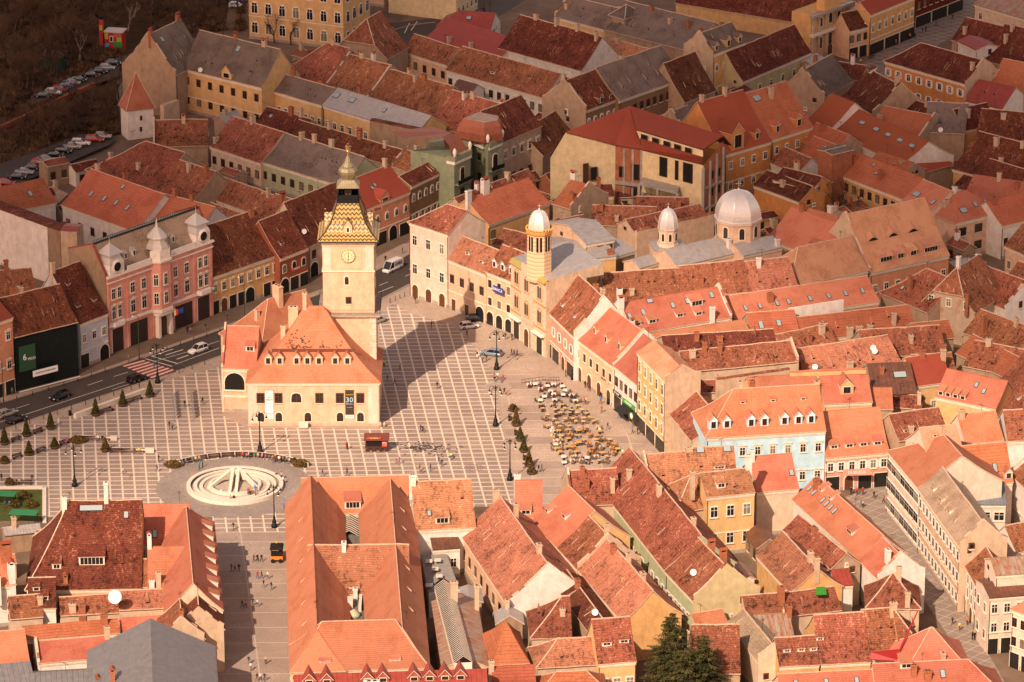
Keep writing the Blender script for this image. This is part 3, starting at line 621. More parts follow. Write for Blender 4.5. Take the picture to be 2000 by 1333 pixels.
Hh('steep dark roof with lime facade below the baroque church', (1452,160),(1586,103),(1550,48),'dark','olive',h=7,s=50,w=(1,6),ch=[],d=[('s',.3,.25,.9,.6),('v',.6,.3)])
Hh('small pink shop house with awning right of the baroque church', (1660,62),(1699,52),(1690,14),'dark','peach',g=118,s=50,w=(1,3,'n'),doors='BB')
Hh('ornate orange three-storey street house at top right', (1701,30),(1790,-6),(1740,-20),'red','ochre',g=110,s=40,w=(1,7,'p'),doors='BBB')
Hh('dark crimson street house beyond the orange one', (1791,-8),(1885,-44),(1800,-60),'slate','dred',g=56,s=40,w=(1,8,'n'),doors='BBB')
Hh('stained orange three-storey block with eight white windows at upper right', (1724,119),(1885,165),(1800,84),'dark','orange',h=9.5,s=36,e='hp',w=(2,8,'s'),parcol='oatm',ch=[(.95,.6,'t')],vents=4,trim=False)
Hh('dull red pantile roof right of the stained orange block', (1925,172),(2010,190),(1955,113),'rib','tan',h=7,s=38)
Hh('dark crimson sheet roof low beside the orange block', (1884,197),(1958,213),(1945,162),'redm','white',h=6,s=34,w=(1,2,'n'),d=[('v',.35,.5),('v',.6,.5)],ch=[])
Hh('cream house with rusty tin roof in top right corner', (1901,8),(2010,40),(1960,-15),'rust','cream',h=7,s=25,w=(1,4,'r',2.3,'0'),ch=[])
Hh('dark brown roof with tall chimney left of the rusty tin roof', (1857,78),(1935,98),(1885,33),'dark','tan',h=6,s=40,ch=[(.2,.4,'t')])
Hh('dark tiled house at right edge below the rusty tin roof', (1918,118),(2015,140),(1960,46),'dark','tan',h=6,s=38,ch=[(.2,.6,'t',2),(.2,.9,'t')])
Hh('small white attic box with crimson roof among dark roofs', (1868,80),(1907,98),(1890,68),'redm','white',h=9,s=15,w=(1,2,'r'),ch=[],e='gg')
Hh('brown hipped roof with beige end wall in the upper right courtyard', (1642,190),(1703,224),(1720,146),'dark','tan',h=7,s=40,e='gp',ch=[(.9,1,'t',2)],parcol='tan',d=[('s',.1,.9,1.6,.8)])
Hh('triangular tan gable with grey slate roof at upper right', (1612,190),(1668,158),(1577,132),'slate','tan',h=7,s=44,e='pg',parcol='tan',ch=[(.5,1.1,'b',2)])
Hh('small rust-brown roof touching the shopping street below the church', (1625,150),(1680,158),(1650,122),'dark','tan',h=6,s=35)
Hh('long smooth dark red roof with a row of skylights at right', (1607,250),(1760,322),(1730,238),'red','white',h=8,s=30,e='gg',d=[('k',x,.62,1.9,1.1) for x in (.06,.27,.45,.6,.75,.9)],ch=[])
Hh('short dark red cross roof at the skylight roof left end', (1566,243),(1611,262),(1580,164),'red','white',h=8,s=36,ch=[])
Hh('low pantile roof with beige end wall above the skylight roof', (1690,258),(1790,278),(1745,210),'rib','tan',h=6,s=28,e='gp',ch=[(.1,.5,'t')])
Hh('mossy grey slab roof above the skylight roof right end', (1805,258),(1885,262),(1840,200),'slate','tan',h=7,s=30,ch=[(.1,.3,'t')],dish=[(.4,.02)])
Hh('dark tiled roof with white dish right of mossy slab roof', (1885,256),(1950,243),(1930,200),'dark','ochre',h=7,s=40,ch=[(.3,.6,'t',2)])
Hh('big dark brown roof filling the right edge near the top', (1858,330),(2010,372),(1935,262),'dark','ochre',h=8,s=36,ch=[(.3,.8,'t'),(.6,.9,'t')],w=(1,6,'n'))
Hh('dark roof at the right edge above the big brown one', (1900,290),(2010,300),(1955,215),'dark','tan',h=6,s=40)
# orange houses right of the construction site
Hh('orange house with tall pedimented dormer and faded red roof', (1418,303),(1508,277),(1440,178),'red','orange',h=11,s=47,w=(2,4,'ra'),d=[('G',.28,.04,4.0,4.2),('G',.75,.12,1.6,1.9)],ch=[(.1,1,'t'),(.6,1,'t')])
Hh('orange house continuation with two dormers and long skylight', (1509,274),(1590,248),(1520,163),'rib','orange',h=11,s=46,w=(2,4,'r'),d=[('G',.2,.12,1.6,1.9),('G',.7,.1,2.2,2.2),('k',.2,.8,2.2,1.6)],ch=[(.5,.8,'t',2.4)])
Hh('beige gable stub left of the pedimented orange house', (1345,268),(1378,256),(1325,212),'slate','tan',h=9,s=44,e='pg',parcol='tan',ch=[])
# --- left centre terraces
Hh('brown roof next to the bastion with stone rim', (300,287),(407,285),(340,234),'old','tan',h=6,s=34,e='pg',ch=[(.2,.1,'b'),(.55,.9,'th')],vents=3)
Hh('worn orange roof over pale yellow courtyard house', (408,286),(508,319),(462,229),'old','cream',h=6.5,s=38,w=(1,6,'n'),ch=[(.05,.2,'t'),(.4,1,'t')],vents=5)
Hh('dark roof above the pale yellow courtyard house', (497,240),(585,266),(540,213),'dark','tan',h=6,s=36,d=[('k',.2,.5,1,1)])
Hh('grey slab roof over long lime green courtyard house', (506,315),(668,364),(620,279),'slate','lime',h=6.5,s=36,w=(1,9,'nb'),ch=[(.25,1,'t'),(.4,1,'t'),(.6,1.02,'t'),(.8,1.02,'t')])
Hh('long dark red terrace roof behind the green courtyard house', (560,264),(762,324),(660,256),'dark','tan',h=7,s=36,ch=[(.3,1,'t'),(.6,.95,'bh'),(.85,.9,'t')])
Hh('brown terrace end roof between firewall and ornate brown front', (764,325),(862,362),(820,302),'old','tan',h=8,s=34,e='pg',ch=[(.2,1,'t')])
Hh('mossy hipped roof beside the parked cars on the left', (165,332),(300,374),(250,265),'old','tan',h=6,s=34,e='hg',ch=[(.1,.6,'t',2),(.6,.4,'t')],vents=5)
Hh('brown roof stepping down from the mossy hipped roof', (300,374),(372,398),(350,312),'old','tan',h=6,s=36,ch=[(.4,.8,'t'),(.8,.9,'b')])
Hh('brown courtyard roof with ochre wall below the grey slab roof', (355,367),(512,424),(440,347),'old','ochre',h=5,s=38,w=(1,3,'n'),vents=6,ch=[(.2,1,'t'),(.9,.9,'t')])
Hh('low brown roof behind the dark eyebrow roofs near the crenellated chimney', (378,438),(470,470),(410,395),'old','tan',h=6,s=38,ch=[(.4,.5,'wh',2)],dish=[(.75,.4)])
Hh('dark brown courtyard roof left of the lime house gable', (500,430),(590,458),(560,385),'old','tan',h=6,s=38,ch=[(.2,.9,'bh'),(.6,.9,'t')])
Hh('orange pantile roof over white courtyard wall at far left', (-25,424),(112,396),(60,353),'rib','white',h=8,s=34,w=(1,3),d=[('k',.72,.45,1,1.5),('k',.3,.25,1,1.3)],ch=[(.35,1.05,'t')])
Hh('large orange pantile roof with four skylights behind the pink mansion', (118,400),(262,452),(205,339),'rib','white',h=8,s=36,w=(1,6,'n'),d=[('k',.22,.42,.9,1.5),('k',.4,.42,.9,1.5),('k',.56,.42,.9,1.5),('k',.72,.4,.9,1.5),('k',.5,.8,.9,1.3)],ch=[(.05,1.1,'t'),(.45,1.05,'b')])
Hh('orange pantile roof piece between skylight roof and pink mansion crest', (262,440),(375,470),(320,378),'rib','white',h=8,s=36,ch=[(.3,1,'b'),(.6,1,'b')])
Hh('green corner house neighbour with red hipped roof and dark funnels', (712,411),(803,375),(770,318),'red','salmon',g=492,s=40,w=(1,5,'a'),doors='DBAB',ch=[(.9,1,'t')],d=[('k',.42,.5,.8,1),('k',.5,.55,.8,1),('g',.45,.03,3.2,1.0)])
Hh('soot-brown ornate palace front between salmon and green houses', (804,365),(887,325),(830,320),'dark','brown',g=455,s=30,w=(2,7,'aa'),ch=[])
Hh('brown eclectic street house right of the green turret house', (981,279),(1060,246),(1000,193),'dark','oatm',h=13,s=46,w=(2,5,'pn'),ch=[],vents=3)
Hh('plain dark roof between eclectic house and cream blind gable', (1062,306),(1126,266),(1100,207),'dark','tan',h=7,s=44,ch=[],vents=1)
Hh('ochre two-storey street house with stucco windows and dark roof', (413,543),(547,497),(450,425),'dark','ochre',g=617,s=50,w=(1,8,'p'),doors='BDBBA.BB',ch=[(.9,.9,'b')],vents=3)
Hh('red-brown street house with arched windows left of the clock tower', (548,506),(604,484),(540,418),'dark','redbr',g=577,s=50,w=(1,3,'A'),doors='ABB',d=[('s',.3,.3,1,.6)],ch=[])
Hh('peach street house with arched gateway directly left of the clock tower', (605,482),(705,440),(590,382),'dark','oatm',g=545,s=50,w=(1,5,'n'),doors='A....',dish=[(.05,.3)],ch=[])
# --- left edge near street
Hh('pale blue street house with two flags and steep dark roof', (156,634),(213,612),(120,523),'dark','pblue',g=722,s=52,w=(1,3),doors='B.A',ch=[(.05,1,'t')],d=[('s',.25,.3,1,.5),('s',.8,.3,1,.5),('s',.3,.7,1,.5)],vents=0)
Hh('dark roofed house wrapped in black scaffold netting', (28,660),(153,629),(50,570),'dark','black',g=766,s=45,ch=[(.3,1.1,'b',2),(.42,1.15,'t',2)],corn=False)
Hh('salmon corner building with smooth red roof at far left edge', (-60,650),(27,620),(-10,572),'red','salmon',g=798,s=34,w=(2,4,'p'),doors='BBBB')
Hh('mossy low roofs in front of the white firewall at left edge', (-20,608),(78,598),(20,527),'old','tan',h=6,s=36,ch=[(.5,1,'b',2.2)])
# --- plaza east side
Hh('cream three-storey corner house with balconies on the square', (795,434),(874,459),(890,404),'old','creamy',g=578,s=34,e='hg',w=(2,3,'r'),doors='DDD',ch=[],wr=None,rw=1.3,rh=2.2)
Hh('yellow house with arched gateway on the square', (871,506),(948,537),(937,474),'oldl','honey',g=602,s=42,w=(1,4,'n'),doors='ddA',d=[('s',.35,.45,1.3,.8),('s',.75,.35,1.3,.8)],ch=[])
Hh('narrow pale peach house with three white dormers on the square', (946,530),(1000,551),(978,476),'old','peach',g=632,s=44,w=(2,3,'b'),doors='WWW',d=[('g',.2,.25,1.4,1.5),('g',.5,.25,1.4,1.5),('g',.8,.25,1.4,1.5)],dk='white')
Hh('red and white striped house with two-tone steep roof on the square', (1062,602),(1119,657),(1148,553),'old','pinkc',g=688,s=48,e='gp',w=(1,5,'s'),doors='BBDB',d=[('s',.3,.3,1.3,.8),('s',.7,.3,1.3,.8)],parcol='white')
Hh('orange two-storey house with four arched shop doors on the square', (1121,659),(1196,716),(1215,617),'new','peach',g=738,s=42,e='gp',w=(1,6,'b'),doors='DDDD',d=[('g',.25,.35,1.3,1.5),('g',.55,.35,1.3,1.5),('g',.85,.4,1.3,1.5)],parcol='white',ch=[])
Hh('white shop house with green sign and black awning on the square', (1197,714),(1243,752),(1260,655),'new','white',g=796,s=42,w=(1,5,'n'),doors='BBB',ch=[])
Hh('tall yellow stucco building with old rose roof on the square corner', (1242,688),(1297,744),(1305,692),'pink','yellow',g=835,s=30,e='gp',w=(3,5,'p'),doors='BBB',ch=[],parcol='oatm',rh=2.1)
Hh('long blotched brown wing roof behind the tall yellow building', (1340,727),(1560,706),(1410,678),'old','oatm',h=14,s=28,e='gp',ch=[(.1,.7,'t'),(.22,.9,'b'),(.35,.8,'b')],parcol='oatm')
Hh('upper mottled ridge roof behind the tall yellow building', (1300,690),(1520,676),(1390,650),'dark','oatm',h=14,s=24,ch=[(.3,.6,'b'),(.5,.5,'b')])
Hh('small mottled roof wedged between yellow and light blue buildings', (1299,799),(1350,862),(1372,778),'old','oatm',h=9,s=36,ch=[])
Hh('old brown roof behind the light blue building ridge', (1345,768),(1470,765),(1400,742),'old','oatm',h=11,s=30,ch=[(.5,.6,'t'),(.75,.5,'th')])
Hh('light blue building with orange roof and pedimented dormers', (1377,856),(1614,842),(1480,757),'new','blue',h=12.5,s=46,e='hg',w=(2,8,'p'),d=[('G',x,.2,1.6,1.8) for x in (.08,.19,.39,.5,.665,.78,.885)]+[('s',.35,.7,1.0,.6),('s',.6,.7,1,.6),('s',.85,.7,1,.6)],ch=[(.35,1.1,'t'),(.45,1.1,'b')])
Hh('pink shop house with four long shed dormers and shuttered windows', (1613,895),(1738,884),(1680,798),'new','pinkc',g=962,s=44,w=(1,6,'s'),doors='BDBB',d=[('s',x,.2,1.7,.9) for x in (.16,.4,.62,.84)],ch=[])
Hh('modern corner block with long window bands and flared orange roof', (1731,880),(1792,953),(1835,840),'new','creamy',h=13,s=34,e='hg',w=(3,7,'c'),ch=[],rw=2.7,rh=1.9)
Hh('long yellow stucco street block with tan slate roof at right', (1793,955),(1872,1066),(1872,955),'slatel','honey',h=13,s=42,e='gp',w=(3,12,'s'),ch=[],d=[('s',.15,.35,1.6,.8),('s',.35,.35,1.6,.8),('s',.55,.35,1.6,.8)],parcol='oatm')
Hh('rosy tiled roof plane beside the flared orange roof', (1820,915),(1892,908),(1850,830),'pink','creamy',h=14,s=34,d=[('s',.35,.75,.8,.6)],ch=[(.6,-.0,'t',2)])
Hh('bright orange square roof at right behind the rosy roof', (1886,868),(1962,860),(1905,806),'new','creamy',h=12,s=40,ch=[(.1,.9,'t')])
Hh('brown ribbed mansard with two tall skylights at right edge', (1893,950),(1980,942),(1930,866),'rib','creamy',h=10,s=52,d=[('k',.4,.3,.9,1.9),('k',.65,.3,.9,1.9),('g',.9,.1,1.6,1.4)],ch=[])
Hh('cream back house under a blue-grey flat sheet roof', (1884,985),(1966,986),(1905,944),'blue','creamy',h=9,s=14,w=(2,3,'r'),ch=[(.1,.2,'t')],rw=1.9)
Hh('mottled roof at right edge above a white wall', (1968,862),(2030,860),(1985,800),'old','white',h=12,s=36)
Hh('old brown roof at right edge beside the ribbed mansard', (1972,925),(2040,990),(2010,895),'old','white',h=10,s=38,e='pg',parcol='white')
# --- centre north cluster
Hh('long red pantile house with loggia behind the cream corner house', (955,440),(1076,397),(1000,358),'rib','ochre',h=8,s=34,w=(1,6,'n',2.2,'0'),ch=[(.0,.9,'w',2.6,1.4),(.3,1,'wh',3,1.9)])
Hh('strip of brown roof behind the long red pantile house', (905,408),(1050,350),(975,352),'old','oatm',h=8,s=38,ch=[(.3,1,'wh'),(.7,.9,'t')])
Hh('right wing of the red pantile house with tan blind gable', (1077,398),(1113,409),(1115,351),'rib','tan',h=8,s=34,e='gp',parcol='tan',ch=[(.1,1.05,'wh',1.8,1.4),(.7,.4,'b')])
Hh('small ochre house with dark roof below the cream blind gable', (1163,386),(1200,384),(1180,360),'dark','ochre',h=6,s=30,w=(1,2,'n'),ch=[(.3,.9,'b')])
Hh('low brown roofs below the construction site', (1153,440),(1280,444),(1215,402),'old','tan',h=6,s=32,ch=[(.4,.3,'t'),(.15,.8,'b')])
Hh('brown roof strip between construction site and small silver dome', (1240,418),(1345,420),(1300,385),'old','tan',h=6,s=30,ch=[(.8,.3,'b',2.2)])
Hh('rust-brown roof behind the striped octagonal church tower', (1080,468),(1160,452),(1110,425),'old','tan',h=7,s=32,ch=[(.3,.7,'b')])
Hh('brown roof left of the striped octagonal church tower', (960,478),(1035,498),(1000,450),'old','tan',h=9,s=34,ch=[])
Hh('brown roof along the yellow church wall', (1240,455),(1385,425),(1310,410),'old','honey',h=7,s=30,ch=[])
Hh('large mottled roof between church facade and orange attic houses', (1185,594),(1335,584),(1250,528),'old','white',h=10,s=40,e='gg',ch=[(0,.9,'t',2),(.18,.2,'wh',2),(.35,.3,'t')],vents=2)
Hh('mottled roof right of the large one with leaning pipe', (1336,584),(1470,570),(1400,512),'old','white',h=10,s=40,ch=[(.3,.45,'b',1.6)],vents=2)
Hh('tan mottled roof in front of the church apse', (1470,570),(1560,560),(1500,506),'oldl','white',h=10,s=38,ch=[(.3,.8,'w',2)])
Hh('smooth bright orange roof beside the large silver dome', (1496,466),(1600,505),(1590,420),'new','peach',h=9,s=38,ch=[(.2,1.0,'b')],d=[('s',.75,.2,2,.9)])
Hh('small bright orange roof above the smooth orange one', (1560,432),(1640,455),(1600,412),'new','peach',h=8,s=34,e='gh',ch=[(.5,1.1,'w',2),(.9,1.0,'w',2.5)])
Hh('broad pale pink roof with eyebrow vents and four white-windowed dormers', (1700,534),(1856,499),(1730,402),'pink','salmon',h=8,s=48,e='pg',w=(1,7),d=[('s',.24,.14,3.6,1.3),('s',.42,.14,2,1.3),('s',.58,.14,2,1.3),('s',.8,.14,4,1.3),('e',.2,.52,3.4,1),('e',.45,.52,3.4,1),('e',.7,.52,3.4,1)],parcol='oatm',ch=[],dk='salmon')
Hh('lower pale pink roof with yellow gable left of the broad one', (1565,557),(1698,528),(1600,474),'pink','paley',h=9,s=42,e='jg',ch=[(.0,1.1,'w',1.6)],wl=(1,2,'b',3,'0'))
Hh('long orange attic roof with a row of five skylights at right', (1440,630),(1719,589),(1600,552),'new','salmon',h=9,s=32,d=[('k',x,.4,.8,1.4) for x in (.1,.2,.32,.4,.55,.68,.8,.92)],ch=[(.28,.6,'b')])
Hh('orange attic roof with white parapet and many dormers in the centre', (1233,654),(1430,620),(1330,572),'new','white',h=11,s=40,e='pp',d=[('s',.1,.25,1.5,.9),('s',.24,.25,1.9,1),('s',.52,.3,1.7,.9),('s',.72,.55,2.8,1.3),('s',.7,.25,1.7,.9),('k',.06,.5,.9,1.4),('k',.2,.55,.9,1.4),('k',.3,.85,1.4,1),('k',.5,.6,.9,1.4),('k',.65,.65,.9,1.4),('k',.9,.7,.9,1.5)],parcol='white',ch=[(0,.8,'wh',2.6),(.02,.1,'wh',2.4),(.8,.0,'w',3)])
Hh('smooth pale orange roof strip in front of the attic dormers', (1255,682),(1468,650),(1360,638),'new','white',h=11,s=25,ch=[])
Hh('orange pantile roof with two skylights in the centre right', (1470,664),(1565,657),(1500,608),'rib','tan',h=9,s=34,d=[('k',.25,.4,1,2),('k',.62,.45,1,1.6)],ch=[(.02,.2,'t')])
Hh('long orange pantile roof with chimneys at right centre', (1563,668),(1792,642),(1650,609),'rib','ochre',h=8,s=34,ch=[(.2,.3,'th',2.2),(.82,.3,'t',2.6),(.6,.1,'t'),(.42,.0,'t',2),(.5,.0,'t',2)],d=[('v',.35,.4),('v',.65,.4),('v',.8,.6)])
Hh('mottled roof with twin dishes above the light blue building', (1560,745),(1765,712),(1660,665),'oldl','oatm',h=9,s=30,ch=[(.1,.4,'b'),(.5,.1,'t')],dish=[(.8,.6),(.8,.5),(.2,.3)])
Hh('mottled brown ridge roofs right of the upper yellow wing', (1535,690),(1640,668),(1580,640),'old','oatm',h=9,s=30,ch=[(.5,.3,'b'),(.8,.6,'t')])
Hh('rust-brown roof at centre right below the pantile rows', (1690,700),(1850,690),(1750,640),'old','tan',h=8,s=32,ch=[(.2,.6,'b'),(.6,.5,'t')])
# --- right cluster
Hh('old hipped roof with very tall leaning chimney at right', (1716,571),(1812,612),(1800,520),'old','tan',h=7,s=40,e='hg',ch=[(.45,.35,'b',3.4)],d=[('k',.3,.3,.9,1)])
Hh('plastered gabled house with two white windows at right', (1905,612),(1965,575),(1858,530),'old','oatm',h=8,s=50,e='jg',wl=(1,3,'r',-1.0),ch=[(.3,1,'w',2.4),(.0,.3,'b',2)])
Hh('wide mossy roof right of the plastered gabled house', (1865,566),(1962,604),(1930,520),'old','white',h=7,s=38,e='gp',parcol='white',ch=[(.2,.8,'th'),(.05,.9,'w',2.6)])
Hh('orange-walled house with old roof at right edge', (1960,480),(2020,507),(2005,440),'old','peach',h=8,s=40,w=(1,3,'b'))
Hh('old roof at the right edge above the white courtyard wall', (1950,560),(2020,585),(1990,510),'old','tan',h=7,s=38,ch=[(.3,.9,'th')])
Hh('yellow three-storey block with dark framed windows and hipped roof at right', (1867,437),(1960,414),(1915,365),'new','honey',g=512,s=38,e='hh',w=(2,3,'n'),wl=None,d=[('k',.3,.3,1.8,1.4),('k',.58,.4,.9,1.4),('k',.8,.4,.9,1.4)],ch=[(.2,1.1,'t'),(.4,1.2,'w',2)],rw=1.9)
Hh('red hipped wing left of the yellow three-storey block', (1760,392),(1815,415),(1790,345),'new','cream',h=10,s=32,e='gg',d=[('k',.2,.35,2,1.4),('k',.82,.3,1,1.5)],ch=[])
Hh('red pantile roofs behind the hipped block at the right edge', (1958,442),(2030,425),(1985,380),'rib','white',h=8,s=34,w=(1,4,'b'))
Hh('bright red roof running to the right edge behind yellow block', (1880,385),(2010,405),(1930,345),'new','tan',h=7,s=28,ch=[(.4,.9,'t'),(.7,.7,'b')])
Hh('dusty pantile roof over long ochre wall behind bare trees', (1629,338),(1766,391),(1710,312),'rib','ochre',h=9,s=36,w=(2,9,'n'),ch=[(.55,.4,'b',2.4),(.1,.7,'b')],d=[('k',.35,.75,.8,.9),('k',.45,.5,.8,.9)])
Hh('white walled house with red roof left of the chimney block', (1557,302),(1608,322),(1590,266),'rib','white',h=7,s=36,w=(1,3,'n'),d=[('k',.6,.7,.7,.8)],ch=[])
Hh('rust coloured roof over white wall by the orange street houses', (1503,318),(1556,340),(1530,286),'old','white',h=7,s=36,ch=[])
Hh('plain orange wall house below the orange street houses', (1508,352),(1585,372),(1545,330),'dark','orange',h=9,s=28,w=(2,4,'n'))
Hh('dark brown roof behind the large silver dome', (1470,362),(1560,395),(1520,340),'dark','orange',h=7,s=34,ch=[(.5,.5,'t')])
Hh('dark roof with ochre windows at the right edge upper middle', (1900,348),(2020,385),(1960,318),'dark','ochre',h=8,s=32,w=(1,6,'r'))
Hh('rust-red pantile roof at right below the plastered house', (1790,668),(1865,660),(1815,628),'rib','tan',h=8,s=34,ch=[(.5,.5,'t')])
Hh('long pantile slope falling to the right edge', (1865,690),(1965,740),(1905,655),'rib','tan',h=8,s=38,ch=[(.5,.6,'b')])
Hh('old roof with tall double chimney at right edge', (1880,650),(1985,690),(1940,612),'old','oatm',h=8,s=40,ch=[(.3,.3,'b',3.4),(.7,.9,'t')])
Hh('steep mottled roof rising at the right edge', (1915,775),(2040,900),(2035,720),'old','ochre',h=8,s=44,w=(1,5,'n'),ch=[(.1,1,'th')],d=[('s',.3,.4,1.4,.7),('s',.5,.4,1.4,.7),('s',.7,.5,1.4,.7)],vents=0)
Hh('old roof with zinc hatch at right edge above the steep roof', (1880,715),(1980,735),(1925,668),'old','tan',h=8,s=36,ch=[(.3,.9,'t')])
Hh('mottled brown roof beside the dark crimson roof', (1790,735),(1870,730),(1830,690),'old','tan',h=9,s=30,dish=[(.2,.5)])
Hh('dark crimson tiled roof at right centre', (1790,755),(1862,745),(1815,692),'red','yellow',h=9,s=36,w=(1,3,'r'),ch=[(.45,.95,'b'),(.98,.8,'t',2)])
Hh('brown felt-patched roof with rooflight at right centre', (1706,772),(1792,768),(1740,708),'brown','tan',h=9,s=28,d=[('k',.7,.5,2.6,1.6)],ch=[(.3,.7,'b')])
Hh('orange roof with five tiny dormers sloping to the right', (1825,775),(1945,800),(1860,722),'new','yellow',h=10,s=40,e='gg',d=[('s',x,.1,1.1,.9) for x in (.08,.2,.32,.44)]+[('k',.55,.6,.8,1.2),('k',.7,.45,.8,1.2)],ch=[])
Hh('orange roof with yellow dormer behind the light blue building', (1610,790),(1705,785),(1650,733),'new','yellow',h=11,s=38,e='gg',w=(1,3,'n'),d=[('G',.5,.35,2.6,1.8)],ch=[(-.1,.6,'t')],dk='yellow')
Hh('orange roof beside the yellow-dormer roof on its left', (1470,790),(1605,782),(1530,733),'new','yellow',h=11,s=30,ch=[])
Hh('orange roof wedge behind the pink shop house', (1690,800),(1745,800),(1715,757),'new','tan',h=9,s=34,ch=[(.1,.3,'t')])
Hh('small mossy roofs in a tan courtyard right of the wedge', (1735,795),(1800,800),(1765,770),'old','tan',h=7,s=28,ch=[(.9,.5,'t',2.4)])
Hh('mottled orange roof right behind the pink shop house', (1756,862),(1855,848),(1800,800),'old','tan',h=10,s=36,d=[('s',.2,.3,.9,.6)],ch=[(.3,.3,'t')])
Hh('small red roof in front of the skylight roof white gable', (1752,352),(1862,322),(1835,296),'red','tan',h=6,s=32,ch=[(.2,.6,'t',2)])
Hh('massive rendered chimney block with antennas near the bare trees', (1626,303),(1668,292),None,'slate','brick',h=15,s=8,hw=2.6,ch=[],corn=False,cat='chimney block',name='chimney_block')
Hh('brown pantile roof behind the massive chimney block', (1560,275),(1625,300),(1610,245),'rib','tan',h=8,s=34,ch=[(.3,.8,'b')])
Hh('dark tiled roof below the stained orange block', (1755,225),(1825,250),(1800,200),'dark','tan',h=6,s=32,ch=[(.4,.9,'t')])
Hh('rust-red ribbed roof between chimney block and dusty pantile roof', (1690,322),(1760,345),(1730,300),'rib','tan',h=7,s=30,ch=[])
Hh('brown roof tucked under the big dark right edge roof', (1860,365),(1925,385),(1900,345),'dark','ochre',h=7,s=30,ch=[(.5,.8,'b')])
# --- bottom left block
Hh('big mottled house with wide shed dormer left of the pedestrian street', (48,1154),(277,1150),(200,977),'dark','ochre',h=7,s=44,e='hg',hk=.62,w=(1,8,'n'),d=[('s',.57,.3,4.6,1.7),('s',.27,.26,1.6,1.1),('k',.56,.88,4.2,1.2),('k',.86,.8,.9,1.4)],ch=[(.33,.93,'w',2.4),(.69,1,'w',3.4,1.2),(.35,.12,'bh',.8)])
Hh('smooth orange wing roof with two skylights facing the camera', (279,1066),(372,1064),(320,984),'new','cream',h=9,s=42,d=[('k',.1,.18,.9,1.6),('k',.25,.2,.9,1.6)],ch=[])
Hh('long orange roof with seven small dormers along the pedestrian street', (437,1192),(419,1019),(370,1062),'new','cream',h=9,s=46,e='gh',d=[('s',x,.12,2.0,1.0) for x in (.1,.24,.37,.5,.63,.76,.88)],ch=[],w=(2,12))
Hh('lower smooth orange roof with white corner chimney', (288,1153),(376,1151),(330,1067),'new','cream',h=8,s=40,ch=[(.05,1.0,'wh',2.2),(.1,.05,'w',1.5),(.25,.1,'t',2.6)])
Hh('small mottled roof with single skylight and beige base', (228,1150),(290,1147),(270,1092),'old','cream',h=7,s=38,d=[('k',.6,.3,.9,1.4)],ch=[])
Hh('low mottled shed roof with rusted rim above the rib roof', (118,1203),(240,1196),(165,1163),'old','oatm',h=6,s=28,ch=[(.35,.1,'b',1.6),(.2,.2,'t')])
Hh('beige firewall house with big white satellite dish', (232,1192),(352,1186),(290,1152),'oldl','oatm',h=7,s=22,ch=[(.9,.9,'t',1.4)])
Hh('narrow dark roof house with tan gable at the pedestrian street', (440,1230),(436,1184),(385,1150),'dark','oatm',h=8,s=42,e='pg',parcol='oatm',vents=1,ch=[])
Hh('tan gabled house directly behind the big grey metal roof', (402,1248),(398,1205),(352,1180),'old','oatm',h=8,s=42,e='pg',parcol='oatm',ch=[(.1,1,'b')])
Hh('ribbed terracotta lean-to roof in the lower left block', (47,1252),(235,1237),(140,1216),'rib','brick',h=7,s=28,ch=[(.85,.8,'b',1.6)])
Hh('plain orange roof below the ribbed lean-to', (75,1296),(215,1284),(150,1246),'new','white',h=6,s=30,e='pg',parcol='white',ch=[(1.0,.9,'t',2)])
Hh('orange roof strip right of the ribbed lean-to', (238,1246),(330,1240),(280,1205),'new','cream',h=6,s=28,ch=[])
Hh('orange roof with big white chimneys at the left edge', (-40,1150),(32,1142),(0,1077),'new','white',h=8,s=40,ch=[(.85,.75,'bh',3,2.0),(.9,.2,'wh',3,1.9),(.5,-.1,'wh',2.4)])
Hh('dark mottled roof with three pale vents at left', (55,1190),(110,1188),(80,1128),'dark','white',h=7,s=40,d=[('s',.3,.6,1.2,.8),('s',.6,.3,1.2,.8)],vents=0,ch=[])
Hh('small old roof with rough gable at left edge below the chimneys', (20,1210),(85,1205),(50,1162),'old','oatm',h=6,s=36,ch=[(.95,.6,'t',1.4)])
Hh('orange roof at the left edge above the dark grey metal roof', (-40,1322),(62,1312),(10,1232),'new','white',h=6,s=30,ch=[(-.0,.5,'b')])
Hh('large grey standing seam metal roof at bottom left', (432,1420),(421,1262),None,'grey','white',h=10,hw=11,s=27,e='gg',ch=[(.45,1.6,'bh',2)])
Hh('dark grey metal roof corner at the bottom left edge', (-40,1352),(70,1338),(-5,1298),'grey','white',h=9,s=30,ch=[])
Hh('grey metal roof with bent vent pipe at the bottom edge', (60,1372),(250,1362),(150,1310),'grey','white',h=8,s=22,ch=[(.7,.3,'bh',2)])
# --- merchants' hall: four wings and a cross wing round two courts
Hh('west wing of the great orange courtyard hall', (556,985),(565,1314),(613,1090),'new','peach',h=9,s=50,e='gh',bk=1.4,d=[('v',x,.5) for x in (.2,.32,.45,.57,.7,.82)],ch=[],w=(1,20,'b'))
Hh('east wing of the great orange courtyard hall', (841,1305),(811,986),(777,1120),'new','peach',h=9,s=50,e='hg',bk=1.4,d=[('v',x,.5) for x in (.25,.37,.5,.62,.75,.87)],ch=[(.98,.0,'w',2.2)],w=(2,18,'b'))
Hh('north wing of the great orange courtyard hall', (590,1006),(806,1000),(700,931),'new','peach',h=7.5,s=48,d=[('s',.46,.15,3.0,1.5)],ch=[])
Hh('cross wing between the two courts of the great hall', (600,1162),(800,1160),(700,1064),'oldl','peach',h=7.5,s=48,d=[('s',.46,.12,1.8,.5)],ch=[(.36,.95,'w',1.0,1.3),(.47,.0,'w',1.2)],vents=0)
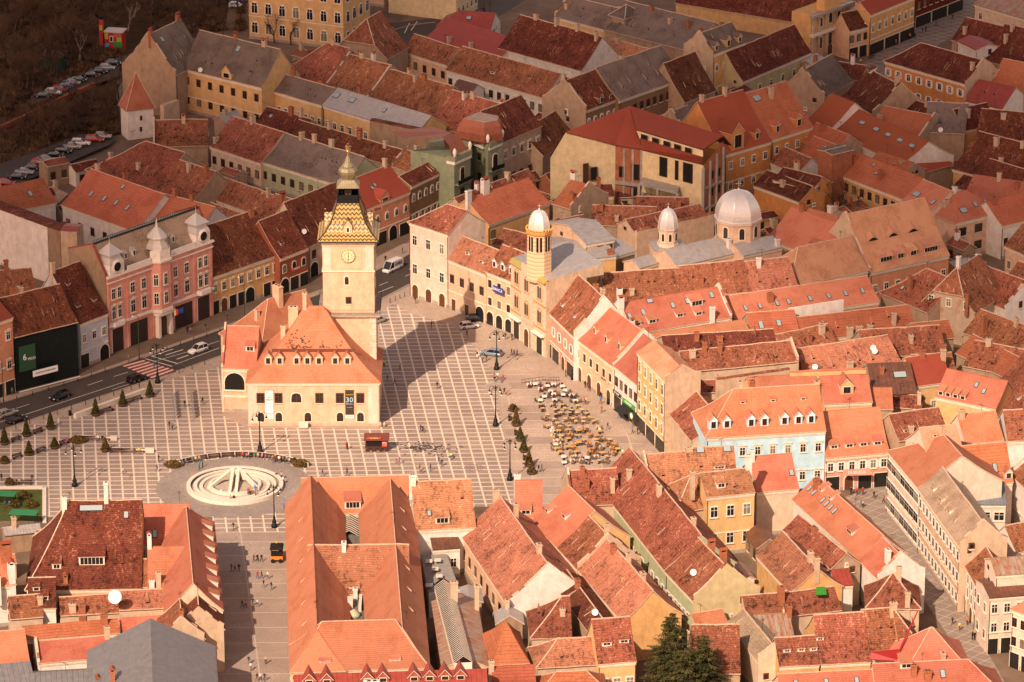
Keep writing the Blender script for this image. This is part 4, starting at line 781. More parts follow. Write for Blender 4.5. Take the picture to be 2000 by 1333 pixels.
Hh('south wing of the great orange courtyard hall', (567,1313),(840,1305),(700,1212),'new','peach',h=9.06,s=50,e='hh',d=[('s',.25,.18,1.9,.5),('s',.75,.18,1.9,.5)],ch=[])
Hh('red sheet metal roof with pointed dormers at bottom centre', (575,1372),(955,1360),(760,1312),'redm','peach',h=10,s=30,d=[('G',x,.62,2.0,.9) for x in (.08,.17,.38,.46,.62,.7,.78,.86)],ch=[(.4,.4,'w',1.4,2.6)],dk='redbr')
# --- right of the hall
Hh('pale mottled roof with white corner chimney right of the great hall', (812,1036),(930,1030),(870,938),'oldl','white',h=9,s=42,d=[('s',.45,.12,2.6,1.3),('k',.25,.3,.8,1.2)],ch=[(.02,.95,'w',1.8,1.2)],vents=1)
Hh('white courtyard house with brown metal lean-to roof', (845,1074),(900,1070),(872,1032),'brown','white',h=6,s=24,w=(1,2,'r'),ch=[])
Hh('long pale diagonal roof with whitewashed gable end in lower centre', (897,1041),(990,1181),(1021,1032),'oldl','peach',h=7,s=40,e='gp',parcol='white',ch=[(.0,.9,'t',2),(.25,1.1,'t',2.4),(.8,1.0,'t')],w=(1,8,'n'))
Hh('smooth orange roof with three dormers between old diagonal roofs', (1036,1018),(1088,1070),(1131,968),'new','yellow',h=8,s=40,d=[('s',.12,.35,1.4,.9),('s',.55,.5,1.6,1.0)],ch=[],w=(1,6,'b'))
Hh('small orange roof facing camera left of the diagonal row', (1005,1012),(1060,1012),(1045,938),'new','yellow',h=8,s=42,d=[('s',.4,.1,2,1.0)],ch=[(.1,1.2,'w',1.8)])
Hh('half dark half rosy diagonal roof above the ochre alley wall', (1088,1070),(1126,1112),(1180,1038),'old','ochre',h=8,s=42,e='gp',parcol='oatm',ch=[(.9,1,'t',2)],w=(1,5,'b'))
Hh('long tan diagonal roof ending behind the fir trees', (1127,1112),(1215,1215),(1235,1108),'oldl','ochre',h=8,s=42,ch=[(.2,.9,'b',1.6),(.4,1.1,'t',1.6),(.75,1.05,'t')],w=(1,9,'bn'))
Hh('mottled roof facing the camera at the cafe end of the square', (1118,990),(1215,984),(1185,915),'old','oatm',h=9,s=40,ch=[(.3,.95,'b',1),(.35,.55,'b',1.6),(.85,.4,'t',2.6)],e='pg',parcol='oatm')
Hh('great mottled diagonal roof over the pale green alley house', (1161,940),(1297,1114),(1344,1013),'old','lime',h=9,s=42,ch=[(.5,.85,'t',2),(.2,.6,'t',2),(.85,1.1,'t')],w=(1,14,'s'),vents=4)
Hh('lower mottled diagonal roof with white dish and green gable end', (1298,1116),(1353,1174),(1395,1082),'old','lime',h=9,s=42,e='gp',parcol='olive',ch=[(.35,1.1,'bh'),(.7,1.15,'bh',2)],dish=[(.55,.4)],w=(1,7,'s'),vents=2)
Hh('old roof behind it with blue-tiled patch and chimney pairs', (1270,950),(1362,942),(1315,883),'oldl','oatm',h=11,s=38,e='pg',ch=[(.95,.8,'t',2)],parcol='oatm')
Hh('brown barrel-like roof with two zinc hatches behind the yellow house', (1345,932),(1440,928),(1392,872),'oldl','oatm',h=12,s=44,d=[('k',.3,.8,1.5,1.3),('k',.85,.8,1.5,1.3),('s',.65,.25,2.2,.7)],ch=[(.9,.0,'b',1.8)])
Hh('yellow tenement with white windows and rosy roof at lower centre right', (1380,972),(1476,962),(1425,918),'oldl','yellow',h=12,s=34,e='gg',w=(2,3,'r'),d=[('s',.35,.35,1.7,1.0)],ch=[(-.2,.6,'t',2.6),(1.0,1.0,'w',2.6)],rh=2.1,rw=1.4)
Hh('rosy hipped roof left of the yellow tenement', (1318,1003),(1400,990),(1345,928),'oldl','oatm',h=9,s=38,e='hg',ch=[(.05,.9,'t',2.6),(.1,.1,'t',2)])
Hh('smooth red-orange roof right of the yellow tenement', (1478,962),(1562,955),(1500,889),'new','cream',h=9,s=40,e='gg',ch=[(.05,.9,'w',2)],d=[('k',.9,.4,.9,1.4)])
Hh('long orange diagonal roof with solar skylights and white courtyard wall', (1546,975),(1676,1094),(1690,1014),'new','white',h=8,s=40,d=[('k',x,.5,.8,1.4) for x in (.05,.12,.25,.31,.37,.43)]+[('s',.16,.75,1.4,.8),('s',.3,.75,1.4,.8),('s',.72,.4,2.4,.9)],ch=[(.1,.75,'b',1.8)])
Hh('narrow brown diagonal roof beside the white courtyard wall', (1528,1036),(1622,1112),(1572,1020),'old','tan',h=8,s=40,hw=3.2,ch=[(.4,.8,'b')])
Hh('mottled diagonal roof with pale gable in lower right block', (1475,1084),(1542,1158),(1570,1082),'oldl','ochre',h=7,s=38,ch=[(.8,1.0,'t',1.8),(.98,1,'t')],vents=2)
Hh('roof with bright green rooflight in lower right block', (1537,1205),(1645,1192),(1590,1150),'old','oatm',h=7,s=34,e='gg',ch=[(.0,.7,'b',2.6)],vents=1)
Hh('dark red sheet roof over small annex right of the green rooflight', (1632,1145),(1668,1142),(1640,1112),'redm','white',h=7,s=22,ch=[])
Hh('tall old hipped roof with crumbling chimneys in lower right block', (1690,1188),(1800,1190),(1760,1120),'old','oatm',h=7,s=42,e='hh',ch=[(.6,.9,'t',2.4),(.75,.1,'t',2.6)],vents=0)
Hh('orange diagonal roof end along the narrow right street', (1676,1094),(1712,1130),(1735,1060),'new','white',h=8,s=40,ch=[(.8,.6,'w',2.4)],e='gp',parcol='white')
Hh('wide mottled roof with four small openings in lower right', (1522,1303),(1602,1298),(1555,1243),'old','ochre',h=7,s=38,d=[('s',x,.5,1.3,.7) for x in (.25,.6,.9)],ch=[],vents=0)
Hh('mottled roof joined right of the one with small openings', (1603,1298),(1702,1293),(1640,1198),'old','ochre',h=7,s=38,ch=[],vents=0,d=[('s',.06,.5,1.3,.7)])
Hh('blackened mottled roof with red sheet valley', (1703,1290),(1770,1284),(1735,1187),'old','ochre',h=7,s=40,e='gg',ch=[(.9,.85,'t',2.4)],vents=2)
Hh('mottled roof leaning right beside the red sheet valley', (1762,1292),(1822,1288),(1805,1182),'old','ochre',h=7,s=40,e='gh',ch=[])
Hh('smooth orange pyramid-like roof at lower right', (1760,1322),(1905,1316),(1845,1224),'new','cream',h=8,s=40,e='hh',ch=[(.6,.4,'t',.8)])
Hh('orange roof with four skylights at the bottom right edge', (1715,1378),(1975,1366),(1840,1290),'new','cream',h=8,s=38,d=[('k',.4,.62,.9,1.6),('k',.52,.6,.9,1.6),('s',.25,.85,2,1)],ch=[(.3,.7,'b'),(.4,.6,'b')],e='gh')
Hh('low orange roof with snow guards at the bottom edge', (1528,1378),(1714,1368),(1610,1312),'new','cream',h=8,s=34,d=[('k',x,.6,.8,1.2) for x in (.18,.5,.82)],ch=[])
Hh('old roof strip over rough wall at bottom right centre', (1478,1247),(1552,1243),(1510,1200),'rust','oatm',h=6,s=22,ch=[(.98,.9,'b',2)])
Hh('mottled roof between green gable and rust roof', (1458,1202),(1537,1196),(1490,1160),'old','oatm',h=7,s=32,ch=[(.9,.7,'b',2.4)])
Hh('small orange roof triangle below the green gable', (1362,1228),(1424,1218),(1380,1194),'new','lime',h=6,s=28,ch=[])
Hh('pale grey-tan slab roof running down right of small orange roof', (1418,1215),(1478,1290),(1465,1205),'slatel','cream',h=7,s=34,e='gp',parcol='cream',ch=[])
Hh('broad mottled roof right behind the fir trees', (1352,1316),(1447,1316),(1400,1220),'old','tan',h=6,s=40,e='gg',ch=[],vents=0)
Hh('yellow house with leaf-green window pane below mottled roof at bottom', (1168,1298),(1244,1292),(1190,1207),'old','yellow',h=8,s=46,w=(1,3,'r'),d=[('s',.3,.42,1.7,.8),('s',.75,.45,1.7,.8)],ch=[],rh=2,rw=1.3,vents=0)
Hh('rosy brown roof left of the yellow house at bottom', (1047,1306),(1168,1298),(1100,1247),'oldl','oatm',h=7,s=36,e='hg',ch=[])
Hh('terracotta ribbed roof at the bottom edge left of the fir trees', (1050,1356),(1190,1350),(1115,1311),'rib','oatm',h=7,s=34,e='hh',ch=[])
Hh('patchy roof with white mortar valley in lower centre', (1035,1248),(1118,1246),(1075,1165),'old','oatm',h=7,s=42,e='hg',ch=[(.8,.6,'t',1)],vents=1)
Hh('narrow tan firewall house with dark roof and white dish', (1075,1133),(1158,1248),(1100,1118),'dark','tan',h=8,s=30,hw=3.0,ch=[(.3,.9,'b',1.6)],dish=[(.75,.8)],corn=False)
Hh('ribbed orange hipped roof at bottom centre', (958,1300),(1035,1296),(985,1214),'rib','oatm',h=7,s=38,e='hh',ch=[])
Hh('orange ribbed roof at the bottom edge beside the great hall annex', (965,1362),(1050,1358),(1000,1300),'rib','oatm',h=7,s=36,e='gg',ch=[(.0,.9,'t',1.6)])
Hh('rusty tin roof annex with glass lantern right of the great hall', (842,1175),(862,1306),(897,1215),'rust','honey',h=7,s=24,ch=[(.2,.9,'t',4.5,1.3),(.15,1.9,'t',4.5,1.3)])
# --- houses of the lower right street
Hh('old tiled roof house next to the long yellow street block', (1878,1094),(1914,1160),(1922,1060),'old','cream',h=9,s=42,w=(2,5,'s'),doors='DDB',ch=[(.9,1.1,'t',2)])
Hh('cream corner shop building with rusty tiled attic at right', (1932,1168),(2030,1160),(1975,1136),'brown','creamy',h=11,s=12,w=(2,4,'r'),doors='BBBB',ch=[],wl=(2,2,'r'))
Hh('set back attic storey with rusty tiled roof at right edge', (1945,1124),(2030,1118),(1980,1088),'rust','creamy',h=14,s=22,w=(1,4,'r'),ch=[])
Hh('cream street corner building with orange turret roof at bottom right', (1972,1190),(2040,1215),(2000,1148),'new','creamy',h=11,s=42,e='hg',w=(2,4,'b'),doors='BBB',ch=[],wl=(2,3,'r'))
Hh('white gabled house behind the cream back house at right edge', (1985,1080),(2040,1070),(2000,1020),'old','white',h=8,s=38)
Hh('red sheet roofs with small chimneys behind the street block', (1905,1070),(1955,1063),(1930,1030),'redm','cream',h=9,s=24,ch=[(.3,.6,'t')])
# ---------------------------------------------------------------- hand-built landmarks
def zat(v, y, u=1000): r = ray(u, v); return CH + r.z * y / r.y
def PX(p):
    d = Vector(p) - CAM; k = d.dot(FW); return (1000 + F * d.x / k, 666.5 - F * d.dot(UP) / k)
def frame(label, cat, e1, e2, g=None, h=None, name='building', group=None):
    if g is not None: h = hgt(e1[0], e1[1], g)
    A = G(*e1, h); B = G(*e2, h); dx = B - A
    return empty(name, (A.x, A.y, 0), math.atan2(dx.y, dx.x), label, cat, group), dx.length, h
def gp(u, v, h): p = G(u, v + 0, 0); q = PX((p.x, p.y, h)); return q
def text(parent, s, size, loc, rot, mat, name='lettering', ext=.02, sx=1.0, align='CENTER'):
    c = bpy.data.curves.new(name, 'FONT'); c.body = s; c.size = size; c.extrude = ext; c.align_x = align; c.align_y = 'CENTER'; c.resolution_u = 2
    c.materials.append(mat); t_ = bpy.data.objects.new('t', c); me = bpy.data.meshes.new_from_object(t_); bpy.data.objects.remove(t_); bpy.data.curves.remove(c)
    o = bpy.data.objects.new(name, me); o.location = loc; o.rotation_euler = rot; o.scale = (sx, 1, 1); return link(o, parent)
UPR = (math.pi / 2, 0, 0)
WHITE = M('white_paint', (.80, .78, .74), .6); GOLD = M('gilded_ball', (.75, .42, .10), .3, .9)
# --- council house
PEACH = wallmat('honey')
kh = dict(cat='town hall')
hall, L, W, hH, Z = house('peach town hall main block with orange hipped roof and seven gabled dormers', (479,749), (744,749), (622,598), 'new', 'honey', g=833, s=53, e='hh', hk=1.22,
     d=[('g', x, .30, 1.55, 1.7) for x in (.165, .25, .375, .455, .54, .66, .75)], ch=[(.27,.80,'p',2.4,.9),(.345,.95,'p',3.2,1.9),(.43,1.0,'p',3.0,1.1)], name='town_hall', cat='town hall', flare=.09, corn=False)
yi = .35; hallW, hallZ = W, Z
for u, z, st in [(508,5.9,'n'),(543,5.9,'n'),(578,6.0,'A2'),(623,5.9,'n'),(663,5.9,'n'),(703,5.9,'n'),(508,1.9,'A'),(543,1.9,'A'),(600,1.9,'A'),(663,1.9,'A'),(703,1.9,'A')]:
    x = (u - 479) / (744 - 479) * L; new('window', winmesh(st[0], 2.0 if st == 'A2' else 1.35, 2.0 if st == 'A2' else 1.9), hall, (x, yi - .01, z))
b = MB(); b.box(.3, yi - .25, hH - .55, L - .3, yi - .003, hH - .22, TRIM); b.box(L - 2.6, yi - .06, -.2, L - .55, yi - .003, hH - .6, wallmat('creamy')); b.box(.5, yi - .06, -.2, 2.4, yi - .003, hH - .6, wallmat('creamy')); b.box(.3, yi - .1, -.2, L - .3, yi - .004, .5, wallmat('oatm')); b.obj('cornice', hall)
b = MB(); b.box(L * .19, W * .47, Z(.47) + .02, L * .81, W * .5, Z(.5) + .22, M('roof_step_shadow', (.16, .05, .03))); b.obj('roof_step', hall)  # thin bar at the roof break, coloured dark as its shadow line
def banner(x, z0, z1, w_, m, label):
    b = MB(); b.box(-w_/2, -.04, 0, w_/2, 0, z1 - z0, m); b.bar((-w_/2 - .1, -.03, z1 - z0 + .03), (w_/2 + .1, -.03, z1 - z0 + .03), .04, IRON)
    p = hall.matrix_basis @ Vector((x, yi - .1, z0)); o = b.obj('banner', None, p, hall.rotation_euler[2]); return tag(o, label, 'banner')
bpy.context.view_layer.update()
o = banner((525 - 479) / 265 * L, 1.4, 7.6, 1.6, WHITE, 'long white banner with red lettering left on the town hall front')
RED = M('red_print', (.62, .05, .03)); GRY = M('grey_print', (.3, .27, .25)); YEL = M('yellow_print', (.8, .6, .05)); CY = M('pale_blue_print', (.35, .62, .75))
for s_, z, sz, m in (('I M E X', 5.6, .28, GRY), ('MUSEUM', 4.75, .34, RED), ('EI#LIN', 4.2, .5, RED), ('EXPOZITIE', 1.2, .26, RED), ('DESCHISA', .75, .26, GRY)): text(o, s_, sz, (0, -.06, z), UPR, m)
o = banner((682 - 479) / 265 * L, 1.6, 7.6, 1.7, M('dark_banner_cloth', (.055, .035, .025)), 'long dark banner reading 30 right on the town hall front')
b = MB(); b.box(-.85, -.07, 0, .85, -.045, .75, WHITE); b.obj('white_foot', o)
for s_, z, sz, m in (('muzeul 30', 5.1, .34, YEL), ('30', 3.95, 1.5, CY), ('BRASOV', 3.1, .36, CY), ('zi de zi impreuna', 2.4, .16, WHITE), ('SAPTAMANA', .4, .22, RED)): text(o, s_, sz, (0, -.075, z), UPR, m)
# rear wing and porch wing
house('rear wing of the town hall, smooth orange roof with big beige chimney', (508,690), (640,655), (570,572), 'new', 'honey', h=hH, s=47, e='hg', ch=[(.26,.95,'p',2.0,.9),(.56,.92,'p',3.2,2.2)], cat='town hall', name='town_hall_wing')
pw, pL, pW, pH, pZ = house('porch wing of the town hall with arched loggia', (433,720), (500,722), (480,637), 'new', 'honey', g=806, s=50, e='pg', parcol='creamy', ch=[], cat='town hall', name='town_hall_wing', d=[('S', .78, .45, 1.8, 1.2)])
new('loggia_arch', doormesh('ga', 4.0, 3.6), pw, (2.5, .33, pH - 4.6)); b = MB(); b.box(.2, .1, pH - 4.9, 4.8, .34, pH - 4.6, TRIM); b.box(.2, .2, pH - 6.3, 4.8, .34, pH - 6.1, TRIM); b.obj('ledge', pw)
# --- clock tower
ga, gb = G(632, 795), G(736, 795); tw = (gb - ga).length; tc_ = (ga + gb) / 2 + Vector((0, tw / 2, 0)); ty = ga.y
tower = empty('clock_tower', tc_, 0, 'tall peach clock tower of the town hall with yellow zigzag tiled roof', 'tower')
zb, z1, z2, z3 = zat(612, ty), zat(549, ty), zat(470, ty), zat(396, ty + tw * .3)
b = MB(); a = tw / 2; b.cbox(0, 0, -.3, zb - .8, tw, tw, PEACH)
b.cbox(0, 0, zb - .1, z2, tw * .955, tw * .955, PEACH); 
for (za, zc) in ((zat(531, ty) - .12, zat(531, ty) + .12), (z2 - 1.2, z2 - .3)): b.cbox(0, 0, za, zc, tw * .955 + .35, tw * .955 + .35, TRIM)
for sx in (-1, 1):
    for i in range(14):   # rusticated corner stones
        wd = 1.3 if i % 2 else .8; z = 1.2 + i * 1.3
        if z < zb - 1.5: b.box(sx * a - (wd if sx > 0 else -.05) , -a - .06, z, sx * a + (.05 if sx > 0 else wd), -a + .5, z + 1.1, wallmat('creamy'))
    b.box(sx * a * .78 - .75, -a * .955 - .05, zat(531, ty) + .2, sx * a * .78 + .75, -a * .955 + .2, z2 - 1.3, wallmat('creamy'))
b.box(-a * .5, -a * .955 - .07, zat(531, ty) + .5, a * .5, -a * .955 + .2, z2 - 1.5, wallmat('peach')); b.obj('shaft', tower)
b = MB(); b.cbox(0, 0, zb - .8, zb - .55, tw + .7, tw + .7, TRIM); b.cbox(0, 0, zb - .55, zb - .3, tw + 1.5, tw + 1.5, TRIM); b.cbox(0, 0, zb - .3, zb - .1, tw + 1.9, tw + 1.9, wallmat('grey')); b.obj('balcony_slab', tower)
b = MB(); q = a + .85
for z in (zb + .35, zb + .95): 
    for (x0, y0, x1, y1) in ((-q, -q, q, -q), (q, -q, q, q), (q, q, -q, q), (-q, q, -q, -q)): b.bar((x0, y0, z), (x1, y1, z), .03, IRON)
for i in range(25):
    t = -q + 2 * q * i / 24
    for x, y in ((t, -q), (t, q), (-q, t), (q, t)): b.bar((x, y, zb - .1), (x, y, zb + .95), .022, IRON)
b.obj('railing', tower)
for (u, v, st, w_, h_) in ((680, 549, 'A', .8, 1.7), (683, 588, 'n', .9, 1.2)):
    z = zat(v, ty); x = (u - 683.5) / pxm(795)
    for k in range(4):
        an = k * math.pi / 2; new('window', winmesh(st, w_, h_), tower, (math.sin(an) * (a * .955 + .01) + x * math.cos(an), -math.cos(an) * (a * .955 + .01) + x * math.sin(an), z), an)
# clock faces
cz = zat(501, ty); DIAL = M('dial_pale', (.62, .60, .38)); DGRN = M('dial_dark_green', (.04, .055, .03))
for k in range(4):
    an = k * math.pi / 2; e = bpy.data.objects.new('clock', None); e.location = (math.sin(an) * a * .985, -math.cos(an) * a * .985, cz); e.rotation_euler = (math.pi / 2, 0, an); link(e, tower)
    b = MB(); b.lathe([(1.5, -.1), (1.5, .05), (1.43, .07)], 32, wallmat('creamy')); b.lathe([(1.42, 0), (1.42, .09)], 32, DGRN); b.lathe([(1.30, 0), (1.30, .10)], 32, DIAL); b.lathe([(.85, 0), (.85, .112)], 32, M('dial_olive', (.36, .40, .18))); b.lathe([(.6, 0), (.6, .122)], 24, DIAL); b.obj('dial', e)
    b = MB()
    b.box(-.05, -1.1, .13, .05, .2, .16, DGRN); b.box(-.055, -.2, .17, .055, .75, .19, DGRN); b.lathe([(.12, .12), (.12, .2)], 10, DGRN); b.obj('hands', e)
    for i, s_ in enumerate('XII I II III IV V VI VII VIII IX X XI'.split()):
        t = math.radians(90 - i * 30); text(e, s_, .36, (1.08 * math.cos(t), 1.08 * math.sin(t), .12), (0, 0, t - math.pi / 2), DGRN, 'numeral', .008, .8)
# tiled roof with flared foot
t = NT('zigzag_glazed_tiles'); tcn = t.nd('ShaderNodeTexCoord'); sx_ = t.nd('ShaderNodeSeparateXYZ'); t.l.new(tcn.outputs['UV'], sx_.inputs[0])
zz = t.math('PINGPONG', sx_.outputs[0], .42); ff = t.math('FRACT', t.math('DIVIDE', t.math('ADD', sx_.outputs[1], t.math('MULTIPLY', zz, 1.15)), .92))
nz = t.noise(tcn.outputs['Object'], 1.3, 4, .7)
cc = t.mix((.52, .33, .08), (.34, .21, .06), t.ramp(nz, [(.45, 0), (.75, 1)])); cc = t.mix(cc, (.085, .05, .03), t.math('GREATER_THAN', ff, .52)); ZIG = t.out(cc, .35, t.math('ADD', ff, nz), .03)
b = MB(); zr = z3 - z2; prof = [(0, tw / 2 + .75), (.06, tw / 2 + .2), (.2, tw / 2 - .8), (.45, tw / 2 - 1.95), (1, 2.15)]
for k in range(4):
    rows = []
    for tt, r_ in prof:
        row = []
        for i in range(5):
            x = -r_ + 2 * r_ * i / 4; y = -r_; an = k * math.pi / 2; row.append((x * math.cos(an) - y * math.sin(an), x * math.sin(an) + y * math.cos(an), z2 + zr * tt))
        rows.append(row)
    b.grid(rows, ZIG)
    for j in range(len(prof) - 1):
        c0 = rows[j][0]; c1 = rows[j + 1][0]; b.bar(c0, c1, .16, M('lead_ridge', (.07, .06, .05), .5, .4))
r0 = tw / 2 + .75; b.cbox(0, 0, z2 - .35, z2, 2 * r0, 2 * r0, M('lead_ridge', (.07, .06, .05), .5, .4)); b.obj('tiled_roof', tower)
for k in range(4):   # little dormers, one on each side
    an = k * math.pi / 2; e = MB(); e.box(-.85, 0, 0, .85, 3.2, 1.6, wallmat('peach')); e.poly([(-.85, 0, 1.6), (.85, 0, 1.6), (0, 0, 2.9)], wallmat('peach'))
    for s in (-1, 1): e.poly([(s * 1.05, -.15, 1.35), (s * 1.05, 3.2, 1.35), (0, 3.2, 3.0), (0, -.15, 3.0)][::s], ZIG)
    dz = z2 + zr * .17; rr_ = tw / 2 - .7
    d_ = e.obj('dormer', tower, (math.sin(an) * rr_, -math.cos(an) * rr_, dz), an)
    new('dormer_window', winmesh('A', .45, .95), d_, (0, -.01, .85)); f_ = MB(); f_.bar((0, 0, 2.9), (0, 0, 3.9), .05, IRON); f_.lathe([(.02, 3.5), (.13, 3.62), (.02, 3.75)], 8, GOLD); f_.obj('finial', d_)
# lantern, onion, spire
VERD = metalroof('weathered_lead', (.26, .22, .13), .25, .35, .5, .25)
zl0, zl1 = z3, zat(361, tc_.y); b = MB(); b.cbox(0, 0, zl0 - .1, zl0 + .5, 4.6, 4.6, IRON); 
for x in (-1.75, -.58, .58, 1.75):
    for y in (-1.75, 1.75): b.cbox(x, y, zl0 + .5, zl1, .22, .22, IRON); b.cbox(y, x, zl0 + .5, zl1, .22, .22, IRON)
for s in (-1, 1):
    b.box(-2.1, s * 2.05 - .05, zl0 + .5, 2.1, s * 2.05 + .05, zl0 + 1.5, IRON); b.box(s * 2.05 - .05, -2.1, zl0 + .5, s * 2.05 + .05, 2.1, zl0 + 1.5, IRON)
b.cbox(0, 0, zl0 + .3, zl0 + 2.2, 1.3, 1.3, M('lantern_core', (.12, .05, .03))); b.obj('lantern', tower)
zo, zs, zt_ = zat(349, tc_.y), zat(322, tc_.y), zat(305, tc_.y)
b = MB(); b.lathe([(3.25, zl1 - .1), (3.2, zl1 + .1), (2.3, zl1 + (zo - zl1) * .6), (1.7, zo)], 4, VERD, ph=math.pi / 4, smooth=False)
H_ = zs - zo; b.lathe([(1.25, zo), (1.35, zo + .3), (1.85, zo + H_ * .42), (1.95, zo + H_ * .6), (1.6, zo + H_ * .8), (1.25, zo + H_ * .86), (1.3, zo + H_ * .92), (.75, zs + (zt_ - zs) * .25), (.3, zt_)], 8, VERD, smooth=False); b.obj('onion_cap', tower)
b = MB(); z = zat(296, tc_.y); b.bar((0, 0, zt_ - .3), (0, 0, z), .1, M('verdigris', (.22, .32, .22)), n=8); b.lathe([(.02, z - .38), (.3, z - .25), (.4, z), (.3, z + .25), (.02, z + .38)], 12, GOLD); zz_ = zat(281, tc_.y); b.bar((0, 0, z), (0, 0, zz_), .04, IRON)
b.poly([(-.35, 0, zz_ - .1), (.1, .02, zz_ - .22), (.4, 0, zz_ + .2), (-.1, -.02, zz_ + .08)], GOLD); b.poly([(-.35, .05, zz_ - .1), (-.1, .03, zz_ + .08), (.4, .05, zz_ + .2), (.1, .07, zz_ - .22)], GOLD); b.obj('ball_and_vane', tower)

# --- pink mansion
pm, L, h = frame('pink neobaroque mansion with white domes and grey mansard roof', 'mansion', (209,541), (414,468), g=693, name='mansion')
PK = wallmat('pinkc'); WT = uneven('white_stucco', (.74, .66, .58), .85, .12); D = 11; FISH = roofmat('slatel')
b = MB(); b.box(0, 0, -.3, L, D, h, PK)
for z in (h * .345, h * .36, h - 1.7): b.box(-.1, -.28, z, L + .1, -.003, z + .28, WT)
b.box(-.2, -.5, h - .5, L + .2, -.004, h - .05, WT)
for x in (0, .175, .415, .6, .81, .965): b.box(x * L, -.14, .2, x * L + .65, -.005, h - .5, PK)
b.obj('wall', pm)
xc = .50 * L; b = MB(); b.prism([(xc - 2.9, .1), (xc - 1.5, -1.5), (xc + 1.5, -1.5), (xc + 2.9, .1)], h * .345, h, PK); b.prism([(xc - 3.2, .2), (xc - 1.65, -1.8), (xc + 1.65, -1.8), (xc + 3.2, .2)], h - .45, h + .02, WT); b.prism([(xc - 3.2, .2), (xc - 1.65, -1.8), (xc + 1.65, -1.8), (xc + 3.2, .2)], h * .33, h * .37, WT); b.prism([(xc - 2.9, .1), (xc - 1.5, -1.5), (xc + 1.5, -1.5), (xc + 2.9, .1)], h, h + 2.2, WT); b.obj('central_bay', pm)
new('door', doormesh('da', 2.6, h * .27), pm, (xc, -.01, 0)); b = MB()
for s in (-1, 1): b.box(xc + s * 1.75 - .35, -1.2, 0, xc + s * 1.75 + .35, -.02, h * .29, WT)
b.box(xc - 2.5, -1.7, h * .29, xc + 2.5, -.02, h * .325, WT); b.obj('portal', pm)
xs = [(.05, 'r'), (.105, 'r'), (.23, 'p'), (.335, 'p'), (.635, 'p'), (.745, 'p'), (.875, 'r'), (.93, 'r')]
for fl, z in ((0, h * .52), (1, h * .76)):
    for x, st in xs: new('window', winmesh('p' if fl == 0 else 'r', 1.05 if st == 'r' else 1.3, 2.7 if fl == 0 else 2.3), pm, (x * L, -.02, z - .1))
    for x, y, r_ in ((xc - .1, -1.52, 0), (xc + 2.15, -.75, .85), (xc - 2.15, -.75, -.85)): new('window', winmesh('r', 1.0, 2.5), pm, (x, y, z - .1), r_)
SH = M('closed_shutter', (.035, .022, .018), .5)
for x0, x1 in ((.03, .13), (.18, .36), (.62, .79), (.845, .955)):
    b = MB(); b.box(x0 * L, -.10, .1, x1 * L, .02, h * .30, SH); b.box(x0 * L - .2, -.07, .1, x0 * L, .02, h * .31, WT); 
    for i in range(1, 8): b.box(x0 * L, -.13, h * .3 * i / 8, x1 * L, -.09, h * .3 * i / 8 + .05, M('shutter_slat', (.06, .04, .035)))
    b.obj('shop_shutter', pm)
for x in (.078, .902):
    b = MB(); b.prism([(x * L - 2.2, 0), (x * L - 1.4, -1.0), (x * L + 1.4, -1.0), (x * L + 2.2, 0)], h * .345, h * .40, WT); b.obj('balcony', pm)
b = MB(); yt, zt2 = 4.0, h + 6.2
b.grid([[(0, .5, h), (L * .5, .5, h), (L, .5, h)], [(0, 2.6, h + 3.4), (L * .5, 2.6, h + 3.4), (L, 2.6, h + 3.4)], [(0, yt, zt2), (L * .5, yt, zt2), (L, yt, zt2)]], FISH)
b.poly([(0, yt, zt2), (L, yt, zt2), (L, D, zt2 - 2.6), (0, D, zt2 - 2.6)], RM('grey')); b.poly([(L, D, zt2 - 2.6), (L, D, h), (0, D, h), (0, D, zt2 - 2.6)], wallmat('dtan'))
b.box(0, yt - .25, zt2, L, yt, zt2 + .3, IRON)
for i in range(60): b.box(L * i / 60, yt - .15, zt2 + .3, L * i / 60 + .12, yt - .1, zt2 + .85, IRON)
b.box(0, yt - .14, zt2 + .75, L, yt - .11, zt2 + .8, IRON); b.obj('mansard_roof', pm)
for x, sg in ((-.25, -1), (L - .05, 1)):
    b = MB()
    P = [(x, .2, -.3), (x, .2, h + .5), (x, 2.3, h + 3.7), (x, 3.8, zt2 + .3), (x, D, zt2 - 2.3), (x, D, -.3)]; Q = [(p[0] + .3, p[1], p[2]) for p in P]; b.poly(P[::-1], wallmat('dtan')); b.poly(Q, wallmat('dtan'))
    for i in range(1, 5): b.bar(((P[i][0] + Q[i][0]) / 2, *P[i][1:]), ((P[i - 1][0] + Q[i - 1][0]) / 2, *P[i - 1][1:]) if i > 1 else Q[i], .22, RM('redm'))
    b.obj('firewall', pm)
ZNC = RM('zinc')
b = MB(); b.lathe([(2.5, h + 2.2), (2.35, h + 2.9), (1.9, h + 3.4), (1.7, h + 4.4), (2.3, h + 4.6), (2.2, h + 4.9), (1.2, h + 5.9), (.35, h + 6.7), (.2, h + 7.5), (.04, h + 8.8)], 8, M('pale_zinc', (.55, .50, .46), .45, .3), cx=xc, cy=.8, ph=math.pi / 8, smooth=False); b.obj('central_dome', pm)
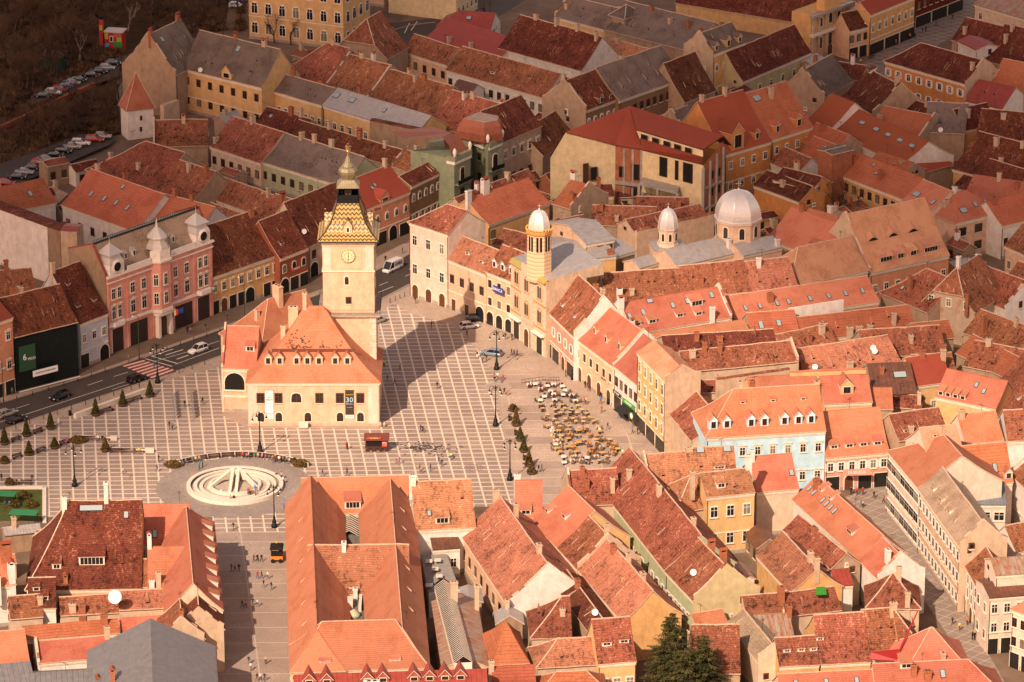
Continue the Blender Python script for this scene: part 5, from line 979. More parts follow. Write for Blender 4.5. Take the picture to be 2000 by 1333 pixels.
for x in (.085, .905):
    b = MB(); b.cbox(x * L, 1.4, h, h + 2.2, 4.2, 3.4, WT); b.lathe([(3.0, h + 2.2), (2.7, h + 2.9), (2.2, h + 3.5), (2.15, h + 4.2), (2.9, h + 4.3), (.12, h + 6.3), (.03, h + 7.6)], 4, M('pale_zinc', (.55, .50, .46), .45, .3), cx=x * L, cy=1.7, ph=math.pi / 4, smooth=False)
    b.lathe([(1.6, -.5), (1.5, -.05), (.95, 0)], 20, WT) if False else None
    b.obj('corner_pavilion', pm)
    c = MB(); c.lathe([(1.55, -.1), (1.5, .1), (1.0, .18)], 20, WT, cap=False); c.lathe([(1.0, 0), (1.0, .12)], 16, DARKM); o = c.obj('oval_window', pm, (x * L, -.35, h + 1.6)); o.rotation_euler = (math.pi / 2, 0, 0); o.scale = (1, 1.0, 1)
for x in (.225, .305, .60, .675): new('dormer', dormmesh('g', 1.0, 1.4, 1.6, 'zinc', 'white'), pm, (x * L, 1.5, h + 1.7))
b = MB(); b.box(2.6 + .1 * L, -.35, h, xc - 3, -.15, h + .9, WT); b.box(xc + 3, -.35, h, .83 * L, -.15, h + .9, WT); b.obj('parapet', pm)
for dx_, m in ((0, M('flag_romania', (.7, .5, .03))), (1.6, M('flag_europe', (.03, .06, .35)))):
    b = MB(); b.bar((xc + 1 + dx_, -1.6, h * .3), (xc + 1.6 + dx_, -3.2, h * .36), .04, IRON); P = [(xc + 1.1 + dx_, -1.9, h * .30), (xc + 1.6 + dx_, -3.2, h * .355), (xc + 1.7 + dx_, -3.1, h * .28), (xc + 1.2 + dx_, -1.9, h * .24)]; b.poly(P, m); b.poly([(p[0], p[1] + .03, p[2]) for p in P][::-1], m)
    if dx_ == 0:
        for k, mm in ((0, M('flag_blue', (.02, .05, .35))), (2, M('flag_red', (.6, .03, .02)))):
            f0, f1 = k / 3, (k + 1) / 3; lp = lambda a_, c_, f_: tuple(a_[i] + (c_[i] - a_[i]) * f_ for i in range(3)); b.poly([tuple(np.array(q_) + (0, -.02, 0)) for q_ in (lp(P[0], P[1], f0), lp(P[0], P[1], f1), lp(P[3], P[2], f1), lp(P[3], P[2], f0))], mm)
    b.obj('flag', pm)
# white firewall block at the left edge, light shaft walls behind the mansion
def slab(label, e1, e2, h, dep, mat, name='firewall', cap='old', h2=None, g=None):
    root, L, h = frame(label, 'firewall', e1, e2, h=h, g=g, name=name); b = MB(); b.box(0, 0, -.3, L, dep, h, mat); b.obj('wall', root)
    if cap: c = MB(); n = max(2, int(L / 1.2)); c.grid([[(L * i / n - .05, -.1, h + .02 + hnoise((i, 0, h), .2)) for i in range(n + 1)], [(L * i / n - .05, dep * .5, h + .35 + hnoise((i, 1, h), .2)) for i in range(n + 1)], [(L * i / n - .05, dep + .1, h + .02) for i in range(n + 1)]], RM(cap)); c.obj('tile_cap', root)
    return root
slab('big stained white firewall at the left edge', (-60,388), (92,444), 13, 4, wallmat('white'), cap='dark')
slab('shaft wall with shade painted on as dark plaster, right of the white firewall', (93,444), (117,452), 13, 5, wallmat('dtan'), cap='dark')  # side face in dark plaster, its shade put into the colour
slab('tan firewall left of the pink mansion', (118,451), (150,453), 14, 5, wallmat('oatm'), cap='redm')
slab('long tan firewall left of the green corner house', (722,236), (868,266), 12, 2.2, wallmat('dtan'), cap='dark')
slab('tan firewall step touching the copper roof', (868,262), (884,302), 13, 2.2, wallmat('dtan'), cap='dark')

# --- green corner house: two turrets and a recessed front
GR = wallmat('green'); gh, L, h = frame('pale green corner house with copper mansard turrets', 'mansion', (887,311), (918,297), h=15, name='mansion')
Ag = G(887, 311, h); 
def loc(p): return gh.matrix_basis.inverted() @ Vector((p.x, p.y, 0))
c1 = loc(G(918, 297, h)); c2 = loc(G(953, 283, h)); c3 = loc(G(981, 273, h)); c2b = loc(G(921, 268, h))
b = MB(); cx_, cy_ = c2b.x, c2b.y
b.prism([(0, 0), (c1.x, c1.y), (c1.x + .3, c1.y + 7), (0, 12)], 0, h, GR); b.prism([(c1.x, c1.y + .01), (cx_, cy_), (c2.x, c2.y), (c3.x, c3.y), (c3.x - 2, c3.y + 11), (c1.x, c1.y + 12)], 0, h, GR)
b.obj('wall', gh)
for nm, poly_ in (('cornice', [(-.2, -.3), (c1.x + .3, c1.y - .3), (c1.x + .2, c1.y + 2), (-.2, 2)]), ('cornice', [(cx_ - .2, cy_ - .3), (c2.x, c2.y - .45), (c3.x + .35, c3.y), (c3.x, c3.y + 1.5), (c2.x, c2.y + 1.4), (cx_ - .2, cy_ + 1.5)])):
    b = MB(); b.prism(poly_, h - 1.4, h - .7, WT); b.prism([(p[0] * 1.0, p[1] - .1) for p in poly_], h - .7, h + .5, GR); b.obj(nm, gh)
def facewin(p, q, specs):
    d_ = q - p; an = math.atan2(d_.y, d_.x); L_ = d_.length
    for f_, z, st, w_, h_ in specs: new('window', winmesh(st, w_, h_), gh, (p.x + d_.x * f_ + math.sin(an) * .02, p.y + d_.y * f_ - math.cos(an) * .02, z), an)
facewin(Vector((0, 0, 0)), c1, [(.5, h - 4.2, 'A', 1.5, 3), (.5, h - 9, 'n', 1.4, 2.4), (.5, h - 12.4, 'n', 1.4, 2)])
facewin(c2b, c2, [(.5, h - 3.8, 'n', 1.2, 1.6), (.5, h - 8.6, 'n', 1.2, 1.6)]); facewin(c2, c3, [(.5, h - 4.4, 'A', 1.6, 3.2), (.5, h - 9.4, 'n', 1.6, 2.4)])
CO = RM('copper'); b = MB(); cx0, cy0 = (c2b.x + c3.x) / 2 + .2, (c2.y + c3.y) / 2 + 4
def lp4(r_, z): return [(cx0 - r_ * 4.6, cy0 - 3 * r_, z), (cx0 - 0.2 * r_, cy0 - 5.2 * r_, z), (cx0 + 4.0 * r_, cy0 - 2.6 * r_, z), (cx0 + 4.0 * r_, cy0 + 5 * r_, z), (cx0 - 4.6 * r_, cy0 + 5 * r_, z), (cx0 - r_ * 4.6, cy0 - 3 * r_, z)]
b.grid([lp4(1, h + .3), lp4(.96, h + 2), lp4(.86, h + 3.6), lp4(.72, h + 4.8)], CO); b.poly(lp4(.72, h + 4.8)[:-1], RM('rust')); b.obj('copper_mansard', gh)
b = MB(); b.grid([[(0, .4, h), (c1.x, c1.y + .4, h), (c1.x, 7, h)], [(0.2, 1.6, h + 3), (c1.x - .9, c1.y + 1.8, h + 3), (c1.x - .6, 7, h + 3)], [(0.2, 3.4, h + 4.6), (c1.x - 2.4, 3.6, h + 4.6), (c1.x - 2, 7, h + 4.6)]], CO); b.poly([(0.2, 3.4, h + 4.6), (c1.x - 2.4, 3.6, h + 4.6), (c1.x - 2, 9, h + 5), (-5, 14, h + 5.4), (-6, 10, h + 4.8)], CO); b.obj('copper_corner_roof', gh)
for x, y in ((.1, -.1), (c1.x, c1.y), (c2b.x, c2b.y), (c2.x, c2.y), (c3.x, c3.y)):
    b = MB(); b.lathe([(.35, h + .5), (.3, h + .9), (.48, h + 1.5), (.38, h + 2.1), (.08, h + 2.5)], 8, WT, cx=x, cy=y); b.obj('urn', gh)
for p, q, z in ((Vector((0, 0, 0)), c1, h - 6.2), (c2, c3, h - 6.4)):
    b = MB(); d_ = (q - p).normalized(); n_ = Vector((d_.y, -d_.x, 0)); P = [p + d_ * .3, q - d_ * .3, q - d_ * .3 + n_ * 1.0, p + d_ * .3 + n_ * 1.0]; b.prism([(v_.x, v_.y) for v_ in P], z - .2, z, GR); b.prism([(v_.x, v_.y) for v_ in (P[3], P[2], P[2] - n_ * .08, P[3] - n_ * .08)], z, z + 1, IRON); b.obj('balcony', gh)

# --- striped brick church front on the square with its octagonal tower
ch_, L, h = frame('brick and stone church front with yellow tiled eaves on the square', 'church', (998,503), (1066,547), g=653, name='church')
YB = NT('striped_masonry'); tcn = YB.nd('ShaderNodeTexCoord'); sx_ = YB.nd('ShaderNodeSeparateXYZ'); YB.l.new(tcn.outputs['Object'], sx_.inputs[0])
fz = YB.math('FRACT', YB.math('DIVIDE', sx_.outputs[2], .85)); c = YB.ramp(fz, [(0, (.44, .20, .11)), (.12, (.44, .20, .11)), (.16, (.62, .43, .23)), (.55, (.62, .43, .23)), (.6, (.64, .50, .34)), (.98, (.64, .50, .34))]); STR = YB.out(c, .8)
FB = uneven('pale_stone_courses', (.56, .44, .32), .85, .2)
b = MB(); D = 9.5; b.box(0, 0, -.3, L, D, h - .8, FB); 
for z in (h * .32, h * .63, h - 1.3): b.box(-.05, -.15, z, L + .05, -.003, z + .3, wallmat('orange'))
b.box(L * .34, -.35, h * .3, L * .66, -.005, h + .6, FB)
b.obj('wall', ch_); b = MB();  b.box(L, .02, -.3, L + .2, D, h - .5, wallmat('oatm')); b.obj('side_wall', ch_)
for x0, x1 in ((0, .34), (.66, 1)):
    b = MB(); b.grid([[(x0 * L - .1, -.5, h - 1.0), (x1 * L + .1, -.5, h - 1.0)], [(x0 * L - .1, .5, h - .1), (x1 * L + .1, .5, h - .1)]], M('yellow_green_tiles', (.34, .27, .08), .5)); b.box(x0 * L, -.3, h - 1.25, x1 * L, .5, h - 1.0, wallmat('brick')); b.obj('tiled_eave', ch_)
b = MB(); b.poly([(-.1, .5, h - .1), (L + .15, .5, h - .1), (L + .15, D + 4, h + 1.6), (-.1, D + 4, h + 1.6)], RM('zinc')); b.poly([(L + .15, .5, h - .1), (L + .15, .5, h - 1), (L + .15, D + 4, h - 1), (L + .15, D + 4, h + 1.6)], wallmat('oatm')); b.obj('zinc_roof', ch_)
def biforium(w_, h_):
    b = MB(); n = 8
    def arch(cx, ww, hh, y, m, d=.12):
        pts = [(cx - ww/2, y, -hh/2), (cx + ww/2, y, -hh/2)] + [(cx + ww/2 * math.cos(math.pi * i / n), y, hh/2 - ww/2 + ww/2 * math.sin(math.pi * i / n)) for i in range(n + 1)]
        b.poly(pts, m)
        for i in range(len(pts)): p, q = pts[i], pts[(i + 1) % len(pts)]; b.poly([p, (p[0], .05, p[2]), (q[0], .05, q[2]), q], m)
    arch(0, w_ + .7, h_ + .9, -.06, wallmat('orange')); arch(0, w_ + .2, h_ + .3, -.10, FB)
    for s in (-1, 1): arch(s * w_ * .26, w_ * .38, h_ * .9, -.13, BFR); arch(s * w_ * .26, w_ * .25, h_ * .8, -.15, GLASS)
    return b.mesh('arched_window')
bm = biforium(1.7, 2.9)
for z in (h * .80, h * .49):
    for x in (.17, .5, .83): new('window', bm, ch_, (x * L, -.02 if x != .5 else -.37, z - .2))
for x in (.17, .83): new('shop_window', doormesh('wa', 2.4, h * .25), ch_, (x * L, -.02, 0))
new('door', doormesh('da', 1.9, h * .22), ch_, (.5 * L, -.37, 0)); 
b = MB(); b.box(L * .02, -1.0, h * .255, L * .31, -.1, h * .27, WFR); b.box(L * .69, -1.0, h * .255, L * .98, -.1, h * .27, WFR); b.obj('canopy', ch_)
c = G(1053, 541, h - .3)
o1 = empty('church_bell_tower', (c.x, c.y + 2.5, h - .6), 0, 'octagonal striped bell tower with small silver dome', 'tower'); ys = c.y + 2.5; zz0 = h - .6
za, zb_, zc = zat(488, ys) - zz0, zat(447, ys) - zz0, zat(410, ys) - zz0
b = MB(); b.lathe([(2.75, -1), (2.75, za)], 8, STR, ph=math.pi / 8, smooth=False); b.lathe([(2.62, za), (2.62, zb_)], 8, STR, ph=math.pi / 8, smooth=False); b.obj('octagon', o1)
b = MB(); b.lathe([(2.75, zb_ - .9), (2.95, zb_ - .6), (2.95, zb_)], 8, wallmat('orange'), ph=math.pi / 8, smooth=False)
for i in range(24): a_ = i * math.pi / 12; b.cbox(2.75 * math.cos(a_), 2.75 * math.sin(a_), zb_, zb_ + .45, .25, .25, M('gilt_tile', (.6, .36, .05)))
b.obj('crown', o1)
for k in range(8):
    a_ = k * math.pi / 4 - math.pi / 2; r_ = 2.62 * math.cos(math.pi / 8) + .01; b = MB()
    for s in (-1, 1): b.box(s * .38 - .23, -.05, -.1, s * .38 + .23, .05, zb_ - za - 1.5, DARKM); 
    b.box(-.75, -.03, -.25, .75, .04, -.1, FB); b.box(-.07, -.08, -.1, .07, .04, zb_ - za - 1.5, FB)
    b.obj('belfry_window', o1, (r_ * math.cos(a_), r_ * math.sin(a_), za + .3), a_ + math.pi / 2)
SILV = NT('beaten_silver_sheet'); tcn = SILV.nd('ShaderNodeTexCoord'); nn = SILV.noise(tcn.outputs['Object'], 1.2, 4, .7); SIL = SILV.out(SILV.mix((.62, .58, .55), (.82, .78, .75), nn), SILV.math('ADD', SILV.math('MULTIPLY', nn, .25), .22), nn, .05, metal=.4)
def dome(parent, r_, z0, H_, n=8, cross=1.3):
    b = MB(); N = 12; prof = [(r_ * 1.04, z0 - .15), (r_ * 1.04, z0)]
    for i in range(N + 1):
        t_ = i / N; prof.append((max(.02, r_ * math.cos(t_ * math.pi / 2) ** .62 if t_ < 1 else .02), z0 + H_ * (math.sin(t_ * math.pi / 2) * .55 + t_ * .45)))
    b.lathe(prof, n, SIL, ph=math.pi / 8, smooth=False)
    for k in range(n):
        a_ = math.pi / 8 + k * 2 * math.pi / n
        for i in range(1, len(prof) - 2): b.bar((prof[i][0] * math.cos(a_), prof[i][0] * math.sin(a_), prof[i][1]), (prof[i + 1][0] * math.cos(a_), prof[i + 1][0] * math.sin(a_), prof[i + 1][1]), .045, SIL)
    b.obj('dome', parent); b = MB(); zt_ = z0 + H_; b.lathe([(.1, zt_ - .1), (.22, zt_ + .15), (.1, zt_ + .35)], 8, SIL); b.bar((0, 0, zt_), (0, 0, zt_ + cross), .05, SIL); b.bar((-cross * .3, 0, zt_ + cross * .65), (cross * .3, 0, zt_ + cross * .65), .05, SIL); b.obj('cross', parent)
dome(o1, 2.35, zb_ + .2, zc - zb_ - .2)
# --- large church with silver domes
cp = G(1443, 474, 12); bx = empty('church_dome', (cp.x, cp.y + 5, 0), R(8), 'large octagonal church dome in ribbed silver sheet', 'dome'); ys = cp.y + 5
zd0, zd1, zd2 = zat(480, ys - 5), zat(437, ys - 4.5), zat(372, ys); rD = 5.0
b = MB(); b.lathe([(rD, 0), (rD, zd1)], 8, wallmat('honey'), ph=math.pi / 8, smooth=False); b.lathe([(rD + .25, zd1 - .6), (rD + .35, zd1)], 8, wallmat('creamy'), ph=math.pi / 8, smooth=False); b.lathe([(rD + .2, 0), (rD + .2, zd0)], 8, wallmat('creamy'), ph=math.pi / 8, smooth=False); b.obj('drum', bx)
for k in range(8):
    a_ = k * math.pi / 4 - math.pi / 2; r_ = rD * math.cos(math.pi / 8) + .01; new('window', winmesh('A', 1.1, 2.5), bx, (r_ * math.cos(a_), r_ * math.sin(a_), (zd0 + zd1) / 2), a_ + math.pi / 2)
dome(bx, rD + .1, zd1 + .1, zd2 - zd1, cross=2.2)
cp = G(1305, 492, 11); st_ = empty('church_turret', (cp.x, cp.y + 2.5, 0), R(12), 'slim yellow church turret with small silver dome', 'tower'); ys = cp.y + 2.5
zt0, zt1, zt2_ = zat(479, ys), zat(444, ys), zat(407, ys)
b = MB(); b.cbox(0, 0, 0, zt0, 6.6, 6, wallmat('honey')); b.cbox(0, 0, zt0 - .25, zt0 + .05, 7.2, 6.6, RM('zinc')); b.cbox(0, 0, zt0 - .7, zt0 - .3, 6.9, 6.3, wallmat('creamy'))
b.lathe([(2.15, zt0), (2.1, zt1)], 8, wallmat('honey'), ph=math.pi / 8, smooth=False); b.lathe([(2.3, zt1 - .3), (2.35, zt1 + .05)], 8, wallmat('creamy'), ph=math.pi / 8, smooth=False); b.lathe([(2.35, zt0), (2.3, zt0 + .6)], 8, wallmat('creamy'), ph=math.pi / 8, smooth=False); b.obj('wall', st_)
new('window', winmesh('n', 1.8, 1.8), st_, (-.8, -3.01, zt0 - 2.4))
for k in range(8):
    a_ = k * math.pi / 4 - math.pi / 2; r_ = 2.13 * math.cos(math.pi / 8) + .01; new('window', winmesh('A', .6, 1.7), st_, (r_ * math.cos(a_), r_ * math.sin(a_), (zt0 + zt1) / 2 + .2), a_ + math.pi / 2)
dome(st_, 2.15, zt1 + .05, zt2_ - zt1)
house('zinc roofed nave of the domed yellow church', (1322,521), (1475,486), (1390,466), 'zinc', 'honey', h=10, s=28, ch=[(.72,.35,'w',2)], cat='church', name='church_nave', flare=0)
house('zinc roofed apse block right of the silver dome', (1452,500), (1530,483), (1500,462), 'zinc', 'honey', h=10.5, s=20, e='gg', ch=[(.9,.2,'w',1.5)], cat='church', name='church_apse')
house('yellow porch end of the domed church, left of its turret', (1250,524), (1292,512), (1270,497), 'zinc', 'honey', h=9, s=22, ch=[], cat='church', name='church_porch')
slab('yellow boundary wall with tiled cap behind the church turret', (1244,452), (1395,418), 10, .8, wallmat('honey'), cap='old', name='boundary_wall')
# zinc roofs between
house('raised zinc roofed hall with rounded orange corner', (1145,478), (1202,468), (1150,432), 'zinc', 'peach', h=13, s=13, w=(1,3,'n',1.4,'12'), ch=[], name='house')
house('lower spreading zinc roof behind the striped tower', (1100,512), (1205,500), (1140,468), 'zinc', 'ochre', h=11, s=11, ch=[(.1,.3,'t'),(.35,.2,'t'),(.9,.1,'b')])
house('small zinc roof with wooden glazed bay left of the yellow wall', (1202,502), (1243,490), (1222,462), 'zinc', 'brown', h=10, s=14, w=(1,4,'n'), ch=[])
# --- unfinished building
cs, L, h = frame('unfinished red-roofed building with blank yellow gable and bare brick walls', 'building', (1202,284), (1254,290), h=16, name='unfinished_building')
YG = wallmat('paley'); A_, B_, C_, E_ = G(1202, 284, h), None, None, None
def W3(u, v, z): p = G(u, v, z); q = cs.matrix_basis.inverted() @ p; return Vector((q.x, q.y, z))
p1 = W3(1202, 284, h); zk = h + 4.2; p2 = W3(1105, 259, zk); p3 = W3(1075, 309, h - 1.0)
p4 = W3(1230, 207, zk); p5 = W3(1253, 292, h - .6); p6 = W3(1413, 265, zk); p7 = W3(1373, 292, zk - 1.7); p8 = W3(1243, 253, zk - 1.7)
p9 = W3(1374, 321, h - .6); p10 = W3(1250, 270, zk - 3.0); p11 = W3(1373, 307, zk - 3.0)
RR = RM('red')
b = MB(); f0 = lambda p: (p.x, p.y, -.3); T = lambda p: tuple(p)
b.poly([f0(p3), f0(p1), T(p1), T(p2), T(p3)], YG)
b.obj('yellow_gable_wall', cs)
def roofpan(P, nm='roof'):
    b = MB(); b.poly([T(p) for p in P], RR); b.poly([(p.x, p.y, p.z - .3) for p in P][::-1], BFR)
    for i in range(len(P)): p, q = P[i], P[(i + 1) % len(P)]; b.poly([(p.x, p.y, p.z - .3), (q.x, q.y, q.z - .3), T(q), T(p)], BFR)
    b.obj(nm, cs)
up = Vector((0, 0, .06))
roofpan([p1 + up, p5 + up, p4 + up, p2 + up]); roofpan([p8, p7, p6, p4]); roofpan([p5, p9, p11, p10])
roofpan([p2, p4, p4 + Vector((0, 5, -3)), p3 + up]); roofpan([p4, p6, p6 + Vector((0, 6, -4)), p4 + Vector((0, 6, -4))])
b = MB(); b.poly([f0(p1), f0(p5), (p5.x, p5.y, p5.z - .3), (p1.x, p1.y, p1.z - .05)], BRICK); 
for i in range(1, 4): q = p1 + (p5 - p1) * (i / 3); b.box(q.x - .25, q.y - .12, 0, q.x + .25, q.y + .2, h - .8, wallmat('grey'))
b.box(p1.x - .1, p1.y - .15, h * .42, p1.x + (p5 - p1).length, p1.y + .3, h * .47, wallmat('grey')); b.obj('brick_wall', cs)
b = MB(); b.poly([f0(p5), f0(p9), (p9.x, p9.y, p9.z - .3), (p5.x, p5.y, p5.z - .3)], YG); b.poly([(p10.x, p10.y, p10.z - .3), (p11.x, p11.y, p11.z - .3), (p7.x, p7.y, p7.z - .3), (p8.x, p8.y, p8.z - .3)], YG); b.obj('courtyard_wall', cs)
def inset(p, q, f0_, f1_, z0, z1, nm='window_hole', m=DARKM, o=.05):
    d_ = (q - p); n_ = Vector((d_.y, -d_.x, 0)).normalized() * o; a_, c_ = p + d_ * f0_ + n_, p + d_ * f1_ + n_; b = MB(); b.poly([(a_.x, a_.y, z0), (c_.x, c_.y, z0), (c_.x, c_.y, z1), (a_.x, a_.y, z1)], m); bb = Vector((0, 0, 0))
    for (s0, s1) in ((a_, c_),): b.bar((s0.x, s0.y, z0), (s1.x, s1.y, z0), .1, BFR); b.bar((s0.x, s0.y, z1), (s1.x, s1.y, z1), .1, BFR); b.bar((s0.x, s0.y, z0), (s0.x, s0.y, z1), .1, BFR); b.bar((s1.x, s1.y, z0), (s1.x, s1.y, z1), .1, BFR)
    b.obj(nm, cs)
for f_ in (.02, .2, .38, .55, .72): inset(p10, p11, f_, f_ + .1, zk - 3.0, zk - 1.95)
for a_, c_ in ((.3, .42), (.55, .6), (.68, .83)): inset(p5, p9, a_, c_, h - 5.8, h - 1.3)
inset(p1, p5, .15, .32, h - 7.5, h - 5); inset(p1, p5, .62, .92, h - 8, h - 4.3); inset(p1, p5, .6, .85, h - 12.5, h - 10)
inset(p3, p1, .62, .72, h - 7.6, h - 4.6); inset(p3, p1, .5, .58, h - 10, h - 3.4, 'steel_posts', M('rusty_steel', (.10, .05, .035), .5, .5), .25)
b = MB(); pr = p9 + (p6 - p9); b.poly([f0(p9), (p6.x, p6.y, -.3), (p6.x, p6.y, zk - 1.2), (p9.x, p9.y, p9.z - .3)], wallmat('brick')); d_ = (Vector((p6.x, p6.y, 0)) - Vector((p9.x, p9.y, 0)))
for i in (0, 1, 2, 3): q = Vector((p9.x, p9.y, 0)) + d_ * (i / 3); b.box(q.x - .3, q.y - .3, -.3, q.x + .35, q.y + .3, h - 1.5 + i * 1.0, wallmat('grey'))
for z in (4.5, 9.5): b.bar((p9.x, p9.y, z), (p6.x, p6.y, z), .35, wallmat('grey'))
b.obj('concrete_side_wall', cs)
for f_ in (.35, .7):
    for z in (2.5, 7.0, 11): inset(Vector((p9.x, p9.y, 0)), Vector((p6.x, p6.y, 0)), f_, f_ + .16, z, z + 1.9)
# concrete frame floors and blue tarpaulin
q0 = p5 + (p9 - p5) * .12; b = MB(); n_ = Vector((.25, -1, 0)).normalized() * 5
for z in (4.8, h - 7.6):
    P = [p5, p5 + (p9 - p5) * .62, p5 + (p9 - p5) * .62 + n_, p5 + n_]; b.prism([(v_.x, v_.y) for v_ in P], z, z + .4, wallmat('grey'))
for f_ in (0, .3, .62):
    v_ = p5 + (p9 - p5) * f_ + n_ * .97; b.box(v_.x - .3, v_.y - .3, 0, v_.x + .3, v_.y + .3, h - 7.4, wallmat('grey'))
P = [p5 + n_ * .9, p5 + (p9 - p5) * .3 + n_ * .9]; b.poly([f0(P[0]), f0(P[1]), (P[1].x, P[1].y, 6), (P[0].x, P[0].y, 6)], wallmat('grey')); b.obj('concrete_frame', cs)
TA = uneven('blue_tarpaulin', (.10, .16, .17), .45, .5, 1.2); a_ = p5 + (p9 - p5) * .62 + n_ * .8; c_ = p5 + (p9 - p5) * .95 + n_ * .7; t_ = p5 + (p9 - p5) * .9
b = MB(); TP = [((1302,401,2.0),(1318,362,7.2)), ((1318,402,2.0),(1330,350,8.6)), ((1332,401,2.2),(1338,348,9.0)), ((1345,400,2.4),(1345,347,9.2)), ((1360,398,2.8),(1350,352,8.6))]
b.grid([[tuple(W3(*(lo[q_] + (hi[q_] - lo[q_]) * j / 5 for q_ in range(3))) + Vector((0, hnoise((i, j, 2), .5), hnoise((i, j, 5), .6)))) for i, (lo, hi) in enumerate(TP)] for j in range(6)], TA); b.obj('tarpaulin', cs)
# --- yellow palace, plain yellow hall and baroque church at the top edge
def upright(label, ga_, gb_, H_, **k): a_ = G(*ga_); c_ = G(*gb_); return house(label, PX((a_.x, a_.y, H_)), PX((c_.x, c_.y, H_)), None, h=H_, **k)
upright('large yellow palace with white window surrounds at the top edge', (484,76), (673,100), 17, hw=8, roof='red', wall='yellow', w=(3,7,'paa'), wr=(3,4,'paa'), rw=1.8, rh=3.0, ch=[], corn=True)
upright('plain pale yellow hall beside the parking yard', (757,26), (891,43), 13, hw=7, roof='red', wall='paley', ch=[], wr=(3,5,'r'), corn=False)
upright('small orange annex between palace and pale hall', (705,10), (750,16), 8, hw=4, roof='grey', wall='peach', w=(1,2,'p'), ch=[])
nv, L, W, h, Z = house('long nave of the baroque church with brown roof and pale yellow wall', (1318,6), (1583,49), None, 'dark', 'yellow', g=40, s=45, hw=9, cat='church', name='church_nave', ch=[], vents=0, corn=False)
bf, L, h = frame('baroque church front with pilasters at top right', 'church', (1584,30), (1660,2), g=124, name='church')
b = MB(); b.box(0, 0, -.3, L, 6, h, wallmat('ochre')); b.obj('wall', bf)
b = MB()
for x in (.02, .16, .34, .6, .80, .92): b.box(x * L, -.55, 1.5, x * L + .75, -.003, h - .8, wallmat('oatm')); b.box(x * L - .15, -.75, h * .52, x * L + .9, -.004, h * .55, TRIM); b.box(x * L - .15, -.8, 0, x * L + .9, -.005, 1.5, wallmat('grey'))
b.obj('pilasters', bf); b = MB(); b.box(-.4, -1.1, h * .55, L + .4, -.006, h * .6, TRIM); b.box(-.4, -1.3, h - .6, L + .4, .2, h, RM('zinc')); b.box(L * .3, -.5, h, L * .7, 2, h + 5, wallmat('ochre')); b.obj('cornice', bf)
for x, z, w_, h_ in ((.26, h * .35, 1.3, 3), (.5, h * .38, 1.5, 3), (.72, h * .35, 1.3, 3), (.26, h * .78, 1.2, 2.4), (.5, h * .8, 1.4, 2.6), (.72, h * .78, 1.2, 2.4)): new('window', winmesh('A', w_, h_), bf, (x * L, -.02, z))
new('door', doormesh('da', 2, 3.4), bf, (.5 * L, -.02, 0))
# --- the white bastion tower
c = G(301, 268); bt = empty('bastion_tower', (c.x, c.y, 0), R(24), 'white bastion tower with orange pyramid roof at the park edge', 'tower'); zt_ = zat(211, c.y); za = zat(135, c.y + 3)
b = MB(); s1, s2 = 6.6, 5.0; b.box(-s1, 0, -.3, 0, s2, zt_ + .3, wallmat('white')); b.obj('wall', bt)
b = MB(); R4 = lambda r_, z: [(-s1 / 2 + sx * (s1 / 2) * r_, s2 / 2 + sy * (s2 / 2) * r_, z) for sx, sy in ((-1, -1), (1, -1), (1, 1), (-1, 1), (-1, -1))]
b.grid([R4(1.16, zt_), R4(.82, zt_ + (za - zt_) * .28), R4(.4, zt_ + (za - zt_) * .62), R4(.01, za)], RM('new'))
q = [R4(1.16, zt_), R4(.82, zt_ + (za - zt_) * .28), R4(.4, zt_ + (za - zt_) * .62), R4(.01, za)]
for k in range(4):
    for i in range(3): b.bar(q[i][k], q[i + 1][k], .09, MORT)
b.poly(R4(1.16, zt_)[:4][::-1], BFR); b.obj('pyramid_roof', bt)
for x, z in ((-3.2, zt_ - 2.2), (-3.3, zt_ - 5)): new('window', winmesh('n', .35, .9), bt, (x, -.01, z))
b = MB(); b.box(-.02, s2 * .5, 1, .2, s2 * .5 + .3, 2, DARKM); new('window', winmesh('n', .35, .9), bt, (.01, 2, zt_ - 2.2), math.pi / 2)
slab('ruined wall stub right of the bastion tower', (320,207), (350,196), 8, 1.2, wallmat('oatm'), cap=None, name='ruined_wall')
slab('white parapet wall along the ridge of the attic roof', (1277,585), (1411,561), 15.2, .4, wallmat('white'), cap=None, name='parapet_wall')
slab('white rooftop wall with air vents left of the five skylights', (1541,603), (1648,586), 12.5, .4, wallmat('white'), cap=None, name='parapet_wall')
slab('pale yellow firewall strip behind the light blue building', (1543,728), (1692,722), 15, .5, wallmat('yellow'), cap='new', name='firewall')
slab('ragged tan firewall behind the light blue building', (1400,742), (1543,722), 14, .6, wallmat('oatm'), cap='old', name='firewall')
# --- signs and netting advertisement
fr, L, h = frame('green and white advertisement on black scaffold netting', 'banner', (31,676), (150,646), g=774, name='netting_banner'); 
GN = M('green_cloth', (.02, .07, .035)); b = MB(); b.box(.3, -.6, h * .48, 4.2, -.55, h * .98, GN); b.obj('green_panel', fr); b = MB(); b.box(3.4, -.62, h * .32, 9.4, -.57, h * .44, WHITE); b.obj('white_panel', fr); text(fr, '6', 1.9, (1.6, -.64, h * .75), UPR, WHITE); text(fr, 'MCO', .8, (3.25, -.64, h * .7), UPR, WHITE); text(fr, 'CONSTRUCTII RENOVARI', .42, (6.4, -.64, h * .38), UPR, DARKM)
b = MB(); b.bar((0, -.7, h * .1), (L, -.7, h * .1), .12, WFR); b.obj('scaffold_board', fr)
def sign(label, s_, pix, h_, w_, m, tm, dirx, size, name='shop_sign'):
    A = G(*pix, h_); o = MB(); o.box(-w_/2, -.08, -size * .8, w_/2, 0, size * .8, m); o = o.obj(name, None, A, dirx); tag(o, label, 'sign'); text(o, s_, size, (0, -.1, 0), UPR, tm); return o
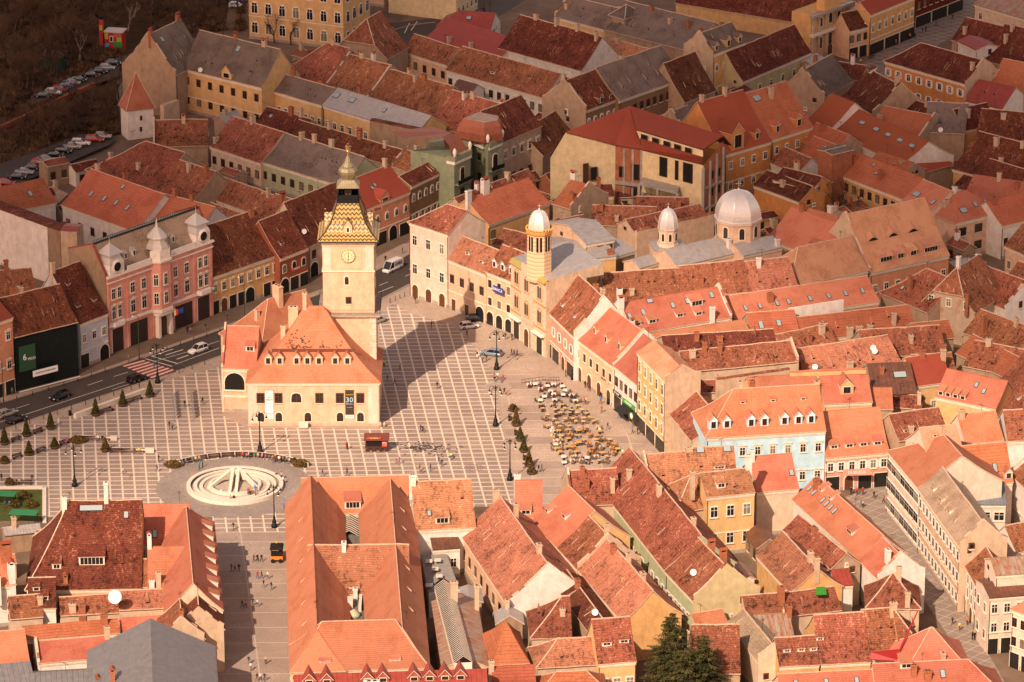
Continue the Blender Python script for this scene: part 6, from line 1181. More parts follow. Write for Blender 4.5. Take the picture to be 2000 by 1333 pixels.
def rz(a_, c_, h_=0): d_ = G(*c_, h_) - G(*a_, h_); return math.atan2(d_.y, d_.x)
pk = rz((1613, 895), (1738, 884), 8)
def onwall(pa, pb, g1, g2, f_, off=.55):   # point on a facade line given by ground pixels
    a_, c_ = G(pa, g1), G(pb, g2); d_ = (c_ - a_).normalized(); n_ = Vector((d_.y, -d_.x, 0)); return a_ + (c_ - a_) * f_ + n_ * off, math.atan2(d_.y, d_.x)
def wallsign(label, s_, pa, g1, pb, g2, f_, z, w_, size, m, tm, off=.35):
    p, a_ = onwall(pa, pb, g1, g2, f_, off); o = MB(); o.box(-w_/2, -.08, -size * .8, w_/2, 0, size * .8, m); o = o.obj('shop_sign', None, (p.x, p.y, z), a_); tag(o, label, 'sign'); text(o, s_, size, (0, -.1, 0), UPR, tm); return o
PKS = wallmat('pinkc')
wallsign('white raised lettering on the pink shop house front', 'DUBLECK', 1617, 965, 1733, 962, .48, 4.3, 5.4, .8, PKS, WHITE, -.1)
wallsign('green shop sign board on the white house at the square', 'PHARMACY', 1197, 798, 1241, 832, .72, 3.7, 5.5, .6, M('sign_green', (.06, .35, .07)), WHITE, .15)
wallsign('black shop sign board on the white house at the square', 'CITY SHOP', 1197, 798, 1241, 832, .2, 4.0, 3.4, .5, M('sign_black', (.03, .02, .02)), WHITE, .15)
wallsign('dark lettering over the last arch of the orange house', 'PRINCIPAL', 1122, 740, 1195, 793, .8, 4.6, 4.2, .5, wallmat('peach'), DARKM, .12)
wallsign('blue and dark bank sign on the narrow peach house', 'BANCA', 946, 634, 1000, 656, .5, 9.0, 3.4, .9, M('sign_blue', (.03, .05, .25)), WHITE, .0)
wallsign('small red shop sign on the red-brown street house', 'TELEKOM', 548, 580, 604, 556, .55, 5.0, 3.0, .5, M('sign_red', (.45, .06, .04)), WHITE, .1)
wallsign('dark lettering on the salmon facade behind the clock tower', 'REGAL', 712, 520, 803, 489, .3, 12.2, 3.0, .7, wallmat('salmon'), DARKM, -.1)
# ---------------------------------------------------------------- street furniture, cars, trees, people
def at(u, v, z=0): p = G(u, v, z); return (p.x, p.y, z)
def copyt(o, loc, rz_, label=None, parent=None, scale=None):
    c = o.copy(); link(c, parent); c.location = loc; c.rotation_euler = (0, 0, rz_)
    if scale: c.scale = (scale,) * 3
    if label: c['label'] = label
    for ch in list(o.children):
        d = ch.copy(); link(d, c)
        for g_ in list(ch.children): e_ = g_.copy(); link(e_, d)
    return c
# lamps
GLB = M('lamp_globe', (.85, .82, .78), .3)
def lamp(loc, rz_, label):
    r = empty('street_lamp', loc, rz_, label, 'street lamp', 'ornate four-armed lamps on the square'); b = MB()
    b.lathe([(.62, 0), (.60, .5), (.40, .7), (.46, 1.2), (.30, 1.5), (.2, 1.9), (.24, 2.1), (.13, 2.4), (.10, 5), (.08, 8.0), (.14, 8.15), (.03, 8.8)], 12, IRON); b.obj('pole', r)
    for k in range(4):
        a = k * math.pi / 2 + .3; b = MB(); pts = []
        for i in range(8):
            t = i / 7 * math.pi * 1.05; rr_ = .75 - .75 * math.cos(t); pts.append((rr_ * math.cos(a), rr_ * math.sin(a), 7.7 + .62 * math.sin(t)))
        for p, q in zip(pts, pts[1:]): b.bar(p, q, .045, IRON)
        b.bar(pts[3], (0, 0, 7.3), .03, IRON); b.obj('arm', r)
        e = pts[-1]; b = MB(); b.lathe([(.05, e[2]), (.1, e[2] - .25), (.27, e[2] - .55)], 10, IRON, cx=e[0], cy=e[1]); l_ = b.obj('lantern', r); b = MB(); b.lathe([(.26, e[2] - .55), (.24, e[2] - .72), (.1, e[2] - .86)], 10, GLB, cx=e[0], cy=e[1]); b.obj('globe', l_)
    return r
L0 = lamp(at(146,950), 0, 'black four-armed lamp standing alone on the left part of the square')
for (u, v), lb in (((308,748),'black four-armed lamp at the red crossing'), ((508,884),'black four-armed lamp behind the curved bench before the town hall'), ((968,832),'black four-armed lamp at the middle of the right side of the square'), ((970,722),'black four-armed lamp beside the blue parked estate car'), ((996,938),'black four-armed lamp left of the planters by the cafe'), ((536,1030),'black four-armed lamp at the corner of the great hall')): copyt(L0, at(u, v), rnd.uniform(0, 1), lb)
def slim(loc, rz_, label, hh=9.0):
    r = empty('street_lamp', loc, rz_, label, 'street lamp', 'slim green lamps along the street'); b = MB(); m = M('green_paint', (.02, .06, .03), .5); b.lathe([(.16, 0), (.09, 1), (.06, hh)], 8, m); b.obj('pole', r); b = MB(); pts = [(1.3 * (1 - math.cos(t)) / 2 * 1.2, 0, hh + .7 * math.sin(t)) for t in [i / 6 * 2.4 for i in range(7)]]
    for p, q in zip(pts, pts[1:]): b.bar(p, q, .04, m)
    b.obj('arm', r); b = MB(); e = pts[-1]; b.lathe([(.06, e[2]), (.22, e[2] - .3), (.05, e[2] - .45)], 8, GLB, cx=e[0], cy=0); b.obj('lamp_head', r); return r
S0 = slim(at(478,624), 2.6, 'slim green lamp before the ochre stucco house')
for (u, v), lb in (((7,786),'slim green lamp at the left edge before the salmon building'), ((272,702),'slim green lamp before the pink mansion'), ((1697,115),'slim dark lamp in the shopping street at top right')): copyt(S0, at(u, v), 2.6, lb)
# bollards
b = MB(); b.lathe([(.09, 0), (.07, .15), (.06, .85), (.09, .92), (.03, 1.02)], 6, IRON); bm_ = b.mesh('bollard')
def bollards(pts, step, label, grp):
    P = [G(*p) for p in pts]; 
    for a, c in zip(P, P[1:]):
        n = max(1, int((c - a).length / step))
        for i in range(n): p = a + (c - a) * (i / n); tag(new('bollard', bm_, None, p), label, 'bollard', grp)
bollards([(2,792),(125,754),(232,719)], 3.6, 'black iron bollard on the far kerb left of the crossing', 'bollards on the far kerb left of the crossing')
bollards([(300,694),(430,650),(500,624)], 3.6, 'black iron bollard on the far kerb right of the crossing', 'bollards on the far kerb right of the crossing')
bollards([(4,847),(112,810),(222,773),(290,750)], 3.4, 'black iron bollard on the near kerb left of the crossing', 'bollards on the near kerb left of the crossing')
bollards([(350,730),(425,704)], 3.4, 'black iron bollard on the near kerb beside the town hall porch', 'bollards beside the town hall porch')
bollards([(762,592),(772,588),(790,580),(800,574)], 1.6, 'black iron bollard at the cream corner house', 'bollards at the cream corner house')
# planters and clipped thujas
def leafball(b, c, rx, rz_, n, mats, size, cone=False, seed=1):
    rr = random.Random(seed)
    for i in range(n):
        h_ = rr.random(); th = rr.uniform(0, 2 * math.pi)
        if cone: R_ = rx * (1 - h_) ** .85 * (.75 + .3 * rr.random()) + .03; p = Vector((c[0] + R_ * math.cos(th), c[1] + R_ * math.sin(th), c[2] + h_ * rz_))
        else: ph = math.acos(1 - h_ * 1.35); R_ = (.8 + .25 * rr.random()); p = Vector((c[0] + rx * R_ * math.sin(ph) * math.cos(th), c[1] + rx * R_ * math.sin(ph) * math.sin(th), c[2] + rz_ * R_ * math.cos(ph)))
        d = Vector((rr.gauss(0, 1), rr.gauss(0, 1), rr.gauss(.4, 1))).normalized(); e = d.cross(Vector((rr.gauss(0, 1), rr.gauss(0, 1), rr.gauss(0, 1)))).normalized(); s_ = size * rr.uniform(.6, 1.4)
        b.poly([p - d * s_, p + e * s_ * .5, p + d * s_, p - e * s_ * .5], mats[rr.randrange(len(mats))])
TH1 = [M('thuja_green', (.075, .070, .020), .9, 0, .1), M('thuja_olive', (.11, .085, .022), .9, 0, .1), M('thuja_dark', (.035, .035, .012), .9, 0, .1)]; TH2 = [M('thuja_brown', (.14, .085, .022), .9, 0, .1), M('thuja_ochre', (.19, .12, .03), .9, 0, .1), M('thuja_dark_brown', (.07, .045, .014), .9, 0, .1)]  # leaf tones, mixed at random over each shrub
POT = uneven('planter_wood', (.085, .05, .035), .8, .3)
def planter(u, v, kind, label, h_=2.6):
    r = empty('planter', at(u, v), 0, label, 'planter', 'planters with clipped evergreens'); b = MB(); L_ = 1.9 if kind == 'long' else 1.0; b.lathe([(.75, 0), (1.05, .55), (1.0, .6), (.9, .5)], 14, POT, sx=L_); b.obj('tub', r); b = MB()
    if kind == 'long': leafball(b, (0, 0, .5), 1.5, .75, 900, TH2, .16, seed=u)
    elif kind == 'ball': leafball(b, (0, 0, .5), .85, 1.0, 600, TH1 + TH2, .14, seed=u)
    else: leafball(b, (0, 0, .5), .85, h_, 900, TH1 if kind == 'g' else TH2, .14, True, seed=u); b.lathe([(.62, .45), (.5, 1.2), (.05, h_ * .9)], 8, TH1[2])
    b.obj('shrub', r)
for i, (u, v, k, lb, hh) in enumerate([(9,868,'g','at the left edge, first of the upper planter row',3.2),(52,852,'g','second of the upper planter row',3.1),(99,838,'g','third of the upper planter row',3.2),(187,812,'g','at the lower end of the white ramp wall',3.2),(240,793,'g','in the middle of the white ramp wall',3.0),(293,775,'g','at the top end of the white ramp wall',3.0),(57,889,'g','between the benches of the lower row at left',2.5),(107,876,'g','next to the bench left of the long low shrub',1.9),(206,882,'b','between the two white bench walls',2.5),(1002,803,'ball','at the upper end of the row by the cafe',2),(1008,832,'b','tallest ochre cone of the row by the cafe',3.4),(1016,861,'g','third in the row by the cafe',2.4),(1023,883,'g','fourth in the row by the cafe',2.4),(1033,911,'b','at the lower end of the row by the cafe',3.0)]): planter(u, v, k, ('cone-shaped evergreen in round tub ' if k != 'ball' else 'rounded evergreen in tub ') + lb, hh)
for u, v, lb in [(338,912,'long low clipped shrub left of the curved bench'),(587,910,'long low clipped shrub at the right end of the curved bench'),(152,864,'long low dark shrub beside the first white bench wall')]: planter(u, v, 'long', lb)
for u, v, lb in [(9,905,'round brown shrub in tub at the left edge'),(19,948,'rounded green shrub in tub beside the lawn corner'),(1038,926,'small rounded shrub in tub nearest the mottled roofs')]: planter(u, v, 'ball', lb)
# benches, low walls
BW = uneven('bench_wood', (.065, .032, .022), .6, .3); WST = uneven('white_stone', (.66, .58, .48), .8, .12)
def bench(loc, rz_, L_, label, grp='wooden benches on the square'):
    r = empty('bench', loc, rz_, label, 'bench', grp); b = MB()
    for i in range(4): b.box(-L_/2, -.05 + i * .12, .42, L_/2, .05 + i * .12, .47, BW)
    b.obj('seat', r); b = MB()
    for i in range(3): b.box(-L_/2, .47 + i * .03, .55 + i * .14, L_/2, .50 + i * .03, .66 + i * .14, BW)
    b.obj('backrest', r)
    for x in (-L_/2 + .2, L_/2 - .2): b = MB(); b.box(x - .05, -.05, 0, x + .05, .5, .42, IRON); b.box(x - .05, .45, .4, x + .05, .55, .95, IRON); b.obj('leg', r)
    return r
rdir = rz((110, 804), (425, 698))
for u, v, L_, a_, lb in [(33,863,2.2,rdir,'short dark bench second from left in the upper planter row'),(76,847,2.2,rdir,'dark bench with seated couple in the upper planter row'),(36,896,2.4,rdir,'empty dark bench at the left in the lower planter row'),(82,884,2.2,rdir,'dark bench with one person in the lower planter row'),(127,869,2.2,rdir,'dark bench between planter and long shrub'),(206,808,4.6,rdir,'long dark bench under the white ramp wall, lower one'),(262,786,4.6,rdir,'long dark bench under the white ramp wall, upper one'),(180,862,7.0,0,'dark bench against the first white bench wall'),(248,886,7.0,0,'dark bench against the second white bench wall'),(46,948,3.2,0,'dark bench beside the lawn corner'),(998,820,2.0,1.5,'dark bench between the first two cafe planters'),(1010,848,2.0,1.5,'dark bench beside the ochre cone planter'),(1027,897,2.0,1.5,'dark bench beside the fourth cafe planter')]: bench(at(u, v), a_, L_, lb)
def wallseg(name, label, pts, z0, z1, th, mat, cat):
    b = MB()
    for (a, c) in zip(pts, pts[1:]):
        p, q = G(*a), G(*c); d = (q - p).normalized(); n = Vector((-d.y, d.x, 0)) * th / 2; b.prism([tuple((p - n)[:2]), tuple((q - n)[:2]), tuple((q + n)[:2]), tuple((p + n)[:2])], z0, z1, mat)
    return tag(b.obj(name), label, cat)
wallseg('low_wall', 'white stone ramp wall rising along the street kerb', [(146,818),(283,769)], 0, 1.1, .7, WST, 'low wall')
wallseg('bench_wall', 'first white stone bench wall, left', [(150,858),(229,860)], 0, .8, .7, WST, 'low wall'); wallseg('bench_wall', 'second white stone bench wall, right', [(219,882),(301,884)], 0, .8, .7, WST, 'low wall')
wallseg('lawn_kerb', 'white stone kerb round the small lawn', [(-40,954),(87,954),(87,1022)], 0, .35, .7, WST, 'kerb')
# curved bench round the fountain
for i in range(11):
    t = math.radians(132 - i * 8.6); R_ = 17.6; x, y = FC.x + R_ * math.cos(t), FC.y - 2 + R_ * math.sin(t)
    bench((x, y, 0), t - math.pi / 2, 2.5, 'dark wooden section of the curved bench above the fountain', 'sections of the curved bench')
b = MB()
for i in range(24): t0, t1 = math.radians(137 - i * 3.95), math.radians(137 - (i + 1) * 3.95); R_ = 18.35; P = [(FC.x + r_ * math.cos(t), FC.y - 2 + r_ * math.sin(t)) for r_, t in ((R_, t0), (R_, t1), (R_ + .3, t1), (R_ + .3, t0))]; b.prism(P, 0, .85, WST)
tag(b.obj('bench_wall'), 'white curved wall behind the curved bench', 'low wall')
# fountain
fo = empty('fountain', (FC.x, FC.y, 0), 0, 'round white stone fountain with sunken rings and slanted fins', 'fountain'); r0f = 9.35
MB_ = MB(); MB_.lathe([(r0f, 0), (r0f, .75), (r0f - .75, .75), (r0f - .75, .5)], 56, WST, cap=False, smooth=False); MB_.obj('outer_ring', fo)
for a, z, w_ in ((r0f - 1.35, .62, .7), (r0f - 2.5, .48, .65)):
    b = MB(); b.lathe([(a, .1), (a, z), (a - w_, z), (a - w_, .1)], 56, WST, cap=False, smooth=False); b.obj('seating_ring', fo)
b = MB(); b.lathe([(r0f - .7, .12), (.1, .10)], 56, uneven('fountain_floor', (.42, .34, .27), .85, .2), cap=False); b.obj('floor', fo)
b = MB(); b.lathe([(5.1, .1), (5.1, .75), (4.55, .75), (4.55, .3)], 48, WST, cap=False, smooth=False, sy=.95); b.obj('basin_rim', fo)
b = MB(); b.lathe([(4.6, .42), (.1, .42)], 48, M('pool_water', (.08, .16, .21), .05, 0, .8), cap=False, sy=.95); b.obj('water', fo); b = MB(); b.lathe([(3.9, .46), (.1, .47)], 40, uneven('fountain_floor', (.42, .34, .27), .85, .2), cap=False, sy=.95); b.obj('inner_floor', fo)
for x0, x1, y1 in ((-5.0, -.45, -1.6), (-.8, -.5, -4.4), (.45, .5, -4.4), (4.6, .55, -2.2)):
    b = MB(); A, B_ = Vector((x1, 3.6, 2.7)), Vector((x0, y1, .75)); d = (B_ - A); n = Vector((-d.y, d.x, 0)).normalized() * .3
    for s_ in (1, -1): P = [A + n * s_, B_ + n * s_, Vector((B_.x, B_.y, .2)) + n * s_, Vector((A.x + d.x * .45, A.y + d.y * .45, .2 + .9)) + n * s_, Vector((A.x, A.y, .2)) + n * s_]; b.poly(P if s_ < 0 else P[::-1], WST)
    b.poly([A - n, B_ - n, B_ + n, A + n], WST); b.poly([Vector((B_.x, B_.y, .2)) - n, Vector((B_.x, B_.y, .2)) + n, B_ + n, B_ - n], WST); b.poly([A + n, Vector((A.x, A.y, .2)) + n, Vector((A.x, A.y, .2)) - n, A - n], WST); b.obj('fin', fo)
# cars
TYRE = M('tyre', (.012, .012, .012), .8); RIM = M('rim', (.35, .34, .33), .35, .8); CGL = M('car_glass', (.012, .013, .015), .06, 0, .8); LMP = M('headlight', (.6, .6, .58), .15); RLM = M('tail_light', (.4, .01, .01), .3)
def car(loc, rz_, col, kind, label, grp=None, rough=.25):
    Ls = {'hatch': 4.2, 'wagon': 4.7, 'suv': 4.5, 'van': 5.6, 'sedan': 4.5}[kind]; W_ = 1.78 if kind != 'van' else 2.0; r = empty('parked_car' if kind != 'van' else 'delivery_van', loc, rz_, label, 'car' if kind != 'van' else 'van', grp)
    paint = plain('car_paint_%d_%d_%d' % tuple(int(x * 100) for x in col), col, rough, .25 if max(col) < .5 else 0, .6); hb = .95 if kind in ('suv', 'van') else .86; ht = {'hatch': 1.45, 'wagon': 1.5, 'suv': 1.7, 'van': 2.35, 'sedan': 1.43}[kind]; h = Ls / 2
    sec = {'hatch': [(-h, .35, .55), (-h + .05, .8, .9), (-.95 * h, .9, 1), (-.35 * h, hb, 1), (.45 * h, hb, 1), (.85 * h, .72, .96), (h, .55, .86)]}['hatch']
    b = MB(); rows = []
    for x, z, w_ in [(-h, .55, .82), (-h + .04, .82, .92), (-h + .25, hb, .97), (-.2 * h, hb + .02, 1), (.42 * h, hb, 1), (.86 * h, hb - .15, .96), (h - .05, .66, .9), (h, .5, .84)]:
        ww = W_ / 2 * w_; rows.append([(x, -ww * .9, .22), (x, -ww, .42), (x, -ww, z - .16), (x, -ww * .9, z), (x, 0, z + .03), (x, ww * .9, z), (x, ww, z - .16), (x, ww, .42), (x, ww * .9, .22)])
    b.grid(rows, paint, True); b.poly(rows[0], paint); b.poly(rows[-1][::-1], paint)
    b.grid([[r_[0] for r_ in rows], [r_[-1] for r_ in rows]], TYRE); b.obj('body', r)
    x0, x1, x2, x3 = {'hatch': (-.95, -.72, .08, .5), 'wagon': (-.97, -.82, .05, .46), 'suv': (-.97, -.85, .08, .48), 'van': (-.98, -.97, .5, .86), 'sedan': (-.72, -.42, .1, .5)}[kind]
    b = MB(); wb, wt = W_ / 2 * .9, W_ / 2 * .72 if kind != 'van' else W_ / 2 * .88; A = [(x0 * h, hb), (x1 * h, ht - .06), ((x1 + x2) / 2 * h, ht), (x2 * h, ht - .04), (x3 * h, hb - .04)]
    S = [[(x, s_ * (wb if i in (0, 4) else wt), z) for i, (x, z) in enumerate(A)] for s_ in (-1, 1)]
    b.poly(S[0], CGL); b.poly(S[1][::-1], CGL)
    for i in range(4): b.poly([S[0][i + 1], S[0][i], S[1][i], S[1][i + 1]], paint if i in (1, 2) else CGL)
    b.obj('windows', r); b = MB()
    for s_ in (0, 1):
        for i in range(4): b.bar(S[s_][i], S[s_][i + 1], .045, paint)
        xm = (x1 + x2) / 2 * h; b.bar((xm, (1 if s_ else -1) * wb * .99, hb), (xm, (1 if s_ else -1) * wt, ht - .03), .05, paint)
    if kind == 'van':
        for s_ in (-1, 1): b.poly([(x0 * h, s_ * (wb + .02), hb), (.25 * h, s_ * (wb + .02), hb), (.25 * h, s_ * (wt + .03), ht - .08), (x1 * h, s_ * (wt + .03), ht - .08)][::-s_], paint)
    b.obj('roof_frame', r)
    for x in (-.62 * h, .62 * h):
        for s_ in (-1, 1):
            b = MB(); b.lathe([(.32, -.1), (.34, -.05), (.34, .1), (.31, .12)], 16, TYRE); wv = b.obj('wheel', r, (x, s_ * (W_ / 2 - .06), .33)); wv.rotation_euler = (-s_ * math.pi / 2, 0, 0); b = MB(); b.lathe([(.2, .12), (.19, .13), (.03, .135)], 10, RIM); b.obj('rim', wv)
    for s_ in (-1, 1): b = MB(); b.cbox(h - .12, s_ * W_ * .36, .56, .70, .22, .36, LMP); b.obj('headlight', r); b = MB(); b.cbox(-h + .07, s_ * W_ * .4, .62, .84, .12, .24, RLM); b.obj('tail_light', r)
    return r
BK, WH, SV, RD_, BL, NV = (.012, .012, .014), (.72, .70, .67), (.36, .35, .34), (.42, .02, .015), (.04, .10, .26), (.015, .02, .035)
car(at(118,779), rdir + math.pi, BK, 'wagon', 'black hatchback driving left on the street'); car(at(268,744), rdir, BK, 'wagon', 'black estate car at the red crossing'); car(at(387,688), rdir + math.pi, WH, 'suv', 'white compact off-roader left of the town hall porch')
car(at(14,812), rdir, SV, 'wagon', 'silver estate car cut by the left edge'); car(at(32,824), rdir, BK, 'sedan', 'black car in front of the silver one at the left edge')
v_ = car(at(767,528), rz((740,560),(800,532)) + math.pi, (.74, .70, .66), 'van', 'white delivery van right of the clock tower'); text(v_, 'CARS', 1.0, (-.9, -.98, 1.6), UPR, DARKM, sx=1.1); text(v_, 'CARS', 1.0, (-.9, .98, 1.6), (math.pi / 2, 0, math.pi), DARKM, sx=1.1)
car(at(929,627), .15, BK, 'hatch', 'black car half inside the archway of the yellow house'); car(at(916,641), math.radians(18), WH, 'hatch', 'white hatchback in front of the archway'); car(at(960,694), math.radians(-22) + math.pi, (.20, .27, .36), 'wagon', 'blue-grey estate car parked on the square'); car(at(739,630), rdir, SV, 'sedan', 'grey car mostly behind the clock tower')
pd = rz((0, 245), (185, 158)) - 1.15
cols = {'black': BK, 'white': WH, 'silver': SV, 'red': RD_, 'blue': BL, 'dark blue': NV}
for row, lst in (('upper', [(85,190,'dark blue'),(104,184,'white'),(116,178,'red'),(128,171,'blue'),(140,165,'silver'),(154,159,'black'),(178,150,'black'),(193,143,'black'),(209,136,'silver'),(221,127,'dark blue')]), ('lower', [(-4,372,'black'),(12,362,'red'),(33,349,'dark blue'),(48,340,'silver'),(62,331,'dark blue'),(76,322,'red'),(89,315,'silver'),(106,306,'black'),(124,298,'black'),(141,290,'silver'),(158,283,'white'),(185,276,'red'),(201,270,'silver')])):
    for i, (u, v, c_) in enumerate(lst): car(at(u, v, 1.0), pd + rnd.uniform(-.05, .05), cols[c_], rnd.choice(('hatch', 'wagon', 'sedan')), f'{c_} car, number {i + 1} from the left in the {row} parked row', f'cars in the {row} parked row')
for u, v, c_ in ((462,14,'white'), (466,6,'blue')): car(at(u, v, .3), .1, cols[c_], 'hatch', f'{c_} car under trees left of the yellow palace')
# stone wall, hut, shed
w_ = wallseg('park_wall', 'long park wall with red tiled coping at upper left', [(-30,285),(0,273),(62,245),(70,241),(125,213),(185,187)], 0, 2.8, .8, uneven('old_wall', (.10, .06, .04), .95, .4), 'wall')
b = MB(); pts = [G(*p) for p in [(-30,285),(0,273),(62,245),(70,241),(125,213),(185,187)]]
for p, q in zip(pts, pts[1:]): b.bar((p.x, p.y, 2.9), (q.x, q.y, 2.9), .7, RM('red'))
b.obj('coping', w_)
hut = empty('graffiti_hut', at(205,88,1.2), R(-12), 'small hut painted in coloured blocks with a tall chimney', 'hut'); b = MB(); b.box(0, 0, -1.5, 4.6, 3.6, 3.4, M('hut_red', (.45, .03, .03))); b.obj('wall', hut); b = MB(); b.box(-.2, -.3, 3.4, 4.9, 3.8, 3.7, M('hut_white', (.6, .55, .5))); b.obj('roof', hut)
for x0, z0, x1, z1, c_ in ((0, 1.6, .9, 3.3, (.6, .42, .03)), (2.4, 2.2, 4.5, 3.3, (.5, .12, .10)), (2.4, -.6, 4.6, 1.0, (.03, .30, .06)), (3.2, 1.0, 4.5, 2.2, (.45, .4, .04)), (0, -.6, 1.2, .4, (.1, .3, .5)), (1.3, .9, 2.3, 2.5, (.7, .7, .68))): b = MB(); b.box(x0, -.08, z0, x1, 0, z1, M('paint_%d' % int(c_[0] * 100), c_)); b.obj('painted_panel', hut)
b = MB(); b.box(1.5, -.14, 1.1, 2.1, -.05, 2.3, DARKM); b.obj('window', hut); b = MB(); b.cbox(-1.2, 1.2, -1, 6.5, 1.0, 1.0, M('hut_chim', (.5, .05, .05))); b.cbox(-1.2, 1.2, 6.5, 7.2, 1.1, 1.1, DARKM); b.cbox(-1.2, .68, 3.6, 5.0, .8, .1, M('paint_60', (.6, .42, .03))); b.obj('chimney', hut)
sh = empty('shed', at(80,128,1.2), R(-15), 'dark green shed with grey roof in the park', 'shed'); b = MB(); b.box(0, 0, -1.5, 5.5, 4, 2.6, uneven('shed_green', (.02, .05, .035), .8)); b.obj('wall', sh); b = MB(); b.poly([(-.3, -.3, 2.6), (5.8, -.3, 2.6), (5.8, 4.3, 3.1), (-.3, 4.3, 3.1)], RM('slate')); b.obj('roof', sh)
# trees
BARK = uneven('bare_bark', (.085, .052, .034), .95, .3); TWG = M('twigs', (.11, .062, .038), .95, 0, .1); TWGL = M('pale_bark', (.26, .20, .15), .95, 0, .1)
def baretree(seed, H_, mat, spread=.5, depth=5):
    rr = random.Random(seed); b = MB(); c_ = MB()
    def grow(p, d, L_, r_, k):
        n = 2 if k > 1 else 1; q = p
        for i in range(n): dd = (d + Vector((rr.gauss(0, .12), rr.gauss(0, .12), rr.gauss(.03, .05)))).normalized(); e = q + dd * L_ / n; (b if k > depth - 2 else c_).bar(q, e, r_ * (1 - .35 * i / n), mat if k > 1 else TWG, r_ * (1 - .35 * (i + 1) / n), 3 if k < 3 else 5); q = e; d = dd
        if k == 0: return
        for j in range(rr.choice((3, 3, 4)) if k > 1 else 4):
            a_ = rr.uniform(0, 2 * math.pi); ax = Vector((math.cos(a_), math.sin(a_), 0)); nd_ = (d + ax * rr.uniform(spread * .5, spread * 1.5)).normalized(); s_ = rr.uniform(.45, 1); grow(q - d * L_ * (1 - s_) * .7, nd_, L_ * rr.uniform(.55, .8), r_ * .55, k - 1)
    grow(Vector((0, 0, -.5)), Vector((0, 0, 1)), H_ * .33, H_ * .022, depth); return b.mesh('trunk'), c_.mesh('crown')
TR = [baretree(s_, 14, BARK) for s_ in (1, 2, 3)] + [baretree(5, 12, TWGL, .45)]
def tree(u, v, k, sc_, label, z=0, grp=None):
    r = empty('bare_tree', at(u, v, z), rnd.uniform(0, 6), label, 'tree', grp); r.scale = (sc_,) * 3; new('trunk', TR[k][0], r); new('crown', TR[k][1], r)
for i, (u, v, k, s_) in enumerate([(40,152,0,1.2),(92,62,1,1.3),(155,118,3,1.3),(250,62,3,1.1),(262,34,3,1.2),(172,66,2,1.2),(60,60,2,1.1),(20,42,0,1.3),(120,22,1,1.2),(150,-10,2,1.3),(300,24,1,.8),(340,10,2,1),(400,32,0,1),(437,70,1,.8),(470,40,2,.8),(12,110,1,1.1),(0,320,0,.7),(38,300,1,.7),(80,275,2,.7),(120,262,0,.65),(160,240,1,.7),(215,232,2,.8),(232,190,0,.7),(190,205,1,.6),(60,240,0,.6),(140,210,2,.6),(225,70,1,.9),(12,185,2,.9),(380,-10,0,1.1),(60,-30,1,1.3),(70,130,1,1),(110,90,0,1.2),(190,30,1,1.2),(225,20,0,1.2),(290,-10,2,1.2),(340,50,0,.8),(30,80,2,1.2),(135,80,1,.9),(-10,140,1,1.2),(-15,60,2,1.3),(90,10,0,1.3),(50,-10,1,1.3),(425,10,1,1),(10,215,2,.8),(45,262,1,.7),(100,222,0,.7),(175,220,1,.7),(205,245,0,.7),(150,215,1,.75)]):
    tree(u, v, k, s_ * .95, 'bare brown tree in the wooded park at the upper left', .6, 'bare trees in the park')
tr_ = random.Random(21)
for zp, n_ in (([(-30,300),(60,262),(215,215),(232,150),(215,235),(90,292)], 26), ([(-30,225),(60,190),(225,100),(235,60),(230,-10),(-30,-30)], 60), ([(240,60),(470,66),(470,-30),(240,-30)], 22)):
    k_ = 0
    while k_ < n_:
        u, v = tr_.uniform(-30, 475), tr_.uniform(-30, 300); c_ = False; j_ = len(zp) - 1
        for i_ in range(len(zp)):
            if (zp[i_][1] > v) != (zp[j_][1] > v) and u < (zp[j_][0] - zp[i_][0]) * (v - zp[i_][1]) / (zp[j_][1] - zp[i_][1]) + zp[i_][0]: c_ = not c_
            j_ = i_
        if c_ and 165 < u < 250 and 50 < v < 150: c_ = False
        if c_: k_ += 1; tree(u, v, tr_.randrange(3), tr_.uniform(.5, 1.0) if v > 150 else tr_.uniform(.7, 1.25), 'bare brown tree in the wooded park at the upper left', .6, 'bare trees in the park')
for u, v, s_, lb in ((536,84,.75,'bare tree before the palace windows, left one'), (568,88,.8,'bare tree before the palace windows, right one'), (1600,418,.85,'bare tree before the long ochre wall, left one'), (1632,430,.95,'bare tree before the long ochre wall, middle one'), (1668,446,.9,'bare tree before the long ochre wall, right one'), (955,45,.6,'bush-like bare tree behind the red metal roof')): tree(u, v, 1 if u != 568 else 2, s_, lb)
